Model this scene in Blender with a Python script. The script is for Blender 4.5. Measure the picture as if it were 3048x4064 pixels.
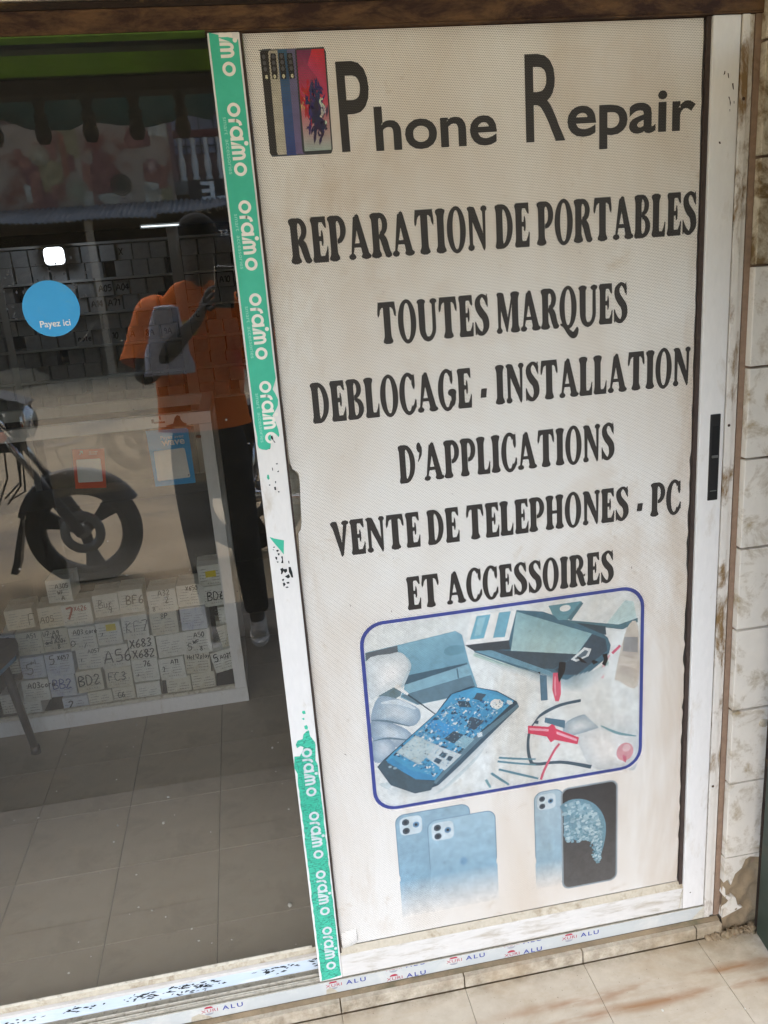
import bpy, bmesh, math, random
from mathutils import Vector, Matrix
from mathutils.geometry import tessellate_polygon

for o in list(bpy.data.objects):
    bpy.data.objects.remove(o, do_unlink=True)
SC = bpy.context.scene
COL = SC.collection
RAD = math.radians

# ------------------------------------------------------------------ camera, sky, sun, exposure
cam_d = bpy.data.cameras.new('camera')
cam = bpy.data.objects.new('camera', cam_d)
COL.objects.link(cam)
SC.camera = cam
cam_d.sensor_fit = 'HORIZONTAL'
cam_d.sensor_width = 36.0
cam_d.lens = 36.0 * 3329.0 / 3048.0
cam_d.clip_start = 0.01
cam_d.clip_end = 500.0
C_RIGHT = Vector((0.98215755, -0.17323924, -0.07317585))
C_UP = Vector((0.11873527, 0.26948743, 0.95565604))
C_BACK = Vector((-0.14583715, -0.94729335, 0.28524872))
CAM = Vector((0.0, -1.6, 1.685))
rot = Matrix((C_RIGHT, C_UP, C_BACK)).transposed()
cam.matrix_world = Matrix.Translation(CAM) @ rot.to_4x4()

world = bpy.data.worlds.new('World')
SC.world = world
world.use_nodes = True
wn = world.node_tree
wn.nodes.clear()
w_out = wn.nodes.new('ShaderNodeOutputWorld')
w_bg = wn.nodes.new('ShaderNodeBackground')
w_sky = wn.nodes.new('ShaderNodeTexSky')
w_sky.sky_type = 'NISHITA'
w_sky.sun_disc = False
SUN_EL, SUN_AZ = 54, 200         # bright patch of an overcast sky, to the right of the street
w_sky.sun_elevation = RAD(SUN_EL)
w_sky.sun_rotation = RAD(SUN_AZ)
w_sky.air_density = 1.0
w_sky.dust_density = 2.0
w_sky.ozone_density = 1.5
w_bg.inputs['Strength'].default_value = 0.15
wn.links.new(w_sky.outputs[0], w_bg.inputs['Color'])
wn.links.new(w_bg.outputs[0], w_out.inputs['Surface'])

sun_d = bpy.data.lights.new('sun', 'SUN')
sun_d.energy = 1.2
sun_d.angle = RAD(80)
sun_d.color = (1.0, 0.98, 0.95)
sun = bpy.data.objects.new('sun', sun_d)
COL.objects.link(sun)
sd = Vector((math.sin(RAD(SUN_AZ)) * math.cos(RAD(SUN_EL)), math.cos(RAD(SUN_AZ)) * math.cos(RAD(SUN_EL)), math.sin(RAD(SUN_EL))))
sun.rotation_euler = sd.to_track_quat('Z', 'Y').to_euler()

SC.view_settings.view_transform = 'Standard'
SC.view_settings.look = 'None'
SC.view_settings.exposure = 2.12
SC.view_settings.gamma = 1.0
SC.view_settings.use_curve_mapping = False
SC.render.engine = 'CYCLES'
SC.cycles.transparent_max_bounces = 24
SC.cycles.max_bounces = 10
SC.cycles.diffuse_bounces = 5

RNG = random.Random(7)

# ------------------------------------------------------------------ small helpers
def lin(v):
    v /= 255.0
    return v / 12.92 if v <= 0.04045 else ((v + 0.055) / 1.055) ** 2.4
def rgb(r, g, b):
    return (lin(r), lin(g), lin(b), 1.0)

def tag(o, label=None, cat=None, group=None, kind=None):
    if label: o['label'] = label
    if cat: o['category'] = cat
    if group: o['group'] = group
    if kind: o['kind'] = kind
    return o

def empty(name, loc=(0, 0, 0), parent=None):
    o = bpy.data.objects.new(name, None)
    o.empty_display_size = 0.05
    COL.objects.link(o)
    if parent: o.parent = parent
    o.location = loc
    return o

class MB:
    """gathers vertices and faces and links them as one mesh object"""
    def __init__(s):
        s.v, s.f, s.smooth = [], [], []
    def add(s, vs, fs, smooth=False):
        n = len(s.v)
        s.v += [tuple(v) for v in vs]
        s.f += [tuple(i + n for i in f) for f in fs]
        s.smooth += [smooth] * len(fs)
        return s
    def box(s, x0, x1, y0, y1, z0, z1):
        vs = [(x, y, z) for x in (x0, x1) for y in (y0, y1) for z in (z0, z1)]
        return s.add(vs, [(0, 1, 3, 2), (4, 6, 7, 5), (0, 4, 5, 1), (2, 3, 7, 6), (0, 2, 6, 4), (1, 5, 7, 3)])
    def bbox(s, x0, x1, y0, y1, z0, z1, b=0.003):
        """box with bevelled edges"""
        bm = bmesh.new()
        vs = [bm.verts.new((x, y, z)) for x in (x0, x1) for y in (y0, y1) for z in (z0, z1)]
        for f in [(0, 1, 3, 2), (4, 6, 7, 5), (0, 4, 5, 1), (2, 3, 7, 6), (0, 2, 6, 4), (1, 5, 7, 3)]:
            bm.faces.new([vs[i] for i in f])
        bmesh.ops.bevel(bm, geom=bm.edges[:], offset=b, segments=2, affect='EDGES', profile=0.6)
        return s.bm(bm)
    def bm(s, bm, smooth=False, mat=None):
        bm.verts.index_update()
        vs = [(mat @ v.co if mat else v.co.copy()) for v in bm.verts]
        fs = [[v.index for v in f.verts] for f in bm.faces]
        bm.free()
        return s.add(vs, fs, smooth)
    def tube(s, pts, radii, seg=10, cap=True, smooth=True):
        pts = [Vector(p) for p in pts]
        if not isinstance(radii, (list, tuple)): radii = [radii] * len(pts)
        n0 = len(s.v); fs = []; vs = []
        prev = None
        for i, p in enumerate(pts):
            a = pts[max(0, i - 1)]; b = pts[min(len(pts) - 1, i + 1)]
            d = (b - a).normalized()
            if prev is None:
                u = d.cross(Vector((0, 0, 1)))
                if u.length < 1e-3: u = d.cross(Vector((0, 1, 0)))
                u.normalize()
            else:
                u = (prev - d * prev.dot(d)).normalized()
            prev = u
            w = d.cross(u)
            for k in range(seg):
                t = 2 * math.pi * k / seg
                vs.append(p + (u * math.cos(t) + w * math.sin(t)) * radii[i])
        for i in range(len(pts) - 1):
            for k in range(seg):
                k2 = (k + 1) % seg
                fs.append((i * seg + k, i * seg + k2, (i + 1) * seg + k2, (i + 1) * seg + k))
        s.add(vs, fs, smooth)
        if cap:
            s.f.append(tuple(n0 + k for k in range(seg))[::-1]); s.smooth.append(False)
            s.f.append(tuple(n0 + (len(pts) - 1) * seg + k for k in range(seg))); s.smooth.append(False)
        return s
    def lathe(s, prof, axis='Z', seg=24, center=(0, 0, 0), close=False, smooth=True):
        """prof: list of (radius, along)"""
        c = Vector(center); vs = []; fs = []
        for r, h in prof:
            for k in range(seg):
                t = 2 * math.pi * k / seg
                a, b = r * math.cos(t), r * math.sin(t)
                p = {'Z': (a, b, h), 'Y': (a, h, b), 'X': (h, a, b)}[axis]
                vs.append(c + Vector(p))
        m = len(prof)
        for i in range(m if close else m - 1):
            j = (i + 1) % m
            for k in range(seg):
                k2 = (k + 1) % seg
                fs.append((i * seg + k, i * seg + k2, j * seg + k2, j * seg + k))
        return s.add(vs, fs, smooth)
    def ball(s, c, r, seg=16, rings=10):
        if not isinstance(r, (tuple, list)): r = (r, r, r)
        bm = bmesh.new()
        bmesh.ops.create_uvsphere(bm, u_segments=seg, v_segments=rings, radius=1.0)
        return s.bm(bm, True, Matrix.Translation(Vector(c)) @ Matrix.Diagonal((r[0], r[1], r[2], 1)))
    def prism(s, poly, y0, y1):
        """polygon in (x,z) pushed from y0 to y1"""
        n = len(poly)
        vs = [(x, y0, z) for x, z in poly] + [(x, y1, z) for x, z in poly]
        tris = tessellate_polygon([[Vector((x, z, 0)) for x, z in poly]])
        fs = [tuple(t) for t in tris] + [tuple(i + n for i in t[::-1]) for t in tris]
        fs += [(i, (i + 1) % n, n + (i + 1) % n, n + i) for i in range(n)]
        return s.add(vs, fs)
    def build(s, name, mat, parent=None, loc=None, mats=None, recalc=True):
        me = bpy.data.meshes.new(name)
        me.from_pydata([tuple(v) for v in s.v], [], s.f)
        me.update()
        if recalc:
            bm = bmesh.new(); bm.from_mesh(me)
            bmesh.ops.recalc_face_normals(bm, faces=bm.faces[:])
            bm.to_mesh(me); bm.free()
        me.polygons.foreach_set('use_smooth', s.smooth if len(s.smooth) == len(me.polygons) else [False] * len(me.polygons))
        me.materials.append(mat)
        o = bpy.data.objects.new(name, me)
        COL.objects.link(o)
        if parent: o.parent = parent
        if loc: o.location = loc
        return o

def copy_tree(o, parent=None):
    c = o.copy(); COL.objects.link(c); c.parent = parent
    for ch in list(o.children): copy_tree(ch, c)
    return c

# ------------------------------------------------------------------ materials
def nodes(name):
    m = bpy.data.materials.new(name); m.use_nodes = True
    nt = m.node_tree
    return m, nt, nt.nodes['Principled BSDF']
def N(nt, t, **kw):
    n = nt.nodes.new(t)
    for k, v in kw.items(): setattr(n, k, v)
    return n
def L(nt, a, b): nt.links.new(a, b)
def noise(nt, scale, detail=6.0, rough=0.6, vec=None, dist=0.0):
    n = N(nt, 'ShaderNodeTexNoise')
    n.inputs['Scale'].default_value = scale; n.inputs['Detail'].default_value = detail
    n.inputs['Roughness'].default_value = rough; n.inputs['Distortion'].default_value = dist
    if vec is not None: L(nt, vec, n.inputs['Vector'])
    return n.outputs['Fac']
def coords(nt, scale=(1, 1, 1), kind='Object'):
    tc = N(nt, 'ShaderNodeTexCoord'); mp = N(nt, 'ShaderNodeMapping')
    mp.inputs['Scale'].default_value = scale
    L(nt, tc.outputs[kind], mp.inputs['Vector'])
    return mp.outputs['Vector']
def ramp(nt, fac, a, b, lo=(0, 0, 0, 1), hi=(1, 1, 1, 1)):
    r = N(nt, 'ShaderNodeValToRGB')
    r.color_ramp.elements[0].position = a; r.color_ramp.elements[0].color = lo
    r.color_ramp.elements[1].position = b; r.color_ramp.elements[1].color = hi
    L(nt, fac, r.inputs['Fac'])
    return r.outputs['Color']
def mix(nt, fac, a, b, mode='MIX'):
    n = N(nt, 'ShaderNodeMix', data_type='RGBA', blend_type=mode)
    for sock, v in ((n.inputs[0], fac), (n.inputs[6], a), (n.inputs[7], b)):
        if hasattr(v, 'links'): L(nt, v, sock)
        else: sock.default_value = v
    return n.outputs[2]
def bump(nt, bsdf, h, strength=0.2, dist=0.002):
    b = N(nt, 'ShaderNodeBump')
    b.inputs['Strength'].default_value = strength; b.inputs['Distance'].default_value = dist
    L(nt, h, b.inputs['Height']); L(nt, b.outputs[0], bsdf.inputs['Normal'])

def mat(name, c, rough=0.6, var=0.12, scale=20.0, metal=0.0, spec=0.4, stain=None, stain_at=(0.5, 0.7), stain_scale=6.0,
        bmp=0.15, bscale=None, stretch=(1, 1, 1), kind='Object'):
    """paint-like surface: base colour, fine tone variation, optional stains with a shape of their own, fine relief"""
    m, nt, b = nodes(name)
    vec = coords(nt, stretch, kind)
    n1 = noise(nt, scale, 8, 0.65, vec)
    dark = tuple(v * (1 - var) for v in c[:3]) + (1,)
    light = tuple(min(1, v * (1 + var)) for v in c[:3]) + (1,)
    col = ramp(nt, n1, 0.3, 0.7, dark, light)
    if stain:
        n2 = noise(nt, stain_scale, 10, 0.7, vec, 0.4)
        col = mix(nt, ramp(nt, n2, *stain_at), col, stain)
    L(nt, col, b.inputs['Base Color'])
    b.inputs['Roughness'].default_value = rough
    b.inputs['Metallic'].default_value = metal
    b.inputs['Specular IOR Level'].default_value = spec
    if bmp: bump(nt, b, noise(nt, bscale or scale * 3, 6, 0.6, vec), bmp, 0.002)
    return m

M = {}
M['alu'] = mat('white_aluminium', rgb(220, 217, 212), 0.36, 0.04, 30, stain=rgb(184, 172, 152), stain_at=(0.56, 0.8), stain_scale=7, bmp=0.04, stretch=(3, 3, 1))
M['alu_grimy'] = mat('grimy_aluminium', rgb(206, 202, 195), 0.42, 0.06, 26, stain=rgb(160, 148, 126), stain_at=(0.50, 0.74), stain_scale=10, bmp=0.08, stretch=(1, 1, 5))
M['alu_old'] = mat('weathered_aluminium', rgb(214, 208, 198), 0.5, 0.06, 40, stain=rgb(128, 102, 66), stain_at=(0.5, 0.62), stain_scale=7, bmp=0.25, stretch=(2.5, 2.5, 1))
M['alu_dusty'] = mat('dusty_aluminium', rgb(196, 189, 172), 0.75, 0.12, 90, stain=rgb(120, 108, 86), stain_at=(0.5, 0.75), stain_scale=60, bmp=0.3)
M['alu_blue'] = mat('blue_film_aluminium', rgb(196, 208, 218), 0.4, 0.04, 15, stain=rgb(228, 230, 228), stain_at=(0.5, 0.7), stain_scale=5, bmp=0.03, stretch=(1, 4, 6))
M['scuff'] = mat('black_scuff', rgb(30, 34, 34), 0.8, 0.3, 60, bmp=0)
M['dirt'] = mat('sandy_dirt', rgb(132, 122, 106), 0.95, 0.3, 260, stain=rgb(84, 76, 64), stain_at=(0.5, 0.65), stain_scale=70, bmp=0.9, bscale=400)
M['film'] = mat('grey_protective_film', rgb(186, 188, 184), 0.45, 0.04, 12, stain=rgb(204, 202, 194), stain_at=(0.5, 0.7), stain_scale=10, bmp=0.05)
M['gasket'] = mat('rubber_gasket', rgb(62, 50, 44), 0.75, 0.25, 60, stain=rgb(120, 104, 84), stain_at=(0.62, 0.75), stain_scale=40, bmp=0.3)
M['bead'] = mat('dusty_bead', rgb(184, 174, 154), 0.85, 0.1, 120, stain=rgb(140, 124, 98), stain_at=(0.5, 0.7), stain_scale=30, bmp=0.3)
M['black'] = mat('black_plastic', rgb(30, 30, 31), 0.4, 0.1, 80, bmp=0.08)
M['blackhole'] = mat('deep_black', rgb(12, 12, 13), 0.6, 0.1, 80, bmp=0)
M['blue_ink'] = mat('blue_ink', rgb(48, 58, 138), 0.5, 0.08, 90, bmp=0)
M['red_ink'] = mat('red_ink', rgb(168, 46, 66), 0.5, 0.08, 90, bmp=0)
M['grey_ink'] = mat('grey_ink', rgb(150, 150, 156), 0.5, 0.08, 90, bmp=0)
M['white_ink'] = mat('white_ink', rgb(232, 228, 218), 0.45, 0.04, 60, bmp=0)
M['pale_ink'] = mat('pale_mint_ink', rgb(150, 214, 194), 0.45, 0.04, 60, bmp=0)
M['marker'] = mat('black_marker', rgb(34, 34, 38), 0.7, 0.3, 200, bmp=0)
M['marker_grey'] = mat('worn_marker', rgb(92, 92, 94), 0.7, 0.3, 200, bmp=0)
M['marker_red'] = mat('red_marker', rgb(150, 44, 40), 0.7, 0.2, 200, bmp=0)
M['marker_blue'] = mat('blue_marker', rgb(70, 82, 140), 0.7, 0.3, 200, bmp=0)
M['smallprint'] = mat('small_print', rgb(122, 124, 122), 0.8, 0.2, 200, bmp=0)
M['yellow_label'] = mat('yellow_label', rgb(222, 198, 40), 0.6, 0.06, 60, bmp=0)
M['carton'] = mat('white_carton', rgb(226, 224, 216), 0.75, 0.05, 25, stain=rgb(182, 172, 150), stain_at=(0.5, 0.75), stain_scale=12, bmp=0.08)
M['carton_warm'] = mat('yellowed_carton', rgb(220, 213, 196), 0.75, 0.06, 25, stain=rgb(176, 160, 126), stain_at=(0.5, 0.75), stain_scale=12, bmp=0.08)
M['carton_blue'] = mat('bluish_carton', rgb(206, 209, 217), 0.75, 0.06, 25, stain=rgb(150, 160, 192), stain_at=(0.5, 0.7), stain_scale=16, bmp=0.08)
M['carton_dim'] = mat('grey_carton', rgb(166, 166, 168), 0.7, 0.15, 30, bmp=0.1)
M['rust'] = mat('rusty_painted_steel', rgb(92, 66, 40), 0.8, 0.4, 14, stain=rgb(44, 22, 12), stain_at=(0.42, 0.6), stain_scale=9, bmp=0.9, bscale=120, stretch=(1, 1, 3))
M['rust_dark'] = mat('dark_rusted_steel', rgb(38, 26, 18), 0.85, 0.4, 20, stain=rgb(86, 68, 36), stain_at=(0.55, 0.68), stain_scale=18, bmp=0.9, bscale=140, stretch=(1, 1, 3))
M['cream'] = mat('cream_plaster', rgb(226, 218, 198), 0.9, 0.08, 8, stain=rgb(160, 146, 116), stain_at=(0.6, 0.8), stain_scale=4, bmp=0.3, bscale=90)
M['plaster_in'] = mat('interior_paint', rgb(150, 146, 138), 0.9, 0.08, 6, bmp=0.2, bscale=60)
M['green_paint'] = mat('green_beam_paint', rgb(112, 158, 34), 0.7, 0.18, 5, stain=rgb(54, 66, 22), stain_at=(0.55, 0.75), stain_scale=4, bmp=0.2)
M['darkwood'] = mat('dark_timber', rgb(26, 18, 14), 0.8, 0.3, 30, bmp=0.4)
M['tile_wall'] = mat('white_wall_tile', rgb(220, 213, 200), 0.4, 0.1, 7, stain=rgb(158, 138, 104), stain_at=(0.50, 0.68), stain_scale=15, bmp=0.6, bscale=34)
M['tile_wall_dirty'] = mat('stained_wall_tile', rgb(196, 184, 160), 0.5, 0.12, 6, stain=rgb(112, 90, 56), stain_at=(0.46, 0.58), stain_scale=11, bmp=0.5, bscale=40)
M['mortar'] = mat('bare_mortar', rgb(142, 124, 98), 0.95, 0.25, 16, stain=rgb(98, 94, 70), stain_at=(0.5, 0.7), stain_scale=9, bmp=1.0, bscale=90)
M['grout'] = mat('brown_grout', rgb(140, 117, 98), 0.95, 0.15, 60, stain=rgb(98, 70, 44), stain_at=(0.6, 0.75), stain_scale=8, bmp=0.6, bscale=200)
M['tile_in'] = mat('grey_beige_floor_tile', rgb(142, 130, 111), 0.5, 0.07, 9, stain=rgb(118, 106, 88), stain_at=(0.5, 0.75), stain_scale=5, bmp=0.08, kind='Generated' if False else 'Object')
M['grout_in'] = mat('dark_floor_joint', rgb(88, 80, 68), 0.95, 0.2, 80, bmp=0.5)
M['clothes_orange'] = mat('orange_cotton', rgb(250, 124, 36), 0.9, 0.1, 14, bmp=0.35, bscale=24)
M['jeans'] = mat('black_jeans', rgb(28, 29, 33), 0.9, 0.25, 40, bmp=0.4, bscale=50)
M['skin'] = mat('dark_skin', rgb(36, 26, 22), 0.6, 0.1, 20, bmp=0.1)
M['hair'] = mat('black_hair', rgb(14, 12, 11), 0.9, 0.3, 120, bmp=0.8, bscale=200)
M['shoe'] = mat('light_sneaker', rgb(170, 164, 156), 0.7, 0.1, 40, bmp=0.2)
M['sole'] = mat('white_sole', rgb(206, 204, 198), 0.7, 0.06, 40, bmp=0.1)
M['lavender'] = mat('lavender_cloth', rgb(204, 206, 228), 0.85, 0.06, 20, bmp=0.3)
M['patch'] = mat('yellow_chest_print', rgb(226, 190, 84), 0.85, 0.25, 60, bmp=0)
M['tyre'] = mat('tyre_rubber', rgb(26, 25, 24), 0.8, 0.2, 50, stain=rgb(78, 68, 54), stain_at=(0.6, 0.8), stain_scale=14, bmp=0.4)
M['bikeblack'] = mat('black_bike_paint', rgb(24, 25, 28), 0.35, 0.1, 20, stain=rgb(74, 66, 54), stain_at=(0.62, 0.85), stain_scale=8, bmp=0.05)
M['chrome'] = mat('chrome', rgb(214, 214, 214), 0.16, 0.03, 20, metal=1.0, bmp=0)
M['forkmetal'] = mat('fork_metal', rgb(120, 120, 118), 0.35, 0.1, 30, metal=0.7, bmp=0.05)
M['orange_lens'] = mat('orange_lens', rgb(240, 112, 36), 0.25, 0.05, 40, bmp=0)
M['seatvinyl'] = mat('seat_vinyl', rgb(30, 28, 27), 0.5, 0.15, 60, bmp=0.3)
M['chairseat'] = mat('brown_cushion', rgb(64, 54, 44), 0.8, 0.25, 12, bmp=0.5, bscale=30)
M['chairleg'] = mat('dark_painted_leg', rgb(24, 25, 25), 0.5, 0.2, 40, stain=rgb(90, 84, 74), stain_at=(0.72, 0.78), stain_scale=40, bmp=0.2)
M['chairblue'] = mat('blue_plastic_edge', rgb(36, 92, 126), 0.5, 0.1, 30, bmp=0.1)
M['gate'] = mat('dark_green_gate', rgb(44, 58, 50), 0.5, 0.25, 9, stain=rgb(76, 70, 52), stain_at=(0.55, 0.75), stain_scale=8, bmp=0.3)
M['shelfgrey'] = mat('grey_shelf_board', rgb(186, 186, 186), 0.5, 0.08, 20, bmp=0.1)
M['sand_heap'] = mat('sand_heap', rgb(150, 132, 104), 0.95, 0.2, 30, bmp=1.0, bscale=60)
M['concrete'] = mat('grey_concrete', rgb(128, 122, 112), 0.9, 0.15, 4, stain=rgb(84, 78, 68), stain_at=(0.55, 0.75), stain_scale=2, bmp=0.4)
M['balusterwhite'] = mat('white_baluster_paint', rgb(206, 200, 190), 0.6, 0.1, 12, bmp=0.2)
M['rosewall'] = mat('faded_rose_wall', rgb(150, 116, 112), 0.9, 0.12, 3, stain=rgb(116, 84, 78), stain_at=(0.5, 0.7), stain_scale=1.5, bmp=0.2)
M['maroon'] = mat('maroon_paint', rgb(98, 40, 38), 0.7, 0.15, 8, bmp=0.2)
M['zinc'] = mat('corrugated_zinc', rgb(122, 124, 124), 0.5, 0.2, 4, metal=0.3, stain=rgb(92, 66, 46), stain_at=(0.6, 0.75), stain_scale=2, bmp=0.1)
M['stalldark'] = mat('dark_stall_timber', rgb(44, 36, 30), 0.9, 0.3, 4, stain=rgb(92, 74, 56), stain_at=(0.6, 0.8), stain_scale=2, bmp=0.4)
M['postwood'] = mat('pale_post', rgb(150, 136, 116), 0.9, 0.15, 6, bmp=0.3)
M['signblack'] = mat('black_sign_board', rgb(30, 26, 28), 0.6, 0.1, 8, bmp=0.05)
M['paintpail'] = mat('white_pail', rgb(170, 160, 148), 0.6, 0.12, 14, bmp=0.1)
M['redpail'] = mat('red_tin', rgb(150, 34, 40), 0.5, 0.1, 14, bmp=0.1)
M['bluepail'] = mat('blue_tin_band', rgb(54, 66, 110), 0.5, 0.1, 14, bmp=0.1)
M['ply'] = mat('counter_panel', rgb(120, 108, 92), 0.7, 0.15, 8, bmp=0.2)
M['speck'] = mat('paper_specks', rgb(214, 210, 198), 0.9, 0.1, 50, bmp=0)
M['tarpteal'] = mat('teal_tarpaulin', rgb(40, 66, 66), 0.8, 0.15, 3, bmp=0.2)

def porch_tile():
    """porch tile: beige with rust runs parallel to the door and a greenish damp corner, darker towards the street"""
    m, nt, b = nodes('beige_porch_tile')
    tc = N(nt, 'ShaderNodeNewGeometry')
    pos = tc.outputs['Position']
    def mapped(s):
        mp = N(nt, 'ShaderNodeMapping'); mp.inputs['Scale'].default_value = s
        L(nt, pos, mp.inputs['Vector']); return mp.outputs['Vector']
    base = ramp(nt, noise(nt, 18, 8, 0.65, mapped((1, 1, 1))), 0.3, 0.7, rgb(180, 167, 147), rgb(198, 187, 167))
    sep = N(nt, 'ShaderNodeSeparateXYZ'); L(nt, pos, sep.inputs[0])
    def math_(op, a, b=None):
        n = N(nt, 'ShaderNodeMath', operation=op)
        for i, v in enumerate((a, b)):
            if v is None: continue
            if hasattr(v, 'links'): L(nt, v, n.inputs[i])
            else: n.inputs[i].default_value = v
        return n.outputs[0]
    # two rust lines left by a dragged gate, broken up by noise
    brk = ramp(nt, noise(nt, 5, 4, 0.6, mapped((1, 4, 1))), 0.40, 0.62)
    total = None
    for y0, wdt in ((-0.130, 0.011), (-0.175, 0.010)):
        d = math_('ABSOLUTE', math_('SUBTRACT', sep.outputs['Y'], y0))
        g = math_('SUBTRACT', 1.0, math_('DIVIDE', d, wdt * 2.2))
        g = math_('MAXIMUM', g, 0.0)
        total = g if total is None else math_('ADD', total, g)
    xm = ramp(nt, math_('MULTIPLY', sep.outputs['X'], 1.0), 0.30, 0.62)
    fac = math_('MULTIPLY', math_('MULTIPLY', total, brk), xm)
    fac = math_('MINIMUM', math_('MULTIPLY', fac, 0.85), 0.8)
    c1 = mix(nt, fac, base, rgb(142, 92, 44))
    # damp algae towards the pillar foot
    dx = math_('SUBTRACT', sep.outputs['X'], 1.06); dy = math_('SUBTRACT', sep.outputs['Y'], -0.02)
    dist = math_('SQRT', math_('ADD', math_('MULTIPLY', dx, dx), math_('MULTIPLY', math_('MULTIPLY', dy, dy), 4.0)))
    nn = noise(nt, 14, 8, 0.7, mapped((1, 1, 1)))
    damp = math_('MULTIPLY', math_('MAXIMUM', math_('SUBTRACT', 1.0, math_('DIVIDE', dist, 0.30)), 0.0), ramp(nt, nn, 0.35, 0.6))
    c2 = mix(nt, math_('MULTIPLY', damp, 0.75), c1, rgb(104, 96, 70))
    edge = math_('MAXIMUM', math_('SUBTRACT', 1.0, math_('DIVIDE', math_('ABSOLUTE', math_('SUBTRACT', sep.outputs['Y'], -0.030)), 0.034)), 0.0)
    grime = math_('MULTIPLY', edge, ramp(nt, noise(nt, 22, 8, 0.75, mapped((1, 1, 1))), 0.38, 0.66))
    c2 = mix(nt, math_('MULTIPLY', grime, 0.8), c2, rgb(112, 98, 76))
    smear = ramp(nt, noise(nt, 3.2, 9, 0.7, mapped((1, 2.2, 1)), 0.5), 0.50, 0.72)
    c2 = mix(nt, math_('MULTIPLY', smear, 0.45), c2, rgb(160, 134, 98))
    far = ramp(nt, math_('MULTIPLY', sep.outputs['Y'], -1.0), 0.42, 0.92)  # tile colour turns darker away from the door
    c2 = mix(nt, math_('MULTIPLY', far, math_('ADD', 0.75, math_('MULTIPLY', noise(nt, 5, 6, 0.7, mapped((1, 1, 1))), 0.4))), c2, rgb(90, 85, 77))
    pit = ramp(nt, noise(nt, 160, 2, 0.5, mapped((1, 1, 1))), 0.70, 0.74)
    c2 = mix(nt, math_('MULTIPLY', pit, 0.6), c2, rgb(96, 84, 68))
    L(nt, c2, b.inputs['Base Color'])
    b.inputs['Roughness'].default_value = 0.5
    b.inputs['Specular IOR Level'].default_value = 0.35
    bump(nt, b, noise(nt, 60, 6, 0.6, mapped((1, 1, 1))), 0.12, 0.002)
    return m
M['tile_porch'] = porch_tile()

def street_dirt():
    m, nt, b = nodes('street_dirt')
    v = coords(nt)
    c = ramp(nt, noise(nt, 2.5, 10, 0.7, v), 0.3, 0.7, rgb(184, 160, 124), rgb(214, 190, 150))
    c = mix(nt, ramp(nt, noise(nt, 0.7, 8, 0.7, v, 0.6), 0.5, 0.68), c, rgb(136, 124, 108))
    c = mix(nt, ramp(nt, noise(nt, 30, 4, 0.7, v), 0.62, 0.7), c, rgb(104, 90, 72))
    L(nt, c, b.inputs['Base Color']); b.inputs['Roughness'].default_value = 0.95
    bump(nt, b, noise(nt, 9, 10, 0.75, v), 0.8, 0.03)
    return m
M['street'] = street_dirt()

def perforated(name, c=None, stains=True, rough=0.55):
    """one-way vision film: print colour (from the colour attribute, or plain) broken by a hexagonal grid of small holes"""
    m, nt, b = nodes(name)
    v = coords(nt)
    if c is None:
        at = N(nt, 'ShaderNodeAttribute'); at.attribute_name = 'Col'
        g1 = ramp(nt, noise(nt, 55, 6, 0.7, v), 0.3, 0.7, (0.80, 0.80, 0.80, 1), (1.08, 1.08, 1.08, 1))
        g2 = ramp(nt, noise(nt, 420, 3, 0.6, v), 0.3, 0.7, (0.86, 0.86, 0.86, 1), (1.08, 1.08, 1.08, 1))
        col = mix(nt, 1.0, mix(nt, 1.0, at.outputs['Color'], g1, 'MULTIPLY'), g2, 'MULTIPLY')
    else:
        col = N(nt, 'ShaderNodeRGB'); col.outputs[0].default_value = c; col = col.outputs[0]
    if stains:
        mp = N(nt, 'ShaderNodeMapping'); mp.inputs['Scale'].default_value = (1, 1, 0.45); L(nt, v, mp.inputs['Vector'])
        s1 = ramp(nt, noise(nt, 3.2, 6, 0.6, mp.outputs[0], 0.3), 0.42, 0.85)
        col = mix(nt, s1, col, rgb(228, 214, 198), 'MULTIPLY')
        s3 = ramp(nt, noise(nt, 1.7, 8, 0.72, mp.outputs[0], 0.8), 0.50, 0.72)
        col = mix(nt, s3, col, rgb(224, 207, 188), 'MULTIPLY')
        s4 = ramp(nt, noise(nt, 11, 10, 0.75, v, 0.6), 0.60, 0.74)
        col = mix(nt, s4, col, rgb(226, 214, 198), 'MULTIPLY')
        s2 = ramp(nt, noise(nt, 34, 6, 0.7, v), 0.66, 0.8)
        col = mix(nt, s2, col, rgb(222, 214, 202), 'MULTIPLY')
    holes = None
    sep = N(nt, 'ShaderNodeSeparateXYZ'); L(nt, v, sep.inputs[0])
    P = 0.00315
    def math_(op, a, b=None):
        n = N(nt, 'ShaderNodeMath', operation=op)
        for i, q in enumerate((a, b)):
            if q is None: continue
            if hasattr(q, 'links'): L(nt, q, n.inputs[i])
            else: n.inputs[i].default_value = q
        return n.outputs[0]
    for off in (0.0, 0.5):
        fx = math_('SUBTRACT', math_('FRACT', math_('ADD', math_('DIVIDE', sep.outputs['X'], P), off + 100.0)), 0.5)
        fz = math_('SUBTRACT', math_('FRACT', math_('ADD', math_('DIVIDE', sep.outputs['Z'], P * 1.732), off + 100.0)), 0.5)
        fz = math_('MULTIPLY', fz, 1.732)
        d2 = math_('ADD', math_('MULTIPLY', fx, fx), math_('MULTIPLY', fz, fz))
        h = math_('LESS_THAN', d2, 0.058)
        holes = h if holes is None else math_('MAXIMUM', holes, h)
    col = mix(nt, holes, col, rgb(84, 78, 70))
    L(nt, col, b.inputs['Base Color'])
    b.inputs['Roughness'].default_value = rough
    b.inputs['Specular IOR Level'].default_value = 0.3
    return m
M['perf_plain'] = perforated('perforated_vinyl', rgb(230, 226, 218))
M['perf_print'] = perforated('perforated_vinyl_print', None)
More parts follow.
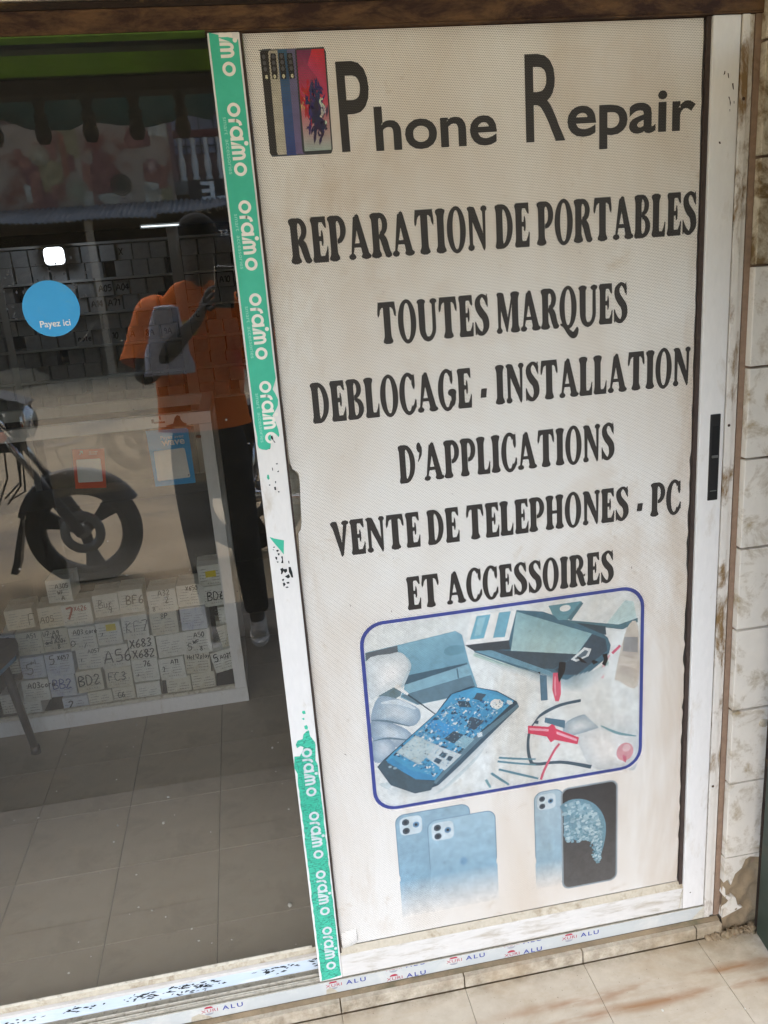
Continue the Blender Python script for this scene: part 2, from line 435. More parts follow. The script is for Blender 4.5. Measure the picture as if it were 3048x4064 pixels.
M['perf_ink'] = perforated('perforated_black_ink', rgb(34, 31, 30), stains=False)

def tape(name, crackle):
    m, nt, b = nodes(name)
    v = coords(nt)
    c = ramp(nt, noise(nt, 12, 6, 0.6, v), 0.3, 0.7, rgb(52, 170, 138), rgb(70, 190, 158))
    if crackle:
        mp = N(nt, 'ShaderNodeMapping'); mp.inputs['Scale'].default_value = (60, 60, 230); L(nt, v, mp.inputs['Vector'])
        nz = N(nt, 'ShaderNodeTexNoise'); nz.inputs['Scale'].default_value = 30; L(nt, v, nz.inputs['Vector'])
        mx = N(nt, 'ShaderNodeMix', data_type='VECTOR'); mx.inputs[0].default_value = 0.5
        L(nt, mp.outputs[0], mx.inputs[4]); 
        sc = N(nt, 'ShaderNodeVectorMath', operation='SCALE'); sc.inputs[3].default_value = 6.0
        L(nt, nz.outputs['Color'], sc.inputs[0])
        ad = N(nt, 'ShaderNodeVectorMath', operation='ADD'); L(nt, mp.outputs[0], ad.inputs[0]); L(nt, sc.outputs[0], ad.inputs[1])
        vo = N(nt, 'ShaderNodeTexVoronoi', feature='DISTANCE_TO_EDGE'); vo.inputs['Scale'].default_value = 1.0
        L(nt, ad.outputs[0], vo.inputs['Vector'])
        c = mix(nt, ramp(nt, vo.outputs['Distance'], 0.02, 0.09, (1, 1, 1, 1), (0, 0, 0, 1)), c, rgb(44, 120, 104))
        c = mix(nt, ramp(nt, noise(nt, 70, 5, 0.7, v), 0.66, 0.72), c, rgb(206, 222, 212))
    else:
        c = mix(nt, ramp(nt, noise(nt, 50, 6, 0.7, v), 0.68, 0.76), c, rgb(34, 108, 86))
    L(nt, c, b.inputs['Base Color'])
    b.inputs['Roughness'].default_value = 0.4
    return m
M['tape'] = tape('mint_green_tape', False)
M['tape_old'] = tape('cracked_mint_tape', True)

def glass(name, r0, dust, dust_col=rgb(190, 182, 164)):
    """window pane: see-through with a mirror part that follows the angle of view, plus settled dust"""
    m, nt, b = nodes(name)
    nt.nodes.remove(b)
    out = nt.nodes['Material Output']
    geo = N(nt, 'ShaderNodeNewGeometry')
    dot = N(nt, 'ShaderNodeVectorMath', operation='DOT_PRODUCT')
    L(nt, geo.outputs['Incoming'], dot.inputs[0]); L(nt, geo.outputs['Normal'], dot.inputs[1])
    def math_(op, a, b=None):
        n = N(nt, 'ShaderNodeMath', operation=op)
        for i, q in enumerate((a, b)):
            if q is None: continue
            if hasattr(q, 'links'): L(nt, q, n.inputs[i])
            else: n.inputs[i].default_value = q
        return n.outputs[0]
    c = math_('SUBTRACT', 1.0, math_('ABSOLUTE', dot.outputs['Value']))
    fac = math_('ADD', math_('MULTIPLY', math_('POWER', c, 5.0), 1.0 - r0), r0)
    tr = N(nt, 'ShaderNodeBsdfTransparent'); tr.inputs[0].default_value = (0.945, 0.95, 0.94, 1)
    gl = N(nt, 'ShaderNodeBsdfGlossy'); gl.inputs['Roughness'].default_value = 0.0
    m1 = N(nt, 'ShaderNodeMixShader'); L(nt, fac, m1.inputs[0]); L(nt, tr.outputs[0], m1.inputs[1]); L(nt, gl.outputs[0], m1.inputs[2])
    last = m1
    if dust > 0:
        df = N(nt, 'ShaderNodeBsdfDiffuse'); df.inputs[0].default_value = dust_col
        v = coords(nt)
        base = noise(nt, 3.0, 8, 0.7, coords(nt, (1, 1, 0.5)), 0.4)
        sp = ramp(nt, noise(nt, 150, 2, 0.5, v), 0.765, 0.79)
        f = math_('ADD', math_('MULTIPLY', base, dust), math_('MULTIPLY', sp, 0.28))
        m2 = N(nt, 'ShaderNodeMixShader'); L(nt, f, m2.inputs[0]); L(nt, m1.outputs[0], m2.inputs[1]); L(nt, df.outputs[0], m2.inputs[2])
        last = m2
    L(nt, last.outputs[0], out.inputs['Surface'])
    return m
def clear(name):
    m, nt, b = nodes(name); nt.nodes.remove(b)
    tr = N(nt, 'ShaderNodeBsdfTransparent'); tr.inputs[0].default_value = (0.98, 0.985, 0.98, 1)
    L(nt, tr.outputs[0], nt.nodes['Material Output'].inputs['Surface'])
    return m
M['glass'] = glass('door_glass', 0.14, 0.032)
M['glass_counter'] = glass('counter_glass', 0.07, 0.02)
M['clear'] = clear('glass_body')

def emit(name, c, strength):
    m, nt, b = nodes(name)
    b.inputs['Base Color'].default_value = c
    b.inputs['Emission Color'].default_value = c
    b.inputs['Emission Strength'].default_value = strength
    return m
M['lamp'] = emit('lit_diffuser', (0.86, 0.93, 1.0, 1), 2.2)
M['tube'] = emit('lit_tube', (0.85, 0.95, 1.0, 1), 0.5)

def pane(name, x0, x1, y0, y1, z0, z1, m, parent):
    """glass slab: the outer face carries the reflection, the other faces are clear"""
    o = MB().box(x0, x1, y0, y1, z0, z1).build(name, m, parent)
    o.data.materials.append(M['clear'])
    for p in o.data.polygons:
        p.material_index = 0 if p.normal.y < -0.9 else 1
    return o

# ------------------------------------------------------------------ flat print in the (x, z) plane
def catmull(pts, n=6, closed=False):
    out = []
    m = len(pts)
    rng = range(m if closed else m - 1)
    for i in rng:
        p0 = pts[(i - 1) % m if closed else max(0, i - 1)]; p1 = pts[i]
        p2 = pts[(i + 1) % m]; p3 = pts[(i + 2) % m if closed else min(m - 1, i + 2)]
        for k in range(n):
            t = k / n
            out.append(tuple(0.5 * (2 * b + (c - a) * t + (2 * a - 5 * b + 4 * c - d) * t * t + (3 * b - a - 3 * c + d) * t ** 3)
                             for a, b, c, d in zip(p0, p1, p2, p3)))
    if not closed: out.append(tuple(pts[-1]))
    return out

class Print:
    """layers of flat ink on one surface; each shape lies a hair above the one before"""
    def __init__(s, step=1.2e-5):
        s.v, s.f, s.c = [], [], []
        s.k = 0; s.step = step
    def poly(s, pts, col=None, cols=None, hold=False):
        if not hold: s.k += 1
        n = len(s.v); y = -s.k * s.step
        s.v += [(x, y, z) for x, z in pts]
        if cols is None: cols = [col or (1, 1, 1, 1)] * len(pts)
        for t in tessellate_polygon([[Vector((x, z, 0)) for x, z in pts]]):
            s.f.append(tuple(n + i for i in t)); s.c.append([cols[i] for i in t])
        return s
    def strip(s, a, b, col=None, closed=False, hold=False):
        """quads between two equally long outlines (keeps holes open)"""
        if not hold: s.k += 1
        n = len(s.v); m = len(a); y = -s.k * s.step
        s.v += [(x, y, z) for x, z in a] + [(x, y, z) for x, z in b]
        for i in range(m if closed else m - 1):
            j = (i + 1) % m
            s.f.append((n + i, n + j, n + m + j, n + m + i)); s.c.append([col or (1, 1, 1, 1)] * 4)
        return s
    def line(s, pts, w, col=None, hold=False, smooth=0, round_=True):
        """ribbon along a path; w is a width or one width per point"""
        if not isinstance(w, (list, tuple)): w = [w] * len(pts)
        if smooth:
            q = catmull([(p[0], p[1], ww) for p, ww in zip(pts, w)], smooth)
            pts = [(p[0], p[1]) for p in q]; w = [p[2] for p in q]
        a, b = [], []
        for i, p in enumerate(pts):
            p0 = pts[max(0, i - 1)]; p1 = pts[min(len(pts) - 1, i + 1)]
            dx, dz = p1[0] - p0[0], p1[1] - p0[1]
            l = math.hypot(dx, dz) or 1e-9
            nx, nz = -dz / l * w[i] / 2, dx / l * w[i] / 2
            a.append((p[0] + nx, p[1] + nz)); b.append((p[0] - nx, p[1] - nz))
        return s.strip(a, b, col, hold=hold)
    def ell(s, cx, cz, rx, rz, col=None, seg=24, rot_=0.0, hold=False):
        cr, sr = math.cos(rot_), math.sin(rot_)
        return s.poly([(cx + rx * math.cos(t) * cr - rz * math.sin(t) * sr, cz + rx * math.cos(t) * sr + rz * math.sin(t) * cr)
                       for t in [2 * math.pi * k / seg for k in range(seg)]], col, hold=hold)
    def ring(s, cx, cz, rx, rz, tx, tz, a0=0.0, a1=360.0, col=None, seg=28):
        A, B = [], []
        for k in range(seg + 1):
            t = RAD(a0 + (a1 - a0) * k / seg)
            A.append((cx + rx * math.cos(t), cz + rz * math.sin(t)))
            B.append((cx + (rx - tx) * math.cos(t), cz + (rz - tz) * math.sin(t)))
        return s.strip(A, B, col)
    def xf(s, fn, start=0):
        for i in range(start, len(s.v)):
            x, y, z = s.v[i]
            q = fn(x, z)
            s.v[i] = (q[0], y, q[1])
        return s
    def build(s, name, m, parent=None, y=0.0):
        me = bpy.data.meshes.new(name)
        me.from_pydata([(a, b + y, c) for a, b, c in s.v], [], s.f)
        at = me.color_attributes.new('Col', 'FLOAT_COLOR', 'CORNER')
        flat = []
        li = 0
        for p, cs in zip(me.polygons, s.c):
            for c in cs: flat += list(c)
        at.data.foreach_set('color', flat)
        # face the street
        me.update()
        for p in me.polygons:
            if p.normal.y > 0: p.flip()
        me.materials.append(m)
        o = bpy.data.objects.new(name, me)
        COL.objects.link(o)
        if parent: o.parent = parent
        if name in ('handwriting', 'peeled_paint', 'small_print', 'scuff_mark', 'glue_residue', 'glass_speck', 'chipped_paint', 'nick'): o['kind'] = 'stuff'
        return o

def text_polys(body, bold=0.0, size=1.0, space=1.0):
    """built-in font turned into triangles in the unit plane; returns points, faces, bounds"""
    c = bpy.data.curves.new('lettering', 'FONT')
    c.body = body; c.size = size; c.offset = bold; c.space_character = space; c.resolution_u = 4
    o = bpy.data.objects.new('lettering', c); COL.objects.link(o)
    dg = bpy.context.evaluated_depsgraph_get(); dg.update()
    me = bpy.data.meshes.new_from_object(o.evaluated_get(dg))
    vs = [(v.co.x, v.co.y) for v in me.vertices]; fs = [tuple(p.vertices) for p in me.polygons]
    bpy.data.objects.remove(o); bpy.data.curves.remove(c); bpy.data.meshes.remove(me)
    xs = [v[0] for v in vs]; ys = [v[1] for v in vs]
    return vs, fs, (min(xs), max(xs), min(ys), max(ys))

def put_text(pr, body, x0, x1, z0, z1, bold=0.0, col=None, rot_=None, space=1.0):
    """fit the text's bounds into the box x0..x1, z0..z1 (or through rot_, a function of u, v in 0..1)"""
    vs, fs, (a, b, c, d) = text_polys(body, bold, space=space)
    pr.k += 1
    n = len(pr.v); y = -pr.k * pr.step
    for vx, vy in vs:
        u, w = (vx - a) / (b - a), (vy - c) / (d - c)
        if rot_: x, z = rot_(u, w)
        else: x, z = x0 + u * (x1 - x0), z0 + w * (z1 - z0)
        pr.v.append((x, y, z))
    for f in fs:
        pr.f.append(tuple(n + i for i in f)); pr.c.append([col or (1, 1, 1, 1)] * len(f))
    return pr
M['grey_tape'] = mat('worn_white_ink', rgb(196, 200, 200), 0.6, 0.12, 90, stain=rgb(120, 178, 160), stain_at=(0.6, 0.7), stain_scale=120, bmp=0)
M['sky_sticker'] = mat('sky_blue_sticker', rgb(58, 158, 214), 0.35, 0.05, 20, stain=rgb(84, 160, 204), stain_at=(0.55, 0.75), stain_scale=22, bmp=0.15)
M['glue'] = mat('old_glue', rgb(56, 58, 62), 0.6, 0.3, 60, bmp=0)
M['peel'] = mat('peeled_paint', rgb(120, 74, 52), 0.8, 0.3, 80, bmp=0)
M['orange_sign'] = mat('orange_sign', rgb(226, 92, 50), 0.5, 0.05, 20, bmp=0)
M['lens'] = mat('headlight_glass', rgb(196, 200, 202), 0.08, 0.05, 20, metal=0.6, bmp=0)
M['pane_pale'] = mat('pale_curtained_window', rgb(170, 168, 184), 0.6, 0.12, 4, bmp=0.1)
M['patchcloth'] = mat('patchwork_cloth', rgb(160, 140, 120), 0.9, 0.2, 3, stain=rgb(130, 74, 62), stain_at=(0.5, 0.6), stain_scale=1.6, bmp=0.2)
def print_plain():
    m, nt, b = nodes('cloth_print')
    at = N(nt, 'ShaderNodeAttribute'); at.attribute_name = 'Col'
    v = coords(nt)
    c = mix(nt, ramp(nt, noise(nt, 9, 8, 0.7, v), 0.4, 0.75), at.outputs['Color'], rgb(150, 140, 124), 'MULTIPLY')
    L(nt, c, b.inputs['Base Color']); b.inputs['Roughness'].default_value = 0.9
    return m
M['print_plain'] = print_plain()

M['dark_panel'] = mat('dark_back_panel', rgb(44, 38, 33), 0.8, 0.2, 8, bmp=0.2)
M['scratchmark'] = mat('glass_scratch', rgb(120, 118, 112), 0.8, 0.2, 60, bmp=0)
def backlit(name, c, t):
    m, nt, b = nodes(name)
    v = coords(nt)
    col = mix(nt, ramp(nt, noise(nt, 3, 6, 0.65, v), 0.45, 0.8), c, tuple(q * 0.5 for q in c[:3]) + (1,))
    L(nt, col, b.inputs['Base Color']); b.inputs['Roughness'].default_value = 0.8
    tl = N(nt, 'ShaderNodeBsdfTranslucent'); L(nt, col, tl.inputs[0])
    ms = N(nt, 'ShaderNodeMixShader'); ms.inputs[0].default_value = t
    L(nt, b.outputs[0], ms.inputs[1]); L(nt, tl.outputs[0], ms.inputs[2]); L(nt, ms.outputs[0], nt.nodes['Material Output'].inputs['Surface'])
    return m
M['green_soffit'] = mat('green_soffit_paint', rgb(66, 92, 26), 0.7, 0.25, 12, bmp=0.1)
M['green_cloth'] = backlit('green_awning_cloth', rgb(150, 176, 40), 0.6)
M['tarpteal'] = backlit('teal_tarpaulin', rgb(92, 132, 132), 0.5)

M['slab'] = mat('dark_outer_porch', rgb(84, 80, 73), 0.85, 0.2, 6, stain=rgb(116, 104, 86), stain_at=(0.55, 0.75), stain_scale=3, bmp=0.5)
M['screw'] = mat('rusty_screw', rgb(78, 60, 46), 0.6, 0.3, 90, metal=0.5, bmp=0.2)
# ------------------------------------------------------------------ measured shapes, in metres on their own surfaces
FILM_MARKS = [(-0.270, 0.0525), (0.0205, 0.0535), (0.166, 0.0375), (0.314, 0.0535), (0.459, 0.0375), (0.607, 0.0530), (0.166, 0.0675), (0.459, 0.0675)]
TEAR = [(0.0690, 1.3328), (0.0732, 1.3094), (0.0805, 1.3039), (0.0841, 1.2994), (0.0851, 1.2941), (0.0846, 1.2733), (0.0816, 1.2266), (0.0806, 1.2005), (0.0773, 1.1842), (0.0737, 1.1803), (0.0715, 1.1772)]
HEAVY = [("REPARATION DE PORTABLES", [(0.1119, 1.6755)][0][0], [(0.9131, 1.6738)][0][0], 1.692, 1.772),
         ("TOUTES MARQUES", 0.2625, 0.7705, 1.533, 1.6115), ("DEBLOCAGE - INSTALLATION", 0.1215, 0.9095, 1.394, 1.473),
         ("D'APPLICATIONS", 0.2835, 0.7445, 1.254, 1.333), ("VENTE DE TELEPHONES - PC", 0.134, 0.897, 1.1165, 1.192), ("ET ACCESSOIRES", 0.2815, 0.7445, 0.978, 1.0525)]
TITLE = [("P", 0.2225, 0.2785, 1.878, 2.0245, 0.012), ("hone", 0.2845, 0.5115, 1.8755, 1.9495, 0.02), ("R", 0.567, 0.6435, 1.8765, 2.0235, 0.008), ("epair", 0.6475, 0.9035, 1.8575, 1.9535, 0.02)]
LOGO_BACKS = [([(0.0943, 2.0435), (0.0984, 2.0478), (0.1136, 2.0482), (0.1061, 1.8846), (0.1094, 1.8782), (0.0972, 1.8776), (0.0935, 1.8823)], (38, 36, 36)),
              ([(0.1083, 2.0430), (0.1122, 2.0473), (0.1278, 2.0477), (0.1227, 1.8838), (0.1247, 1.8777), (0.1093, 1.8775), (0.1063, 1.8821)], (190, 184, 166)),
              ([(0.0914, 2.0471), (0.2055, 2.0479), (0.2053, 2.0460), (0.0937, 2.0452)], (70, 76, 80)),
              ([(0.0948, 1.8797), (0.2032, 1.8791), (0.2025, 1.8771), (0.0972, 1.8771)], (70, 76, 84))]
LOGO_GRADS = [([(0.1244, 2.0469), (0.1427, 2.0474), (0.1410, 1.8778), (0.1231, 1.8777)], (54, 98, 128), (48, 68, 132)),
              ([(0.1408, 2.0468), (0.1600, 2.0476), (0.1567, 1.8780), (0.1396, 1.8799)], (104, 104, 140), (112, 98, 140))]
LOGO_FRAME = [(0.1545, 2.0449), (0.1579, 2.0476), (0.2015, 2.0478), (0.2065, 2.0450), (0.2079, 2.0395), (0.2059, 1.8845), (0.2037, 1.8785), (0.1989, 1.8768), (0.1566, 1.8770), (0.1522, 1.8817), (0.1512, 1.8873)]
LOGO_SCREEN = [(0.1571, 2.0448), (0.2052, 2.0451), (0.2036, 1.8833), (0.1551, 1.8831)]
LOGO_CAMS = [[(0.0997, 2.0410), (0.0998, 2.0280), (0.1008, 2.0138), (0.1014, 2.0007)], [(0.1164, 2.0411), (0.1157, 2.0298), (0.1160, 2.0132), (0.1156, 2.0008)], [(0.1305, 2.0411), (0.1303, 2.0293), (0.1309, 2.0150), (0.1309, 2.0007)], [(0.1446, 2.0406), (0.1444, 2.0288), (0.1450, 2.0145), (0.1457, 2.0006)]]
PICTURE = [
 ('p', [(0.1847, 0.8954), (0.2550, 0.9021), (0.3830, 0.9158), (0.3972, 0.9047), (0.4090, 0.8395), (0.4255, 0.7767), (0.4184, 0.7616), (0.2891, 0.7531), (0.2526, 0.7779), (0.2649, 0.8034), (0.1835, 0.8755)], (122,166,182)),
 ('g', [(0.2549, 0.8999), (0.3850, 0.9146), (0.4066, 0.8353), (0.2682, 0.8212)], (132,178,194), (112,158,176)),
 ('e', ([(0.3786, 0.8707)][0]), (104,150,166), (0.024,0.012)),
 ('p', [(0.1850, 0.8940), (0.2550, 0.9012), (0.2546, 0.8785), (0.1858, 0.8743)], (96,106,112)),
 ('p', [(0.2707, 0.8276), (0.4054, 0.8364), (0.4050, 0.8273), (0.2638, 0.8055)], (66,96,112)),
 ('p', [(0.2621, 0.8057), (0.4052, 0.8328), (0.4126, 0.8067), (0.2682, 0.7836)], (134,176,190)),
 ('p', [(0.3805, 0.8257), (0.3824, 0.8024), (0.3858, 0.8028), (0.3836, 0.8271)], (80,110,124)),
 ('p', [(0.2682, 0.7836), (0.4126, 0.8058), (0.4249, 0.7628), (0.2891, 0.7540), (0.2537, 0.7814)], (96,126,140)),
 ('s', [(0.1851, 0.8753), (0.2393, 0.8845), (0.2600, 0.8839), (0.2735, 0.8692), (0.2783, 0.8468), (0.2596, 0.8061), (0.2496, 0.7950), (0.2040, 0.7898), (0.1872, 0.7880)], (206, 214, 214), (238, 238, 234)),
 ('l', [(0.2735, 0.8692), (0.2783, 0.8468), (0.2596, 0.8061), (0.2486, 0.7924)], (188,204,208), [0.003,0.006,0.006,0.003]),
 ('p', [(0.2031, 0.7885), (0.2441, 0.8060), (0.2604, 0.7996), (0.2529, 0.7815), (0.2421, 0.7773)], (104,128,136)),
 ('s', [(0.1842, 0.7339), (0.2037, 0.7852), (0.2409, 0.7780), (0.2846, 0.7501), (0.2947, 0.7334), (0.2909, 0.7143), (0.2689, 0.7040), (0.2070, 0.7290)], (146, 168, 182), (204, 214, 218)),
 ('s', [(0.1855, 0.7337), (0.2112, 0.7292), (0.2620, 0.6967), (0.2758, 0.6656), (0.2441, 0.6550), (0.1872, 0.6806)], (140, 162, 178), (194, 206, 212)),
 ('s', [(0.1845, 0.6844), (0.2163, 0.6839), (0.2311, 0.6641), (0.2281, 0.6349), (0.1848, 0.6284)], (146, 168, 184), (198, 208, 214)),
 ('l', [(0.1854, 0.7328), (0.2194, 0.7254), (0.2689, 0.7040)], (104,130,144), [0.002,0.005,0.002]),
 ('l', [(0.1856, 0.6819), (0.2205, 0.6827), (0.2758, 0.6656)], (104,130,144), [0.002,0.005,0.002]),
 ('l', [(0.2101, 0.7712), (0.2477, 0.7671), (0.2843, 0.7446)], (206,218,222), [0.004,0.012,0.004]),
 ('p', [(0.4169, 0.8737), (0.5199, 0.9443), (0.5798, 0.9319), (0.6580, 0.8940), (0.7156, 0.8623), (0.7300, 0.8467), (0.7373, 0.8270), (0.7337, 0.8088), (0.7202, 0.7921), (0.6659, 0.7535), (0.6478, 0.7470), (0.6209, 0.7510), (0.4227, 0.8592)], (74,110,126)),
 ('g', [(0.5206, 0.9406), (0.6924, 0.8622), (0.6574, 0.8176), (0.5049, 0.8499)], (140,178,182), (172,200,198)),
 ('p', [(0.5049, 0.8490), (0.6583, 0.8174), (0.6045, 0.7895), (0.5692, 0.7971), (0.4274, 0.8703)], (66,82,92)),
 ('p', [(0.4231, 0.8682), (0.4486, 0.8651), (0.6034, 0.7803), (0.6212, 0.7727), (0.6188, 0.7613), (0.4270, 0.8594)], (110,152,168)),
 ('p', [(0.6592, 0.8173), (0.6933, 0.8611), (0.7246, 0.8443), (0.7292, 0.8156), (0.6570, 0.7668), (0.6212, 0.7727), (0.6044, 0.7876)], (64,80,92)),
 ('p', [(0.4226, 0.8583), (0.6209, 0.7514), (0.6636, 0.7467), (0.7315, 0.7903), (0.7329, 0.7806), (0.6725, 0.7357), (0.6207, 0.7405), (0.4197, 0.8506)], (182,204,192)),
 ('l', [(0.4267, 0.8540), (0.5157, 0.8039), (0.6208, 0.7462), (0.6680, 0.7412), (0.7315, 0.7851)], (120,156,160), [0.0015,0.0015,0.0015,0.0015,0.0015]),
 ('p', [(0.4173, 0.9483), (0.5207, 0.9441), (0.5005, 0.8730), (0.4030, 0.8759)], (236,236,230)),
 ('p', [(0.4314, 0.9431), (0.4627, 0.9429), (0.4453, 0.8892), (0.4138, 0.8904)], (118,176,192)),
 ('p', [(0.4815, 0.9446), (0.5079, 0.9434), (0.4923, 0.8847), (0.4657, 0.8869)], (118,172,188)),
 ('p', [(0.4346, 0.9391), (0.4515, 0.9384), (0.4380, 0.8984), (0.4244, 0.8978)], (150,196,206)),
 ('p', [(0.4023, 0.8792), (0.5014, 0.8760), (0.5033, 0.8538), (0.4228, 0.8619)], (62,70,76)),
 ('p', [(0.6430, 0.8068), (0.6744, 0.8316), (0.6914, 0.8253), (0.6851, 0.8085), (0.6554, 0.7991)], (216,222,220)),
 ('p', [(0.6519, 0.8072), (0.6762, 0.8248), (0.6842, 0.8208), (0.6779, 0.8106), (0.6573, 0.8045)], (96,112,122)),
 ('p', [(0.5931, 0.9433), (0.6693, 0.9439), (0.6648, 0.9274), (0.6370, 0.9035), (0.6151, 0.9068), (0.6014, 0.9233)], (104,150,160)),
 ('e', ([(0.6312, 0.9324)][0]), (228,230,224), (0.0125,0.0075)),
 ('p', [(0.6361, 0.9068), (0.6671, 0.9415), (0.6737, 0.9388), (0.6448, 0.9010)], (86,122,134)),
 ('p', [(0.7245, 0.8776), (0.7698, 0.9311), (0.7904, 0.9254), (0.7981, 0.8849), (0.7559, 0.8738)], (194,218,216)),
 ('p', [(0.6339, 0.9040), (0.7559, 0.8747), (0.8008, 0.8845), (0.8010, 0.8744), (0.7650, 0.8613), (0.6492, 0.8926)], (84,120,130)),
 ('p', [(0.6536, 0.8951), (0.7245, 0.8753), (0.7268, 0.8532), (0.7111, 0.8612)], (60,76,86)),
 ('s', [(0.7740, 0.8599), (0.8011, 0.8660), (0.8032, 0.7159), (0.7569, 0.7352), (0.7485, 0.7519)], (206, 198, 184), (178, 168, 156)),
 ('p', [(0.7688, 0.8431), (0.8015, 0.8371), (0.8020, 0.7994), (0.7654, 0.8080)], (150,150,148)),
 ('p', [(0.7610, 0.7974), (0.8023, 0.7814), (0.8026, 0.7575), (0.7557, 0.7765)], (206,196,182)),
 ('l', [(0.7405, 0.8063), (0.7509, 0.8150), (0.7599, 0.8230)], (214,104,126), [0.007,0.007,0.006]),
 ('l', [(0.7166, 0.7485), (0.7211, 0.7801), (0.7346, 0.8035)], (226,176,180), [0.008,0.007,0.005]),
 ('s', [(0.4221, 0.8465), (0.6207, 0.7348), (0.6929, 0.7323), (0.7338, 0.7781), (0.6839, 0.7529), (0.6208, 0.7443)], (216,222,220), (150,172,178)),
 ('p', [(0.5697, 0.7811), (0.5856, 0.7757), (0.5871, 0.7146), (0.5710, 0.7164)], (86,120,140)),
 ('p', [(0.6008, 0.7807), (0.6177, 0.7780), (0.6187, 0.7256), (0.6135, 0.7072), (0.6050, 0.7087), (0.5983, 0.7385)], (214,92,114)),
 ('l', [(0.6055, 0.7705), (0.6047, 0.7470), (0.6061, 0.7229)], (236,150,164), [0.003,0.004,0.003]),
 ('s', [(0.1953, 0.5739), (0.3199, 0.5450), (0.4026, 0.6036), (0.4392, 0.6312), (0.4107, 0.5873), (0.3276, 0.5236), (0.2702, 0.5247), (0.2152, 0.5504)], (200, 212, 212), (132, 156, 166)),
 ('s', [(0.4002, 0.7435), (0.5219, 0.7133), (0.3372, 0.5367), (0.2746, 0.5239), (0.2062, 0.5472), (0.2617, 0.5956)], (214,220,218), (120,146,158)),
 ('p', [(0.1891, 0.6165), (0.2061, 0.6327), (0.3303, 0.7272), (0.3634, 0.7675), (0.4114, 0.7791), (0.4705, 0.7575), (0.5143, 0.7241), (0.5201, 0.7098), (0.3242, 0.5432), (0.2707, 0.5316), (0.2162, 0.5640)], (48,72,88)),
 ('p', [(0.4135, 0.6504), (0.5168, 0.7180), (0.5192, 0.7099), (0.3253, 0.5460), (0.3115, 0.5516)], (96,126,140)),
 ('p', [(0.4218, 0.6392), (0.5155, 0.7067), (0.3751, 0.5841), (0.3252, 0.5440), (0.3202, 0.5499)], (62,88,104)),
 ('p', [(0.2061, 0.6264), (0.2318, 0.6496), (0.3311, 0.7262), (0.3677, 0.7668), (0.4190, 0.7750), (0.4704, 0.7552), (0.5081, 0.7261), (0.3779, 0.6238), (0.3171, 0.5575), (0.2731, 0.5699)], (74,152,190)),
 ('g', [(0.4189, 0.7741), (0.5081, 0.7261), (0.4499, 0.6778), (0.3826, 0.7371)], (84,164,200), (66,142,182)),
 ('p', [(0.1916, 0.6156), (0.2065, 0.6321), (0.2626, 0.5758), (0.3161, 0.5547), (0.3069, 0.5336), (0.2707, 0.5326), (0.2171, 0.5648)], (70,92,104)),
 ('p', [(0.2233, 0.6329), (0.2617, 0.5956), (0.3126, 0.5712), (0.3162, 0.5577), (0.2730, 0.5689), (0.2119, 0.6244)], (64,140,184)),
 ('e', ([(0.2178, 0.6111)][0]), (150,176,186), (0.004,0.003)),
 ('e', ([(0.2286, 0.6057)][0]), (150,176,186), (0.004,0.003)),
 ('s', [(0.6858, 0.6486), (0.7999, 0.6112), (0.8023, 0.5015), (0.7680, 0.5023), (0.6933, 0.5194), (0.6647, 0.5754), (0.6557, 0.6060)], (206, 212, 212), (240, 240, 236)),
 ('s', [(0.6216, 0.6318), (0.6341, 0.6542), (0.6818, 0.6625), (0.7167, 0.6288), (0.6751, 0.6174), (0.6328, 0.6140)], (160, 178, 186), (214, 220, 220)),
 ('g', [(0.6653, 0.6741), (0.7996, 0.6361), (0.8003, 0.5810), (0.7158, 0.6161)], (226,228,224), (206,214,214)),
 ('l', [(0.7135, 0.6274), (0.7541, 0.6013), (0.8003, 0.5850)], (120,160,168), [0.003,0.007,0.003]),
 ('e', ([(0.7733, 0.5479)][0]), (216,158,164), (0.021,0.024)),
 ('e', ([(0.7770, 0.5574)][0]), (226,190,192), (0.010,0.010)),
 ('p', [(0.7677, 0.5413), (0.7772, 0.5344), (0.7764, 0.5182), (0.7697, 0.5230)], (206,110,130)),
 ('l', [(0.6655, 0.7008), (0.6156, 0.6972), (0.5748, 0.6825), (0.5565, 0.6663), (0.5424, 0.6420), (0.5378, 0.6035), (0.5428, 0.5677), (0.5562, 0.5552), (0.6182, 0.5487), (0.6901, 0.5226)], (72,94,108), [0.007,0.008,0.008,0.003,0.006,0.007,0.008,0.008,0.008,0.010]),
 ('p', [(0.5800, 0.6719), (0.6278, 0.6563), (0.6257, 0.6360), (0.5780, 0.6601)], (84,118,136)),
 ('p', [(0.5556, 0.6679), (0.5646, 0.6673), (0.5635, 0.6578), (0.5528, 0.6616)], (70,92,108)),
 ('l', [(0.6133, 0.5987), (0.6002, 0.5821), (0.5861, 0.5572), (0.5736, 0.5318), (0.5668, 0.5118)], (214,100,122), [0.006,0.006,0.006,0.006,0.006]),
 ('p', [(0.5392, 0.6582), (0.5877, 0.6467), (0.5950, 0.6522), (0.6013, 0.6482), (0.6057, 0.6386), (0.6603, 0.6061), (0.6565, 0.5889), (0.6016, 0.6107), (0.5924, 0.6054), (0.5836, 0.6219), (0.5387, 0.6387)], (218,70,100)),
 ('p', [(0.5427, 0.6517), (0.5876, 0.6408), (0.5875, 0.6349), (0.5425, 0.6459)], (240,170,184)),
 ('p', [(0.6065, 0.6316), (0.6556, 0.6030), (0.6547, 0.5972), (0.6064, 0.6247)], (240,176,190)),
 ('l', [(0.4680, 0.5886), (0.5091, 0.5780), (0.5552, 0.5685)], (104,150,166), [0.005,0.005,0.004]),
 ('l', [(0.4649, 0.5792), (0.5087, 0.5661), (0.5548, 0.5535)], (104,150,166), [0.005,0.005,0.004]),
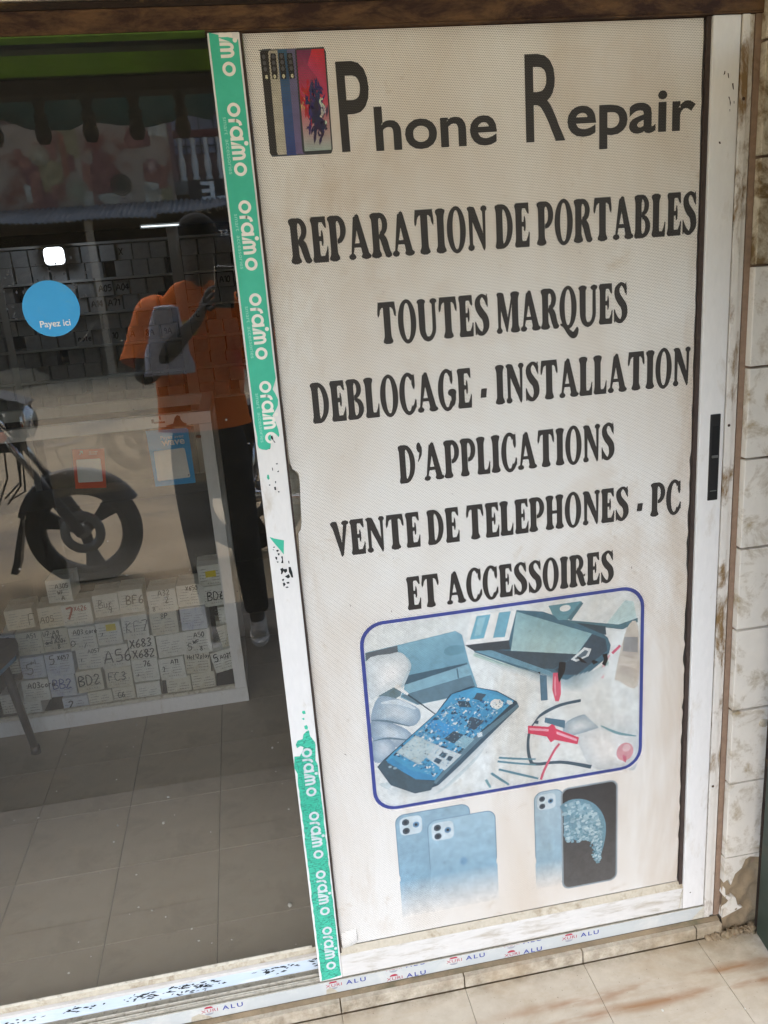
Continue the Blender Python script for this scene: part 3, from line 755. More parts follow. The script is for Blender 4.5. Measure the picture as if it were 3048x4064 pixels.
 ('l', [(0.4669, 0.5579), (0.5124, 0.5373), (0.5604, 0.5160)], (104,150,166), [0.005,0.006,0.005]),
 ('l', [(0.4486, 0.5514), (0.4687, 0.5325), (0.4898, 0.5133)], (104,150,166), [0.006,0.006,0.005]),
 ('l', [(0.4355, 0.5369), (0.4404, 0.5259), (0.4454, 0.5138)], (130,170,176), [0.006,0.006,0.005]),
 ('l', [(0.2559, 0.7948), (0.2897, 0.7623), (0.3267, 0.7250)], (58,78,90), [0.004,0.003,0.002]),
 ('l', [(0.2430, 0.8089), (0.2572, 0.7955), (0.2698, 0.7824)], (232,234,230), [0.010,0.008,0.005]),
]
BOARD = [(0.3837, 0.7604), (0.4958, 0.7273), (0.3210, 0.5647), (0.2283, 0.6430)]
CHIPS = [([(0.2340, 0.6454), (0.2802, 0.6801), (0.3266, 0.6477), (0.3034, 0.6220), (0.2823, 0.6054)], (168,188,192)), ([(0.2391, 0.6444), (0.2807, 0.6752), (0.3206, 0.6479), (0.3002, 0.6264), (0.2827, 0.6112)], (182,200,202)),
 ([(0.3223, 0.6485), (0.3817, 0.6124), (0.3403, 0.5788), (0.3015, 0.6194)], (196,208,210)), ([(0.3377, 0.6278), (0.3505, 0.6206), (0.3412, 0.6101), (0.3294, 0.6196)], (60,84,100)), ([(0.3239, 0.6157), (0.3366, 0.6070), (0.3282, 0.5978), (0.3165, 0.6073)], (60,84,100)), ([(0.3524, 0.6153), (0.3631, 0.6099), (0.3547, 0.6002), (0.3454, 0.6069)], (60,84,100)),
 ([(0.3065, 0.7021), (0.3259, 0.7110), (0.3763, 0.6812), (0.3658, 0.6629), (0.3397, 0.6627)], (66,148,198)), ([(0.4080, 0.7043), (0.4380, 0.6885), (0.4143, 0.6687), (0.3956, 0.6825)], (62,82,98)), ([(0.3665, 0.6757), (0.3885, 0.6622), (0.3657, 0.6435), (0.3439, 0.6601)], (58,78,92)),
 ([(0.3885, 0.6617), (0.4133, 0.6466), (0.3903, 0.6255), (0.3665, 0.6415)], (140,176,186)), ([(0.4236, 0.7612), (0.4459, 0.7537), (0.4314, 0.7401), (0.4160, 0.7474)], (66,88,102)), ([(0.3789, 0.7490), (0.4045, 0.7428), (0.4103, 0.7267), (0.3824, 0.7334)], (52,76,92)),
 ([(0.4547, 0.7342), (0.4632, 0.7385), (0.4763, 0.7353), (0.4835, 0.7270), (0.4800, 0.7166), (0.4688, 0.7119), (0.4568, 0.7187), (0.4527, 0.7270)], (228,230,224)), ([(0.4924, 0.7316), (0.5029, 0.7280), (0.5053, 0.7199), (0.4973, 0.7184), (0.4904, 0.7244)], (206,216,218)), ([(0.4192, 0.6610), (0.4316, 0.6617), (0.4321, 0.6510), (0.4214, 0.6490)], (200,212,214))]
PICT_TEARS = [[(0.6154, 0.8056), (0.6305, 0.8022), (0.6284, 0.7809), (0.6137, 0.7540), (0.6114, 0.7743)], [(0.7166, 0.8082), (0.7283, 0.8092), (0.7301, 0.7929), (0.7238, 0.7778), (0.7157, 0.7848), (0.7211, 0.7953)], [(0.6904, 0.7945), (0.6958, 0.7983), (0.7084, 0.7907), (0.6958, 0.7861)], [(0.6564, 0.8121), (0.6662, 0.8077), (0.6823, 0.7911), (0.6662, 0.7974)], [(0.5655, 0.7893), (0.5716, 0.7883), (0.5689, 0.7831)]]
PHONES = [tuple([(0.2209, 0.4668), (0.3928, 0.4319)][i][0] for i in (0, 1)) + ([(0.2222, 0.2037)][0][1], [(0.3082, 0.4807)][0][1]),
          tuple([(0.2939, 0.4385), (0.4527, 0.4061)][i][0] for i in (0, 1)) + ([(0.2921, 0.2035)][0][1], [(0.3716, 0.4512)][0][1]),
          tuple([(0.5507, 0.4426), (0.6188, 0.4291)][i][0] for i in (0, 1)) + ([(0.5505, 0.2129)][0][1], [(0.5838, 0.4770)][0][1]),
          tuple([(0.6167, 0.3599), (0.7546, 0.3316)][i][0] for i in (0, 1)) + ([(0.6202, 0.1937)][0][1], [(0.6825, 0.4749)][0][1])]
POSTER_NICKS = [[(0.6743, 1.0067), (0.6779, 1.0062), (0.6768, 1.0016), (0.6734, 1.0026)], [(0.7845, 1.0094), (0.7857, 1.0081), (0.7852, 1.0036), (0.7840, 1.0049)], [(0.8198, 1.0040), (0.8215, 1.0026), (0.8198, 1.0017)], [(0.1185, 0.6625), (0.1222, 0.6615), (0.1255, 0.6561), (0.1265, 0.6549), (0.1221, 0.6598)]]
TAPE_END = [(0.0109, 1.4086), (0.0130, 1.3819), (0.0117, 1.3676), (0.0135, 1.3607), (0.0192, 1.3571), (0.0282, 1.3552), (0.0358, 1.3589), (0.0397, 1.3879), (0.0440, 1.3830), (0.0485, 1.3847), (0.0534, 1.3775), (0.0552, 1.3818), (0.0536, 1.3953), (0.0501, 1.4089), (0.0459, 1.4204), (0.0551, 1.4326), (0.0584, 1.4388), (0.0600, 1.4495), (0.0559, 1.4619), (0.0519, 1.4698), (0.0571, 1.4822), (0.0602, 1.4905)]
TAPE_LOW_TOP = [(0.0082, 0.6548), (0.0113, 0.6822), (0.0227, 0.6809), (0.0301, 0.6930), (0.0329, 0.7017), (0.0267, 0.7054), (0.0189, 0.7017), (0.0172, 0.7104), (0.0222, 0.7195), (0.0329, 0.7209), (0.0360, 0.7320), (0.0436, 0.7389), (0.0485, 0.7397), (0.0494, 0.7263), (0.0580, 0.7097), (0.0589, 0.7028), (0.0552, 0.6647), (0.0589, 0.6538)]
TAPE_SCRAPS = [[(0.0139, 1.1805), (0.0233, 1.1757), (0.0412, 1.1698), (0.0376, 1.1402), (0.0319, 1.1506), (0.0241, 1.1624), (0.0155, 1.1767)], [(0.0234, 1.3064), (0.0262, 1.3066), (0.0271, 1.2980), (0.0246, 1.2960), (0.0220, 1.3002)], [(0.0395, 0.7881), (0.0445, 0.7877), (0.0456, 0.7800), (0.0401, 0.7803), (0.0379, 0.7843)], [(0.0362, 0.7699), (0.0414, 0.7714), (0.0417, 0.7673), (0.0394, 0.7661)], [(0.0394, 0.7512), (0.0447, 0.7536), (0.0471, 0.7482), (0.0458, 0.7419), (0.0402, 0.7445)]]
WORDS = [(2.126, 2.006, 1), (1.965, 1.847, 1), (1.807, 1.687, 1), (1.647, 1.527, 1), (1.487, 1.367, 0.8), (0.698, 0.578, 1), (0.538, 0.415, 1), (0.383, 0.260, 1), (0.227, 0.104, 1)]
STILE_CHIPS = [[(0.0423, 1.3270), (0.0457, 1.3274), (0.0458, 1.3249), (0.0428, 1.3249)], [(0.0339, 1.3197), (0.0354, 1.3192), (0.0356, 1.3134), (0.0341, 1.3140)], [(0.0433, 1.3113), (0.0466, 1.3125), (0.0463, 1.3097), (0.0439, 1.3092)], [(0.0368, 1.2919), (0.0392, 1.2920), (0.0383, 1.2875), (0.0368, 1.2885)], [(0.0243, 1.2867), (0.0271, 1.2868), (0.0268, 1.2843), (0.0244, 1.2846)], [(0.0336, 1.2806), (0.0372, 1.2810), (0.0373, 1.2744), (0.0341, 1.2743)], [(0.0402, 1.2715), (0.0435, 1.2707), (0.0426, 1.2683), (0.0403, 1.2694)],
 [(0.0388, 1.3814), (0.0418, 1.3820), (0.0429, 1.3739), (0.0461, 1.3675), (0.0442, 1.3681), (0.0409, 1.3741), (0.0386, 1.3764)], [(0.0281, 1.3564), (0.0351, 1.3566), (0.0343, 1.3583), (0.0302, 1.3576)], [(0.0233, 1.1509), (0.0275, 1.1520), (0.0292, 1.1490), (0.0250, 1.1474)], [(0.0257, 1.1451), (0.0303, 1.1434), (0.0282, 1.1393), (0.0263, 1.1407)], [(0.0203, 1.1382), (0.0242, 1.1366), (0.0231, 1.1302), (0.0204, 1.1338)], [(0.0316, 1.1367), (0.0351, 1.1373), (0.0349, 1.1220), (0.0305, 1.1233), (0.0333, 1.1299)], [(0.0185, 1.1591), (0.0222, 1.1592), (0.0216, 1.1572), (0.0183, 1.1572)], [(0.0166, 1.1544), (0.0199, 1.1530), (0.0189, 1.1514)], [(0.0448, 1.1262), (0.0468, 1.1255), (0.0470, 1.1197), (0.0451, 1.1207)],
 [(0.0272, 1.1110), (0.0325, 1.1129), (0.0351, 1.1078), (0.0301, 1.0996), (0.0276, 1.0995), (0.0286, 1.1053)], [(0.0342, 1.1096), (0.0404, 1.1097), (0.0409, 1.1043), (0.0364, 1.1010), (0.0342, 1.1035)], [(0.0442, 1.1127), (0.0484, 1.1125), (0.0508, 1.1001), (0.0513, 1.0889), (0.0477, 1.0901), (0.0459, 1.0974), (0.0439, 1.1021)], [(0.0346, 1.0935), (0.0433, 1.0978), (0.0452, 1.0909), (0.0409, 1.0888)], [(0.0289, 1.0887), (0.0331, 1.0893), (0.0309, 1.0840), (0.0282, 1.0862)], [(0.0290, 1.0798), (0.0322, 1.0816), (0.0348, 1.0768), (0.0302, 1.0719)], [(0.0363, 1.0810), (0.0422, 1.0813), (0.0426, 1.0779), (0.0380, 1.0775)], [(0.0332, 1.0708), (0.0374, 1.0720), (0.0403, 1.0693), (0.0360, 1.0686)], [(0.0216, 1.1276), (0.0259, 1.1274), (0.0245, 1.1241)]]
STILE_CHIPS_R = [[(0.9533, 1.9798), (0.9552, 1.9789), (0.9545, 1.9743), (0.9514, 1.9721)], [(0.9597, 1.9760), (0.9619, 1.9750), (0.9632, 1.9662), (0.9608, 1.9683)], [(0.9692, 1.9578), (0.9725, 1.9581), (0.9740, 1.9463), (0.9715, 1.9484)], [(0.9629, 1.9350), (0.9652, 1.9353), (0.9690, 1.9240), (0.9674, 1.9181), (0.9659, 1.9290)], [(0.9745, 1.9271), (0.9758, 1.9274), (0.9761, 1.9231), (0.9747, 1.9227)], [(0.9662, 1.9132), (0.9681, 1.9128), (0.9674, 1.9082)], [(0.9465, 1.8573), (0.9500, 1.8577), (0.9514, 1.8536), (0.9483, 1.8532)], [(0.9444, 0.1205), (0.9474, 0.1216), (0.9483, 0.1191), (0.9455, 0.1175)]]
SCUFFS = [([(-0.4103, 0.0938)][0][0], [(-0.4103, 0.0938)][0][1], .035, .018, 26), ([(-0.3036, 0.0934)][0][0], [(-0.3036, 0.0934)][0][1], .07, .018, 54), ([(-0.2590, 0.0959)][0][0], [(-0.2590, 0.0959)][0][1], .06, .014, 22), ([(-0.1163, 0.1042)][0][0], [(-0.1163, 0.1042)][0][1], .035, .018, 34), ([(-0.0584, 0.1026)][0][0], [(-0.0584, 0.1026)][0][1], .03, .012, 16), ([(-0.0031, 0.0953)][0][0], [(-0.0031, 0.0953)][0][1], .02, .010, 10), ([(-0.5338, 0.0977)][0][0], [(-0.5338, 0.0977)][0][1], .07, .008, 14), ([(-0.6611, 0.0926)][0][0], [(-0.6611, 0.0926)][0][1], .05, .010, 10)]
STICKER = ([(-0.3287, 1.6474)][0][0], [(-0.3287, 1.6474)][0][1], ([(-0.2786, 1.6434)][0][0] - [(-0.3783, 1.6515)][0][0]) / 2)
STICKER_TEXT = ([(-0.3530, 1.6191)][0][0], [(-0.2998, 1.6200)][0][0], [(-0.3279, 1.6115)][0][1], [(-0.3251, 1.6271)][0][1])
GLUE = [([(-0.3455, 1.7122)][0][0], [(-0.3455, 1.7122)][0][1], .06, .03, 12), ([(-0.2800, 1.6941)][0][0], [(-0.2800, 1.6941)][0][1], .03, .035, 8), ([(-0.3782, 1.6909)][0][0], [(-0.3782, 1.6909)][0][1], .03, .05, 8), ([(-0.3891, 1.6545)][0][0], [(-0.3891, 1.6545)][0][1], .015, .05, 5)]
GLASS_SCRATCH = [[(-0.2649, 1.6969), (-0.2541, 1.6814), (-0.2515, 1.6488), (-0.2523, 1.6325)], [(-0.2972, 1.5784), (-0.2784, 1.5934), (-0.2582, 1.6165)], [(-0.3995, 1.6203), (-0.3893, 1.6044), (-0.3758, 1.5909)], [(-0.3896, 1.6931), (-0.3701, 1.7062), (-0.3450, 1.7148)]]
COUNTER_PEEL = [[(-0.3427, 1.2038), (-0.3345, 1.2046), (-0.3338, 1.1918), (-0.3421, 1.1899)], [(-0.3138, 1.2146), (-0.3086, 1.2140), (-0.3085, 1.2002), (-0.3148, 1.2009)], [(-0.2599, 1.2024), (-0.2505, 1.2114), (-0.2404, 1.2070), (-0.2394, 1.1947), (-0.2328, 1.1840), (-0.2203, 1.1771), (-0.2227, 1.1673), (-0.2913, 1.1706), (-0.2958, 1.1767), (-0.2681, 1.1821)], [(-0.2246, 1.1653), (-0.2045, 1.1654), (-0.2098, 1.1547), (-0.2219, 1.1577)], [(-0.1970, 1.1287), (-0.1884, 1.1317), (-0.1752, 1.1286), (-0.1781, 1.1193), (-0.1926, 1.1208)], [(-0.3360, 1.1948), (-0.2961, 1.1934), (-0.2953, 1.1872), (-0.3359, 1.1881)]]
SIGN_BLUE = [(-0.3684, 1.1638), (-0.2193, 1.1602), (-0.2190, 0.9537), (-0.3638, 0.9557)]
SIGN_BLUE_BLANK = [(-0.3516, 1.0824), (-0.3488, 1.0866), (-0.2455, 1.0887), (-0.2406, 1.0848), (-0.2352, 0.9811), (-0.2380, 0.9768), (-0.3490, 0.9748), (-0.3528, 0.9787)]
SIGN_BLUE_TEXT = [("Payez avec", [(-0.3206, 1.1319)][0][0], [(-0.2385, 1.1314)][0][0], [(-0.2819, 1.1232)][0][1], [(-0.2796, 1.1398)][0][1], 0.0), ("wave", [(-0.3198, 1.1149)][0][0], [(-0.2376, 1.1144)][0][0], [(-0.2848, 1.1032)][0][1], [(-0.2821, 1.1221)][0][1], 0.02)]
SIGN_ORANGE = [(-0.6315, 1.1246), (-0.5215, 1.1158), (-0.5374, 0.9729), (-0.6437, 0.9810)]
SIGN_ORANGE_BLANK = [(-0.6239, 1.0836), (-0.6208, 1.0866), (-0.5439, 1.0825), (-0.5403, 1.0787), (-0.5447, 1.0000), (-0.5474, 0.9969), (-0.6274, 1.0018), (-0.6305, 1.0055)]
SIGN_ORANGE_TEXT = [("Orange", [(-0.5754, 1.1095)][0][0], [(-0.5460, 1.1084)][0][0], [(-0.5625, 1.1047)][0][1], [(-0.5613, 1.1118)][0][1], 0.0), ("Money", [(-0.5765, 1.1023)][0][0], [(-0.5493, 1.1010)][0][0], [(-0.5637, 1.0970)][0][1], [(-0.5625, 1.1041)][0][1], 0.0)]
SIGN_ARROW = [(-0.6038, 1.1093)][0]
WAVY = [(-0.7843, 2.3126), (-0.6990, 2.2849), (-0.5756, 2.2764), (-0.4751, 2.3064), (-0.4315, 2.2975), (-0.3537, 2.2874), (-0.2523, 2.2774), (-0.1754, 2.2900), (-0.1026, 2.3127), (0.0054, 2.2900)]
SIGN_WORDS = [("L", [(-0.0656, 2.7843)][0][0], [(-0.0656, 2.7843)][0][0] + 0.20, [(-0.0704, 2.7467)][0][1], [(-0.1581, 3.0099)][0][1], 0.03), ("E", [(-0.2819, 2.8226)][0][0], [(-0.0847, 2.8108)][0][0], [(-0.1920, 2.7515)][0][1], [(-0.1581, 3.0099)][0][1], 0.03),
  ("by", [(-0.1290, 2.6232)][0][0], [(0.0061, 2.6148)][0][0], [(-0.0676, 2.5812)][0][1], [(-0.0555, 2.6760)][0][1], 0.015), ("JC", [(-0.4108, 2.6347)][0][0], [(-0.1739, 2.6199)][0][0], [(-0.3097, 2.5648)][0][1], [(-0.2924, 2.6950)][0][1], 0.015)]
SIGN_ST = ([(-0.0946, 2.2415)][0][0], [(0.0323, 2.2331)][0][0], [(-0.0412, 2.1925)][0][1], [(-0.0310, 2.2731)][0][1])
BACK_WORDS = [(3, 1, -0.66, 'A05'), (3, 1, -0.545, 'A04'), (3, 0, -0.715, 'A14'), (3, 0, -0.63, 'A71'), (3, 0, -0.54, 'SE'), (3, 1, -0.05, 'A10'), (2, 0, -0.79, 'note'), (2, 0, -0.635, '10'), (2, 0, -0.555, 'A'), (2, 0, -0.40, '8A'), (2, 0, -0.32, '9A'), (2, 1, -0.19, '7C'), (4, 1, -0.50, 'X')]
def carton_at(q, tilt, words_, label, m, yellow):
    """left, right, top and bottom points of a carton's front"""
    (xl, _), (xr, _), (_, zt), (_, zb) = q
    return ((xl + xr) / 2, (zt + zb) / 2, abs(xr - xl) - 0.0030, abs(zt - zb) - 0.0022, tilt, words_, label, m, yellow)
CARTONS = [
 carton_at([(-0.9847, 0.5074), (-0.8820, 0.5027), (-0.9268, 0.5405), (-0.9421, 0.4591)], 0, [('F', 0.78, 0.12, 0.55, 0.0022)], 'white carton lettered F on its side, far left of the upper row', 'carton_warm', None),
 carton_at([(-0.8695, 0.4964), (-0.7683, 0.4917), (-0.8121, 0.5329), (-0.8279, 0.4448)], 0, [('A05', 0.05, 0.3, 0.28, 0.0022)], 'white carton marked A05 sideways, next to the one marked with a red 7', 'carton_warm', None),
 carton_at([(-0.8210, 0.5973), (-0.7285, 0.5935), (-0.7675, 0.6370), (-0.7839, 0.5443)], 0, [('A305', 0.36, 0.62, 0.2, 0.0022), ('WF', 0.42, 0.36, 0.17, 0.0022), ('A', 0.55, 0.1, 0.18, 0.0024)], 'white carton marked A305 and WF standing on top of the heap', 'carton', None),
 carton_at([(-0.7817, 0.4943), (-0.6714, 0.4891), (-0.7198, 0.5318), (-0.7355, 0.4403)], 0, [('7', 0.12, 0.35, 0.5, 0.0055, 'marker_red'), ('X626', 0.42, 0.7, 0.2, 0.0022, 'marker_red')], 'white carton with a big red 7 below the topmost carton', 'carton', None),
 carton_at([(-0.6655, 0.5145), (-0.5698, 0.5102), (-0.6111, 0.5533), (-0.6260, 0.4617)], 0, [('Bur', 0.18, 0.4, 0.34, 0.002, 'marker_grey'), ('9', 0.55, 0.12, 0.3, 0.002, 'marker_grey')], 'white carton with scribbled worn grey marker, left of the BF6 carton', 'carton', None),
 carton_at([(-0.5692, 0.5208), (-0.4755, 0.5166), (-0.5158, 0.5615), (-0.5306, 0.4664)], 0, [('BF6', 0.28, 0.38, 0.36, 0.003)], 'white carton marked BF6 in black pen', 'carton', None),
 carton_at([(-0.4638, 0.5071), (-0.3519, 0.5021), (-0.4021, 0.5453), (-0.4156, 0.4526)], 0, [('A32', 0.38, 0.74, 0.24, 0.0022), ('2', 0.6, 0.4, 0.24, 0.0022), ('8', 0.12, 0.08, 0.2, 0.002)], 'white carton marked A32 and 2, right of the BF6 carton', 'carton', None),
 carton_at([(-0.3535, 0.5116), (-0.2473, 0.5069), (-0.2951, 0.5489), (-0.3074, 0.4589)], 0, [('X650', 0.35, 0.74, 0.2, 0.0022)], 'white carton marked X650 in the upper row', 'carton', None),
 carton_at([(-0.2629, 0.5851), (-0.1594, 0.5809), (-0.2064, 0.6209), (-0.2176, 0.5348)], 0, [], 'white carton with a yellow price label on top of the BD6 carton', 'carton', (0.28, 0.42)),
 carton_at([(-0.2546, 0.4958), (-0.1648, 0.4918), (-0.2048, 0.5330), (-0.2161, 0.4455)], 0, [('BD6', 0.15, 0.3, 0.4, 0.003)], 'white carton marked BD6 at the right end of the upper row', 'carton', None),
 carton_at([(-1.0190, 0.4145), (-0.9675, 0.4119), (-0.9879, 0.4411), (-0.9997, 0.3800)], 0, [('A12', 0.1, 0.6, 0.25, 0.0025, 'marker_blue')], 'bluish carton marked A12 partly hidden behind the chair', 'carton_blue', None),
 carton_at([(-0.9629, 0.4074), (-0.8646, 0.4023), (-0.9060, 0.4473), (-0.9236, 0.3521)], 0, [('A51', 0.42, 0.72, 0.2, 0.002, 'marker_grey')], 'yellowed carton marked A51 beside the chair', 'carton_warm', None),
 carton_at([(-0.8693, 0.4070), (-0.7701, 0.4020), (-0.8125, 0.4456), (-0.8289, 0.3531)], 0, [('U7-A9', 0.06, 0.74, 0.2, 0.002), ('A30', 0.36, 0.56, 0.17, 0.002), ('and A20s', 0.1, 0.36, 0.17, 0.002), ('8', 0.52, 0.1, 0.2, 0.002)], 'yellowed carton with three handwritten lines ending in A20s', 'carton_warm', None),
 carton_at([(-0.7764, 0.3975), (-0.6707, 0.3921), (-0.7165, 0.4374), (-0.7328, 0.3412)], 0, [('A03 core', 0.2, 0.7, 0.2, 0.0022), ('O', 0.05, 0.2, 0.25, 0.002), ('/', 0.5, 0.05, 0.25, 0.002)], 'white carton marked A03 core with a tick, third row', 'carton', None),
 carton_at([(-0.6718, 0.4020), (-0.5763, 0.3972), (-0.6174, 0.4414), (-0.6326, 0.3480)], 0, [('/', 0.18, 0.4, 0.18, 0.002)], 'white carton with a yellow label in the middle of the heap', 'carton', (0.42, 0.62)),
 carton_at([(-0.5734, 0.4157), (-0.4743, 0.4108), (-0.5171, 0.4581), (-0.5325, 0.3582)], 0, [('KF7', 0.12, 0.3, 0.42, 0.0026, 'marker_grey')], 'white carton marked KF7 in worn pen, below the BF6 carton', 'carton', None),
 carton_at([(-0.4685, 0.4110), (-0.3626, 0.4058), (-0.4094, 0.4517), (-0.4236, 0.3543)], 0, [('8P', 0.4, 0.7, 0.22, 0.0024)], 'yellowed carton marked 8P below the A32 carton', 'carton_warm', None),
 carton_at([(-0.3523, 0.4176), (-0.2511, 0.4126), (-0.2961, 0.4573), (-0.3089, 0.3627)], 0, [], 'blank bluish carton below the X650 carton', 'carton_blue', None),
 carton_at([(-0.2078, 0.4073), (-0.1581, 0.4049), (-0.1787, 0.4401), (-0.1879, 0.3671)], 0, [], 'plain narrow carton at the right end, behind the leaning ones', 'carton', None),
 carton_at([(-0.9655, 0.3060), (-0.8746, 0.3009), (-0.9127, 0.3440), (-0.9294, 0.2534)], 0, [('oil', 0.42, 0.68, 0.2, 0.002), ('5', 0.2, 0.2, 0.5, 0.003)], 'bluish carton marked oil and 5, beside the chair seat', 'carton_blue', None),
 carton_at([(-0.8754, 0.3060), (-0.7697, 0.3001), (-0.8154, 0.3446), (-0.8320, 0.2504)], 0, [('5', 0.15, 0.55, 0.38, 0.0028), ('X657', 0.45, 0.72, 0.18, 0.0022)], 'bluish carton marked 5 and X657 above the BB2 carton', 'carton_blue', None),
 carton_at([(-0.7631, 0.3057), (-0.6603, 0.3000), (-0.7056, 0.3401), (-0.7199, 0.2550)], 0, [('A057', 0.45, 0.78, 0.2, 0.002), ('/', 0.15, 0.42, 0.15, 0.002)], 'white carton marked A057 above the BD2 carton', 'carton', None),
 carton_at([(-0.6680, 0.3051), (-0.5631, 0.2993), (-0.6090, 0.3443), (-0.6242, 0.2493)], 0, [('A56', 0.08, 0.25, 0.55, 0.0038)], 'white carton with bold black A56', 'carton', None),
 carton_at([(-0.5635, 0.3226), (-0.4594, 0.3170), (-0.5049, 0.3636), (-0.5199, 0.2653)], 0, [('X683', 0.05, 0.56, 0.34, 0.0036), ('X682', 0.1, 0.08, 0.34, 0.0036)], 'white carton with bold black X683 and X682 on two lines', 'carton', None),
 carton_at([(-0.4565, 0.3173), (-0.3467, 0.3113), (-0.3957, 0.3565), (-0.4094, 0.2608)], 0, [], 'blank white carton right of the X683 carton', 'carton', None),
 carton_at([(-0.3517, 0.3172), (-0.2467, 0.3116), (-0.2932, 0.3603), (-0.3070, 0.2577)], 0, [('A50', 0.38, 0.7, 0.2, 0.0024), ('WF', 0.32, 0.44, 0.16, 0.0022), ('5', 0.1, 0.2, 0.28, 0.0024), ('8', 0.55, 0.12, 0.18, 0.0022)], 'white carton marked A50 and WF above the leaning one', 'carton', None),
 carton_at([(-0.2159, 0.3208), (-0.1540, 0.3175), (-0.1796, 0.3626), (-0.1913, 0.2693)], -8, [], 'blank leaning carton at the far right of the heap', 'carton_warm', None),
 carton_at([(-0.9811, 0.2083), (-0.8784, 0.2020), (-0.9224, 0.2458), (-0.9394, 0.1537)], 0, [('A03core', 0.22, 0.62, 0.26, 0.0026)], 'white carton marked A03core in slanted pen, next to the chair leg', 'carton', None),
 carton_at([(-0.8796, 0.2110), (-0.7788, 0.2048), (-0.8221, 0.2488), (-0.8384, 0.1564)], 0, [('BB2', 0.1, 0.38, 0.42, 0.003, 'marker_blue')], 'bluish carton marked BB2 in blue ink', 'carton_blue', None),
 carton_at([(-0.7773, 0.2136), (-0.6783, 0.2077), (-0.7210, 0.2519), (-0.7366, 0.1590)], 0, [('BD2', 0.05, 0.32, 0.45, 0.0032)], 'yellowed carton marked BD2 with a long tail', 'carton_warm', None),
 carton_at([(-0.6689, 0.2122), (-0.5660, 0.2060), (-0.6116, 0.2472), (-0.6254, 0.1603)], 0, [('FC3', 0.08, 0.36, 0.4, 0.0026, 'marker_grey')], 'yellowed carton marked FC3 in faded pen', 'carton_warm', None),
 carton_at([(-0.5636, 0.2296), (-0.4615, 0.2236), (-0.5062, 0.2696), (-0.5208, 0.1729)], 0, [('76', 0.44, 0.66, 0.24, 0.0026), ('/', 0.16, 0.25, 0.12, 0.002)], 'white carton marked 76 below the X683 carton', 'carton', None),
 carton_at([(-0.4619, 0.2214), (-0.3600, 0.2154), (-0.4051, 0.2601), (-0.4185, 0.1661)], 0, [('A11', 0.48, 0.72, 0.2, 0.0024), ('7', 0.12, 0.4, 0.2, 0.0022)], 'white carton marked A11 and 7 below a blank one', 'carton', None),
 carton_at([(-0.3613, 0.2267), (-0.2615, 0.2208), (-0.3061, 0.2642), (-0.3184, 0.1731)], 0, [('Hot12play', 0.1, 0.72, 0.2, 0.002)], 'yellowed carton with one cramped handwritten word along its top', 'carton_warm', None),
 carton_at([(-0.2561, 0.2165), (-0.1641, 0.2111), (-0.2050, 0.2549), (-0.2166, 0.1632)], -9, [('5', 0.1, 0.55, 0.34, 0.0028), ('A025', 0.38, 0.6, 0.2, 0.0022)], 'white carton marked 5 and A025 tilted at the right end', 'carton', None),
 carton_at([(-1.0679, 0.1625), (-1.0128, 0.1590), (-1.0330, 0.1991), (-1.0489, 0.1164)], 0, [], 'blank carton behind the chair leg, lower left', 'carton', None),
 carton_at([(-1.0121, 0.1331), (-0.9202, 0.1272), (-0.9612, 0.1574), (-0.9731, 0.0932)], 0, [], 'blank white carton on the bottom row left of the chair leg', 'carton', None),
 carton_at([(-0.8446, 0.1209), (-0.7483, 0.1147), (-0.7913, 0.1484), (-0.8036, 0.0771)], 0, [('2', 0.2, 0.3, 0.5, 0.003)], 'bluish carton marked 2 on the bottom row', 'carton_blue', None),
 carton_at([(-0.7474, 0.1270), (-0.6537, 0.1209), (-0.6955, 0.1555), (-0.7075, 0.0826)], 0, [], 'yellowed blank carton on the bottom row right of the one marked 2', 'carton_warm', None),
 carton_at([(-0.6534, 0.1301), (-0.5658, 0.1244), (-0.6045, 0.1602), (-0.6163, 0.0852)], 0, [('G6', 0.2, 0.42, 0.3, 0.0024, 'marker_grey')], 'yellowed carton with faded G6 on the bottom row', 'carton_warm', None),
 carton_at([(-0.5619, 0.1307), (-0.4660, 0.1246), (-0.5079, 0.1695), (-0.5219, 0.0758)], 0, [], 'blank white carton below the 76 carton on the bottom row', 'carton', None),
 carton_at([(-0.4450, 0.1353), (-0.3469, 0.1291), (-0.3901, 0.1748), (-0.4035, 0.0794)], 0, [], 'blank yellowed carton, second from the right on the bottom row', 'carton_warm', None),
 carton_at([(-0.3465, 0.1408), (-0.2517, 0.1349), (-0.2946, 0.1726), (-0.3052, 0.0933)], 0, [], 'blank yellowed carton at the right end of the bottom row', 'carton_warm', None),
 carton_at([(-1.0381, 0.3162), (-0.9698, 0.3123), (-0.9987, 0.3417), (-1.0106, 0.2796)], 0, [], 'yellowed carton hidden behind the chair seat', 'carton_warm', None),
]
# ------------------------------------------------------------------ the ground and the shop shell
Z_IN = 0.037                     # shop floor
def tile_set(parent, name, xs, ys, z_top, th, gap, m, jitter=0.0006):
    """floor tiles one by one, sharing mesh data between equal sizes"""
    cache = {}
    for i in range(len(xs) - 1):
        for j in range(len(ys) - 1):
            w, d = xs[i + 1] - xs[i] - gap, ys[j + 1] - ys[j] - gap
            key = (round(w, 3), round(d, 3))
            loc = ((xs[i] + xs[i + 1]) / 2, (ys[j] + ys[j + 1]) / 2, z_top - th / 2 + RNG.uniform(-jitter, jitter))
            if key not in cache:
                o = MB().bbox(-w / 2, w / 2, -d / 2, d / 2, -th / 2, th / 2, 0.0012).build(name, m, parent, loc)
                cache[key] = o
            else:
                o = cache[key].copy(); COL.objects.link(o); o.parent = parent; o.location = loc

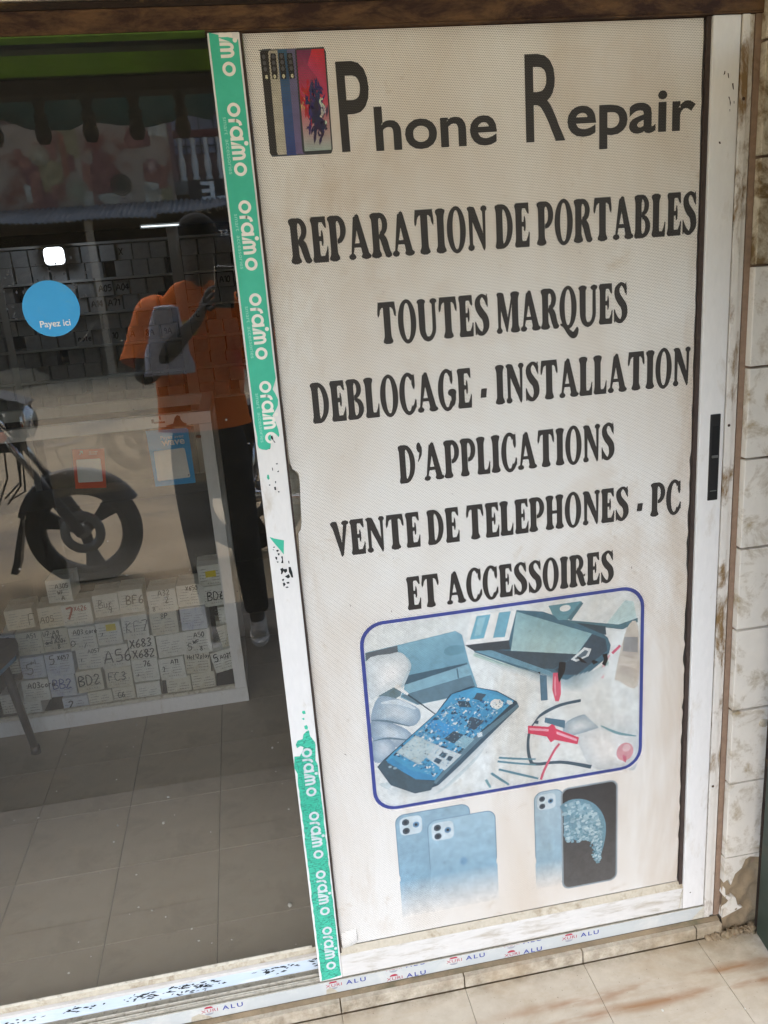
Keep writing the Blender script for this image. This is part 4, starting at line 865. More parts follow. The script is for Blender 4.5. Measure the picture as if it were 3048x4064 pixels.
ug = MB().box(-2.6, 1.6, 0.0, 3.4, -0.06, Z_IN - 0.004).build('shop_floor', M['grout_in'])
tag(ug, kind='structure')
xs = [-0.238 + 0.293 * k for k in range(-5, 2)]
ys = [0.095, 0.293] + [0.293 + 0.3007 * k for k in range(1, 8)]
tile_set(ug, 'floor_tile', xs, ys, Z_IN, 0.012, 0.0022, M['tile_in'])

pf = MB().box(-3.0, 2.2, -2.55, -0.031, -0.15, -0.005).build('porch_floor', M['grout'])
tag(pf, kind='structure')
xs = [0.05 + 0.3 * k for k in range(-5, 6)]
ys = [-0.032 - 0.3 * k for k in range(3, -1, -1)]
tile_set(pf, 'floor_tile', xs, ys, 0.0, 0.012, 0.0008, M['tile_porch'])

MB().box(-3.0, 2.2, -2.55, -0.934, -0.004, 0.0).build('outer_porch_floor', M['slab'], pf)  # plain dark sheet over the outer part of the porch floor

# riser under the door track: one low row of tiles and a ragged mortar line
rs = MB().box(-2.6, 1.02, -0.016, -0.002, -0.12, 0.034).build('door_step', M['mortar'])
tag(rs, kind='structure')
for k in range(-6, 4):
    x0, x1 = 0.05 + 0.3 * k, min(0.35 + 0.3 * k, 1.02)
    MB().bbox(x0 + 0.0015, x1 - 0.0015, -0.030, -0.0165, 0.001, 0.033, 0.0012).build('riser_tile', M['tile_porch'], rs)

# sandy street rising gently to the buildings opposite
bm = bmesh.new()
nx, ny = 90, 110
for j in range(ny + 1):
    for i in range(nx + 1):
        x = -60 + 120 * i / nx
        x = math.copysign(abs(x / 60) ** 1.8 * 60, x)
        y = -2.5 - (j / ny) ** 1.7 * 60
        t = max(0, min(1, (-y - 2.5) / 0.5)); base = -0.06 + 0.15 * t * t * (3 - 2 * t) + 0.037 * max(0, -y - 3.0)
        if -y > 12.5: base = 0.45
        h = 0.012 * math.sin(3.1 * x + 1.7 * y) * math.sin(2.3 * y - x) + RNG.uniform(-0.008, 0.008)
        bm.verts.new((x, y, base + h * min(1, max(0, (-y - 2.5) * 2))))
bm.verts.ensure_lookup_table()
for j in range(ny):
    for i in range(nx):
        a = j * (nx + 1) + i
        bm.faces.new([bm.verts[a + q] for q in (0, 1, nx + 2, nx + 1)])
st = MB().bm(bm, True).build('street', M['street'])
tag(st, kind='structure')

shop = empty('shop_building', (0, 0, 0))
tag(shop, 'shop building with cream wall, porch and green valance around the sliding doors', 'building')
MB().box(-2.6, 1.6, 3.35, 3.45, -0.05, 2.70).build('back_wall', M['plaster_in'], shop)
MB().box(-2.7, -2.6, 0.0, 3.45, -0.05, 2.70).build('side_wall', M['plaster_in'], shop)
MB().box(1.6, 1.7, 0.0, 3.45, -0.05, 2.70).build('side_wall', M['plaster_in'], shop)
MB().box(-2.7, 1.7, 0.0, 3.45, 2.702, 2.85).build('ceiling', M['plaster_in'], shop)
MB().box(-3.2, -1.16, -0.02, 0.12, -0.1, 2.70).build('front_wall', M['cream'], shop)
MB().box(1.36, 2.4, -0.02, 0.12, -0.1, 2.70).build('front_wall', M['cream'], shop)
MB().box(-1.158, 1.358, -0.0035, 0.12, 2.128, 2.70).build('lintel_wall', M['cream'], shop)
MB().box(-3.2, 2.4, -1.95, -0.032, 2.70, 2.85).build('porch_ceiling', M['cream'], shop)
gv = MB()
for k in range(28):                                                   # valance panels with a slight belly
    x0 = -3.2 + 0.2 * k
    gv.box(x0, x0 + 0.2, -1.956 + 0.004 * math.sin(k), -1.9555 + 0.004 * math.sin(k), 2.4365, 2.699)
gv.build('green_valance', M['green_cloth'], shop)
MB().box(-3.2, 2.4, -2.02, -1.905, 2.375, 2.4355).build('beam_batten', M['darkwood'], shop)
for k in range(-12, 9):
    x = -0.135 + 0.2055 * k
    prof = [(0.0, 2.300), (0.022, 2.302), (0.034, 2.325), (0.036, 2.35), (0.028, 2.382), (0.024, 2.388), (0.030, 2.392), (0.030, 2.404), (0.022, 2.410),
            (0.029, 2.414), (0.031, 2.424), (0.021, 2.430), (0.0195, 2.446), (0.024, 2.464), (0.033, 2.484), (0.033, 2.4885)]
    prof = [(r * 0.8537, 1.685 + (z - 1.685) * 0.8537 - 0.0005) for r, z in prof]
    MB().lathe(prof, 'Z', 14, (x * 0.8537, -1.955, 0)).build('turned_drop', M['darkwood'], shop)
# posts that carry the porch beam, outside the picture on both sides
for x in (-3.0, 2.2):
    MB().bbox(x - 0.1, x + 0.1, -2.06, -1.88, -0.1, 2.373, 0.01).build('porch_post', M['cream'], shop)

# rusty steel beam over the doors
beam = empty('steel_beam', (0, 0, 2.1))
tag(beam, 'rusty brown steel beam running above both sliding doors', 'beam')
MB().bbox(-1.158, 1.358, -0.004, 0.038, -0.022, 0.014, 0.003).build('lower_flange', M['rust'], beam)
MB().bbox(-1.158, 1.358, -0.0015, 0.037, 0.0145, 0.027, 0.002).build('upper_web', M['rust_dark'], beam)
MB().box(-1.118, 0.0055, -0.0025, 0.0378, -0.0245, -0.0222).build('soffit', M['green_soffit'], beam)
MB().box(0.0057, 1.356, -0.0036, 0.0378, -0.0245, -0.0222).build('soffit', M['rust'], beam)
beam.location = (0, 0, 2.099)

# ------------------------------------------------------------------ door frame: bottom track, jamb, head
frame = empty('door_frame', (0, 0, 0))
tag(frame, 'white aluminium door frame with dusty bottom track and printed film', 'door frame')
tr = MB()
tr.box(-1.15, 0.985, -0.0012, 0.0015, 0.035, 0.070)          # outer lip
tr.box(-1.15, 0.985, 0.0015, 0.090, 0.035, 0.050)            # base
tr.box(-1.15, 0.985, 0.0135, 0.0165, 0.050, 0.066)           # running ridge
tr.box(-1.15, 0.985, 0.0195, 0.0225, 0.050, 0.066)
tr.box(-1.15, 0.985, 0.0350, 0.0370, 0.050, 0.064)
tr.box(-1.15, 0.985, 0.0860, 0.090, 0.050, 0.070)
tr.build('bottom_track', M['alu_dusty'], frame)
dm = bmesh.new()
for (y0, y1) in ((0.0017, 0.0133), (0.0167, 0.0193), (0.0227, 0.0348)):
    n = 240
    prev = None
    for i in range(n + 1):
        x = -1.14 + 2.12 * i / n
        row = [dm.verts.new((x, y0 + (y1 - y0) * t, 0.0505 + h + RNG.uniform(0, 0.0022))) for t, h in ((0, 0.003), (0.5, 0.001), (1, 0.0035))]
        if prev:
            for q in range(2): dm.faces.new((prev[q], row[q], row[q + 1], prev[q + 1]))
        prev = row
MB().bm(dm).build('track_dirt', M['dirt'], frame)
jb = MB()
jb.bbox(0.9855, 1.0005, -0.002, 0.09, 0.0345, 2.0735, 0.0012)
jb.bbox(1.0015, 1.0125, 0.003, 0.09, 0.0345, 2.0735, 0.0012)
jb.build('jamb', M['alu_old'], frame)
MB().bbox(-1.155, -1.12, -0.002, 0.09, 0.0345, 2.0735, 0.0015).build('jamb', M['alu_old'], frame)
MB().bbox(-1.119, 0.985, 0.0385, 0.09, 2.105, 2.127, 0.0015).build('head_track', M['alu'], frame)

for z in (0.42, 1.302, 1.93):
    MB().lathe([(0, 0.0), (0.0026, 0.0), (0.0032, 0.0012), (0, 0.0012)], 'Y', 12, (0.9935, -0.0034, z)).build('screw', M['screw'], frame)

# printed protective film on the outer face of the track
fl = Print()
edge = [(-1.15 + 0.05 * i, 0.0352 + RNG.uniform(0, 0.0007)) for i in range(43)]
fl.poly(edge + [(0.984, 0.0698), (-1.15, 0.0698)], (1, 1, 1, 1))
film = fl.build('protective_film', M['film'], frame, y=-0.0014)
def clip_rows(pr, z0, z1):
    """cut lettering that runs off the film edge"""
    bm = bmesh.new()
    vs = [bm.verts.new(v) for v in pr.v]
    for f in pr.f:
        try: bm.faces.new([vs[i] for i in f])
        except ValueError: pass
    for co, no in (((0, 0, z0), (0, 0, -1)), ((0, 0, z1), (0, 0, 1))):
        bmesh.ops.bisect_plane(bm, geom=bm.verts[:] + bm.edges[:] + bm.faces[:], plane_co=co, plane_no=no, clear_outer=True)
    bm.verts.index_update()
    pr.v = [tuple(v.co) for v in bm.verts]; pr.f = [[v.index for v in f.verts] for f in bm.faces]
    pr.c = [[(1, 1, 1, 1)] * len(f) for f in pr.f]
    bm.free()
blue, red, grey = Print(), Print(), Print()
# (left edge of the red word, height of its baseline)
for x, zb in FILM_MARKS:
    put_text(red, 'XURI', x, x + 0.0385, zb, zb + 0.0088, 0.0, space=1.1)
    put_text(blue, 'ALU', x + 0.0485, x + 0.096, zb - 0.0012, zb + 0.0108, 0.016, space=1.35)
    red.poly([(x + 0.018 + 0.010 * math.cos(t), zb + 0.0112 + 0.0062 * math.sin(t)) for t in [math.pi * k / 12 for k in range(13)]])
    grey.poly([(x + 0.018 + 0.010 * math.cos(t), zb - 0.0022 - 0.0052 * math.sin(t)) for t in [math.pi * k / 12 for k in range(13)]])
for pr, m in ((blue, 'blue_ink'), (red, 'red_ink'), (grey, 'grey_ink')):
    clip_rows(pr, 0.0362, 0.0692)
    pr.build('film_lettering', M[m], film, y=-0.0016)
for (x, w) in ((0.034, 0.028), (-0.27, 0.05)):                      # torn lifted bits of film
    p = Print(); pts = [(x - w / 2, 0.0358), (x - w * .45, 0.049), (x - w * .1, 0.054), (x + w * .3, 0.044), (x + w / 2, 0.0358)]
    p.poly(pts).build('torn_film', M['bead'], film, y=-0.0018)

# ------------------------------------------------------------------ tiled pillar right of the door
pil = empty('tiled_pillar', (1.1, 0.05, 0))
tag(pil, 'white tiled pillar, stained and broken at its foot, right of the door', 'pillar')
MB().box(-0.086, 0.258, -0.048, 0.06, -0.02, 2.127).build('pillar_core', M['grout'], pil)
zj = [0.029, 0.217, 0.429, 0.625, 0.830, 1.025, 1.227, 1.421, 1.623, 1.825, 2.027, 2.127]
for j in range(len(zj) - 1):
    z0, z1 = zj[j] + 0.0025, zj[j + 1] - 0.0025
    for (x0, x1) in ((-0.074, 0.126), (0.130, 0.256)):
        m = M['tile_wall_dirty'] if j > 7 else M['tile_wall']
        if j == 0:
            if x0 > 0: continue
            # broken lowest tile: ragged remnants on bare mortar
            MB().prism([(x0, z1), (x0, z1 - 0.07), (x0 + 0.012, z1 - 0.062), (x0 + 0.02, z1 - 0.082), (x0 + 0.03, z1 - 0.05), (x0 + 0.047, z1 - 0.036),
                        (x0 + 0.056, z1 - 0.012), (x0 + 0.068, z1 - 0.006), (x0 + 0.10, z1 - 0.014), (x0 + 0.102, z1)], -0.066, -0.049).build('wall_tile', M['tile_wall'], pil)
            MB().prism([(x0 + 0.001, z0 + 0.005), (x0 + 0.004, z0 + 0.028), (x0 + 0.02, z0 + 0.045), (x0 + 0.027, z0 + 0.066), (x0 + 0.036, z0 + 0.058),
                        (x0 + 0.042, z0 + 0.034), (x0 + 0.056, z0 + 0.026), (x0 + 0.032, z0 + 0.016)], -0.065, -0.049).build('wall_tile', M['tile_wall'], pil)
            MB().prism([(x0, z0 + 0.075), (x0 + 0.006, z0 + 0.092), (x0 + 0.008, z0 + 0.072), (x0 + 0.024, z0 + 0.062), (x0 + 0.016, z0 + 0.054)], -0.064, -0.049).build('wall_tile', M['tile_wall'], pil)
            continue
        o = MB().bbox(x0, x1, -0.068, -0.049, z0, z1, 0.0018).build('wall_tile', m, pil)
        o.location.y += RNG.uniform(-0.0012, 0.0012)
bm = bmesh.new()
bmesh.ops.create_grid(bm, x_segments=26, y_segments=26, size=0.5)
for v in bm.verts:
    x, z = v.co.x, v.co.y + 0.5
    v.co = Vector((-0.073 + (x + 0.5) * 0.20, -0.054 - 0.010 * (1 - z) ** 2 + 0.006 * math.sin(23 * x + 3) * math.sin(17 * z) + RNG.uniform(-0.003, 0.003), -0.005 + z * 0.222))
MB().bm(bm, True).build('bare_mortar', M['mortar'], pil)
bm = bmesh.new()
bmesh.ops.create_icosphere(bm, subdivisions=2, radius=0.012)
for v in bm.verts: v.co *= RNG.uniform(0.8, 1.25)
MB().bm(bm, True, Matrix.Translation((0.006, -0.068, 0.582)) @ Matrix.Diagonal((1, 0.4, 1, 1))).build('mortar_blob', M['bead'], pil)
bm = bmesh.new()                                                     # dried cement squeezed out along the foot of the step
for i in range(60):
    t = i / 59; x = -0.12 + 0.19 * t
    b2 = bmesh.ops.create_icosphere(bm, subdivisions=1, radius=RNG.uniform(0.004, 0.011))
    for v in b2['verts']: v.co = v.co * RNG.uniform(0.7, 1.3) + Vector((x, -0.085 + RNG.uniform(-0.008, 0.012), 0.003 + 0.02 * t * t * RNG.random()))
MB().bm(bm, True).build('foot_mortar', M['mortar'], pil)

# ------------------------------------------------------------------ folded metal gate at the right edge
gt = empty('metal_gate', (1.10, -0.03, 0))
tag(gt, 'dark green metal gate leaf with rusty hinge post beside the pillar', 'gate')
MB().bbox(0.004, 0.034, -0.030, -0.004, 0.004, 2.06, 0.004).build('hinge_post', M['rust_dark'], gt)
g = MB().bbox(-0.006, 0.012, -0.26, -0.036, 0.02, 2.04, 0.004).build('gate_panel', M['gate'], gt)
g.rotation_euler = (0, 0, RAD(-7))
for z in (0.05, 1.0, 1.98):
    r = MB().bbox(0.013, 0.032, -0.26, -0.036, z, z + 0.03, 0.003).build('gate_rail', M['gate'], gt); r.rotation_euler = (0, 0, RAD(-7))
for z in (0.3, 1.7):
    MB().lathe([(0, 0), (0.009, 0), (0.009, 0.09), (0, 0.09)], 'Z', 12, (-0.001, -0.028, z)).build('hinge', M['rust_dark'], gt)

# ------------------------------------------------------------------ right sliding door (outer leaf)
ZB, ZT = 0.0735, 2.0735
door = empty('sliding_door', (0, 0, 0))
tag(door, 'white sliding door covered by the cream Phone Repair poster', 'sliding door')
def stile(x0, x1, y0, y1, m=M['alu']):
    return MB().bbox(x0, x1, y0, y1, ZB, ZT, 0.002).build('stile', m, door)
ls = stile(0.0086, 0.0625, 0.0, 0.034)
rsx = stile(0.9275, 0.9835, 0.0, 0.034)
MB().bbox(0.0628, 0.9272, 0.0, 0.034, ZB + 0.001, 0.136, 0.0025).build('bottom_rail', M['alu_grimy'], door)
bd = MB(); n = len(bd.v)
bd.add([(0.063, 0.001, 0.1362), (0.927, 0.001, 0.1362), (0.927, 0.0105, 0.1515), (0.063, 0.0105, 0.1515), (0.063, 0.014, 0.136), (0.927, 0.014, 0.136)],
       [(0, 1, 2, 3), (4, 5, 1, 0), (3, 2, 5, 4), (0, 3, 4), (1, 5, 2)])
bd.build('glazing_bead', M['bead'], door)
MB().box(0.0628, 0.0665, 0.004, 0.0135, 0.1372, 2.0735).build('gasket', M['gasket'], door)
MB().box(0.9188, 0.9272, 0.006, 0.0135, 0.1372, 2.0735).build('gasket', M['gasket'], door)
pane('glass_pane', 0.0668, 0.9186, 0.0140, 0.0195, 0.137, 2.0735, M['glass'], door)
# chipped corner of the bottom rail beside the right stile
p = Print(); p.poly([(0.915, 0.078), (0.9195, 0.078), (0.9215, 0.098), (0.9255, 0.118), (0.9262, 0.136), (0.9235, 0.130), (0.9185, 0.118), (0.917, 0.110), (0.9195, 0.103), (0.917, 0.090)])
p.build('chipped_corner', M['alu_dusty'], door, y=-0.0006)

# poster: one-way vision film stuck over the pane
PY = 0.0118
right_edge = []
z = 2.072
while z > 0.153:
    rag = RNG.uniform(-0.0012, 0.0008) if z > 1.35 else RNG.uniform(-0.0035, 0.0012)
    right_edge.append((0.9152 + 0.0028 * (1 - z / 2.06) + rag, z)); z -= RNG.uniform(0.012, 0.03)
left_edge = [(0.0675 + RNG.uniform(0, 0.001), 0.153 + 0.03 * k + RNG.uniform(-0.008, 0.008)) for k in range(1, 33)]
left_edge = [(x, z) for x, z in left_edge if z < TEAR[-1][1] - 0.01]
left_top = [(0.0677 + RNG.uniform(0, 0.0008), 1.42 + 0.04 * k) for k in range(17) if 1.42 + 0.04 * k < 2.07]
outline = [(0.0682, 0.153)] + left_edge + TEAR[::-1] + [q for q in left_top if q[1] > TEAR[0][1] + 0.01] + [(0.0678, 2.073)] + right_edge + [(0.9178, 0.152)]
pp = Print()
pp.poly(outline, rgb(236, 231, 219))
poster = pp.build('poster', M['perf_plain'], door, y=PY)
# its curled lower left corner
cm = bmesh.new(); rows = []
for i in range(9):
    a = i / 8
    r = []
    for j in range(7):
        b = j / 6
        x = 0.070 + 0.036 * b; zz = 0.190 - 0.042 * a + 0.008 * b
        r.append(cm.verts.new((x, 0.0110 - 0.012 * math.sin(a * math.pi * 0.9) * (0.3 + 0.7 * a) * (1 - abs(b - 0.5)), zz)))
    rows.append(r)
for i in range(8):
    for j in range(6): cm.faces.new((rows[i][j], rows[i][j + 1], rows[i + 1][j + 1], rows[i + 1][j]))
MB().bm(cm, True).build('curled_corner', M['perf_plain'], poster)

# --- heavy condensed serif letters, drawn stroke by stroke
def dog(pr, cx, hw, z0=0.0, z1=1.0, bot=0.045, top=0.04):
    """stem with swollen rounded ends"""
    A, B = [], []
    H = z1 - z0
    for k in range(33):
        t = k / 32; z = z0 + t * H
        w = hw
        for d, e in ((z - z0, bot), (z1 - z, top)):
            if e <= 0: continue
            w += e * math.exp(-((d - 0.06) / 0.075) ** 2)
            if d < 0.05: w *= math.sqrt(max(0.02, 1 - ((0.05 - d) / 0.05) ** 2 * 0.8))
        A.append((cx - w, z)); B.append((cx + w, z))
    pr.strip(A, B)
def arm(pr, x0, x1, z, up, th=0.125, wedge=0.30):
    """horizontal arm of E, L, T with a hanging or rising serif"""
    s = 1 if up else -1
    pr.poly([(x0, z), (x1, z), (x1 + 0.012, z + s * wedge), (x1 - 0.012, z + s * (wedge + 0.02)), (x1 - 0.038, z + s * (th + 0.10)), (x1 - 0.085, z + s * th * 1.02), (x0, z + s * th)])
def g_E(p):
    dog(p, 0.135, 0.083, bot=0.03, top=0.03)
    arm(p, 0.05, 0.395, 1.0, False, 0.125, 0.24); arm(p, 0.05, 0.41, 0.0, True, 0.14, 0.33)
    p.poly([(0.2, 0.46), (0.285, 0.475), (0.285, 0.575), (0.2, 0.58)])
    p.poly([(0.272, 0.36), (0.300, 0.36), (0.318, 0.44), (0.318, 0.58), (0.302, 0.70), (0.276, 0.70), (0.262, 0.58), (0.262, 0.46)])
    return 0.43
def bowl(p, x, cz, rx, rz, tx, tz):
    p.ring(x, cz, rx, rz, tx, tz, -90, 90)
def g_R(p):
    dog(p, 0.135, 0.085); p.poly([(0.05, 0.985), (0.26, 1.0), (0.26, 0.885), (0.05, 0.885)])
    bowl(p, 0.24, 0.735, 0.205, 0.265, 0.135, 0.115)
    p.line([(0.23, 0.53), (0.33, 0.40), (0.385, 0.20), (0.425, 0.07)], [0.13, 0.17, 0.165, 0.15], smooth=5); p.ell(0.432, 0.068, 0.088, 0.07)
    return 0.52
def g_P(p):
    dog(p, 0.135, 0.085); p.poly([(0.05, 0.985), (0.25, 1.0), (0.25, 0.89), (0.05, 0.89)])
    bowl(p, 0.23, 0.69, 0.225, 0.31, 0.14, 0.11)
    return 0.47
def g_A(p):
    p.line([(0.10, 0.08), (0.155, 0.40), (0.245, 0.93)], [0.055, 0.085, 0.13])
    p.poly([(0.20, 0.92), (0.235, 0.985), (0.275, 1.0), (0.315, 0.975), (0.335, 0.90), (0.53, 0.12), (0.36, 0.10), (0.255, 0.62), (0.21, 0.80)])
    p.poly([(0.14, 0.27), (0.36, 0.27), (0.355, 0.36), (0.15, 0.36)])
    p.ell(0.105, 0.068, 0.09, 0.068); p.ell(0.455, 0.07, 0.125, 0.07)
    return 0.58
def g_T(p):
    dog(p, 0.27, 0.09, top=0.0)
    p.poly([(0.045, 1.0), (0.495, 1.0), (0.47, 0.87), (0.07, 0.87)])
    for s in (0, 1):
        q = [(0.05, 0.99), (0.022, 0.76), (0.028, 0.66), (0.052, 0.645), (0.078, 0.70), (0.105, 0.82), (0.17, 0.89)]
        p.poly([(0.54 - x if s else x, z) for x, z in q])
    return 0.54
def g_I(p): dog(p, 0.145, 0.088); return 0.29
def g_O(p): p.ring(0.26, 0.5, 0.245, 0.53, 0.15, 0.095, seg=44); return 0.52
def g_N(p):
    p.line([(0.115, 0.10), (0.115, 0.90)], [0.085, 0.10]); p.ell(0.115, 0.075, 0.085, 0.075)
    p.poly([(0.03, 0.97), (0.09, 1.0), (0.20, 0.985), (0.235, 0.93), (0.445, 0.34), (0.475, 0.35), (0.475, 0.02), (0.45, -0.01), (0.435, 0.0), (0.17, 0.62), (0.07, 0.88), (0.03, 0.93)])
    p.line([(0.46, 0.05), (0.462, 0.92)], [0.05, 0.085]); p.ell(0.46, 0.935, 0.082, 0.068)
    return 0.555
def g_D(p):
    dog(p, 0.135, 0.085, bot=0.03, top=0.03)
    p.poly([(0.05, 0.985), (0.22, 1.0), (0.22, 0.90), (0.05, 0.89)]); p.poly([(0.05, 0.0), (0.22, 0.0), (0.22, 0.105), (0.05, 0.11)])
    bowl(p, 0.20, 0.5, 0.285, 0.5, 0.145, 0.10)
    return 0.51
def g_B(p):
    dog(p, 0.135, 0.085, bot=0.03, top=0.03)
    p.poly([(0.05, 0.985), (0.23, 1.0), (0.23, 0.90), (0.05, 0.89)]); p.poly([(0.05, 0.0), (0.25, 0.0), (0.25, 0.105), (0.05, 0.11)])
    bowl(p, 0.225, 0.755, 0.20, 0.245, 0.13, 0.095); bowl(p, 0.24, 0.27, 0.225, 0.27, 0.14, 0.10)
    p.poly([(0.2, 0.51), (0.27, 0.53), (0.27, 0.48), (0.2, 0.48)])
    return 0.485
def g_L(p): dog(p, 0.135, 0.088, bot=0.03); arm(p, 0.05, 0.39, 0.0, True, 0.125, 0.33); return 0.42
def g_S(p):
    p.line([(0.362, 0.735), (0.345, 0.88), (0.235, 0.965), (0.125, 0.86), (0.13, 0.70), (0.215, 0.55), (0.315, 0.41), (0.335, 0.20), (0.235, 0.045), (0.12, 0.10), (0.062, 0.28)],
           [0.035, 0.105, 0.085, 0.135, 0.165, 0.19, 0.18, 0.16, 0.10, 0.12, 0.03], smooth=6)
    p.poly([(0.36, 1.0), (0.385, 0.99), (0.40, 0.70), (0.375, 0.68), (0.335, 0.82)]); p.poly([(0.06, 0.02), (0.035, 0.03), (0.03, 0.34), (0.055, 0.36), (0.11, 0.18)])
    return 0.435
def g_U(p):
    p.line([(0.14, 0.32), (0.135, 0.94)], [0.17, 0.175]); p.ell(0.135, 0.935, 0.12, 0.068)
    p.line([(0.465, 0.30), (0.465, 0.93)], [0.10, 0.09]); p.ell(0.46, 0.935, 0.098, 0.066)
    p.ring(0.285, 0.33, 0.23, 0.355, 0.165, 0.12, 180, 290); p.ring(0.285, 0.33, 0.23, 0.355, 0.10, 0.115, 285, 362)
    return 0.575
def g_M(p):
    p.line([(0.10, 0.08), (0.11, 0.90)], [0.075, 0.10]); p.ell(0.10, 0.07, 0.085, 0.07)
    p.poly([(0.03, 0.96), (0.08, 1.0), (0.20, 0.99), (0.235, 0.94), (0.345, 0.34), (0.32, 0.03), (0.29, 0.03), (0.07, 0.86)])
    p.poly([(0.30, 0.05), (0.325, 0.04), (0.50, 0.95), (0.46, 0.96), (0.34, 0.42)])
    dog(p, 0.54, 0.088)
    return 0.67
def g_C(p):
    p.ring(0.265, 0.5, 0.25, 0.53, 0.15, 0.10, 48, 318, seg=40)
    p.poly([(0.40, 0.97), (0.445, 0.985), (0.455, 0.70), (0.43, 0.60), (0.40, 0.62), (0.36, 0.74), (0.37, 0.88)])
    p.poly([(0.44, 0.36), (0.475, 0.34), (0.475, 0.17), (0.41, 0.10), (0.36, 0.16), (0.405, 0.24)])
    return 0.48
def g_G(p):
    p.ring(0.265, 0.5, 0.25, 0.53, 0.15, 0.10, 50, 322, seg=40)
    p.poly([(0.38, 0.97), (0.425, 0.985), (0.435, 0.74), (0.41, 0.64), (0.38, 0.66), (0.345, 0.76), (0.35, 0.88)])
    p.ell(0.405, 0.43, 0.12, 0.095); p.line([(0.43, 0.42), (0.44, 0.25), (0.40, 0.10)], [0.15, 0.13, 0.10], smooth=4)
    return 0.53
def g_V(p):
    p.poly([(0.03, 0.96), (0.10, 1.0), (0.20, 0.99), (0.225, 0.93), (0.315, 0.36), (0.33, 0.03), (0.295, -0.01), (0.27, 0.0), (0.09, 0.80), (0.03, 0.92)])
    p.line([(0.305, 0.03), (0.36, 0.45), (0.435, 0.93)], [0.06, 0.085, 0.10]); p.ell(0.43, 0.935, 0.098, 0.066)
    return 0.53
def g_H(p): dog(p, 0.14, 0.08); dog(p, 0.43, 0.08); p.poly([(0.2, 0.46), (0.37, 0.46), (0.37, 0.555), (0.2, 0.555)]); return 0.57
def g_Q(p):
    g_O(p); p.line([(0.04, 0.10), (0.16, 0.04), (0.30, -0.13), (0.42, -0.20), (0.50, -0.09), (0.52, 0.0)], [0.05, 0.10, 0.14, 0.16, 0.12, 0.04], smooth=5)
    return 0.54
def g_ap(p): p.ell(0.10, 0.90, 0.065, 0.13); p.line([(0.15, 0.92), (0.14, 0.72), (0.06, 0.52)], [0.07, 0.075, 0.015], smooth=4); return 0.20
def g_dash(p): p.poly([(0.06, 0.22), (0.22, 0.22), (0.25, 0.45), (0.09, 0.45)]); return 0.30
GL = dict(E=g_E, R=g_R, P=g_P, A=g_A, T=g_T, I=g_I, O=g_O, N=g_N, D=g_D, B=g_B, L=g_L, S=g_S, U=g_U, M=g_M, C=g_C, G=g_G, V=g_V, H=g_H, Q=g_Q)
GL["'"] = g_ap; GL['-'] = g_dash
def heavy(text, x0, x1, z0, z1, name='lettering'):
    pr = Print(6e-6); u = 0.0; marks = []
    for ch in text:
        s = len(pr.v)
        if ch == ' ': w = 0.17
        else: w = GL[ch](pr)
        marks.append((s, len(pr.v), u)); u += w
    for s, e, off in marks:
        for i in range(s, e):
            x, y, z = pr.v[i]; pr.v[i] = (x + off, y, z)
    pr.xf(lambda x, z: (x0 + (x1 - x0) * x / u, z0 + (z1 - z0) * z))
    return pr.build(name, M['perf_ink'], poster, y=PY - 0.0004)
for t, x0, x1, z0, z1 in HEAVY: heavy(t, x0, x1, z0, z1)
tl = Print()
for t, x0, x1, z0, z1, b in TITLE: put_text(tl, t, x0, x1, z0, z1, b)
tl.build('lettering', M['perf_ink'], poster, y=PY - 0.0004)

# --- printed pictures
def shade(c, f): return (min(1, c[0] * f), min(1, c[1] * f), min(1, c[2] * f), 1)
def lerp(a, b, t): return tuple(x + (y - x) * t for x, y in zip(a, b))
PAPER = rgb(236, 233, 226)
def quad_grad(pr, q, top, bot, n=10, mid=None):
    """quad TL, TR, BR, BL filled by a vertical run of tones"""
    TL, TR, BR, BL = q
    pr.k += 1
    y = -pr.k * pr.step; s = len(pr.v)
    for i in range(n + 1):
        t = i / n
        pr.v += [(TL[0] + (BL[0] - TL[0]) * t, y, TL[1] + (BL[1] - TL[1]) * t), (TR[0] + (BR[0] - TR[0]) * t, y, TR[1] + (BR[1] - TR[1]) * t)]
    def tone(t):
        if mid: return lerp(top, mid, t * 2) if t < 0.5 else lerp(mid, bot, t * 2 - 1)
        return lerp(top, bot, t)
    for i in range(n):
        a, b = tone(i / n), tone((i + 1) / n)
        pr.f.append((s + 2 * i, s + 2 * i + 1, s + 2 * i + 3, s + 2 * i + 2)); pr.c.append([a, a, b, b])
def rounded(x0, x1, z0, z1, r, seg=7):
    pts = []
    for cx, cz, a0 in ((x1 - r, z1 - r, 0), (x0 + r, z1 - r, 90), (x0 + r, z0 + r, 180), (x1 - r, z0 + r, 270)):
        pts += [(cx + r * math.cos(RAD(a0 + 90 * k / seg)), cz + r * math.sin(RAD(a0 + 90 * k / seg))) for k in range(seg + 1)]
    return pts
def panel_round(pr, x0, x1, z0, z1, r, top, bot, n=14):
    """rounded panel filled by a vertical run of tones"""
    pr.k += 1
    y = -pr.k * pr.step; s = len(pr.v)
    zs = [z1 - r * (1 - math.cos(RAD(90 * k / 6))) for k in range(7)] + [z1 - r - (z1 - z0 - 2 * r) * k / n for k in range(1, n)] + [z0 + r * (1 - math.cos(RAD(90 * k / 6))) for k in range(6, -1, -1)]
    for z in zs:
        d = max(0, r - min(z1 - z, z - z0)); ins = r - math.sqrt(max(0, r * r - d * d))
        pr.v += [(x0 + ins, y, z), (x1 - ins, y, z)]
    for i in range(len(zs) - 1):
        a, b = lerp(top, bot, (z1 - zs[i]) / (z1 - z0)), lerp(top, bot, (z1 - zs[i + 1]) / (z1 - z0))
        pr.f.append((s + 2 * i, s + 2 * i + 1, s + 2 * i + 3, s + 2 * i + 2)); pr.c.append([a, a, b, b])

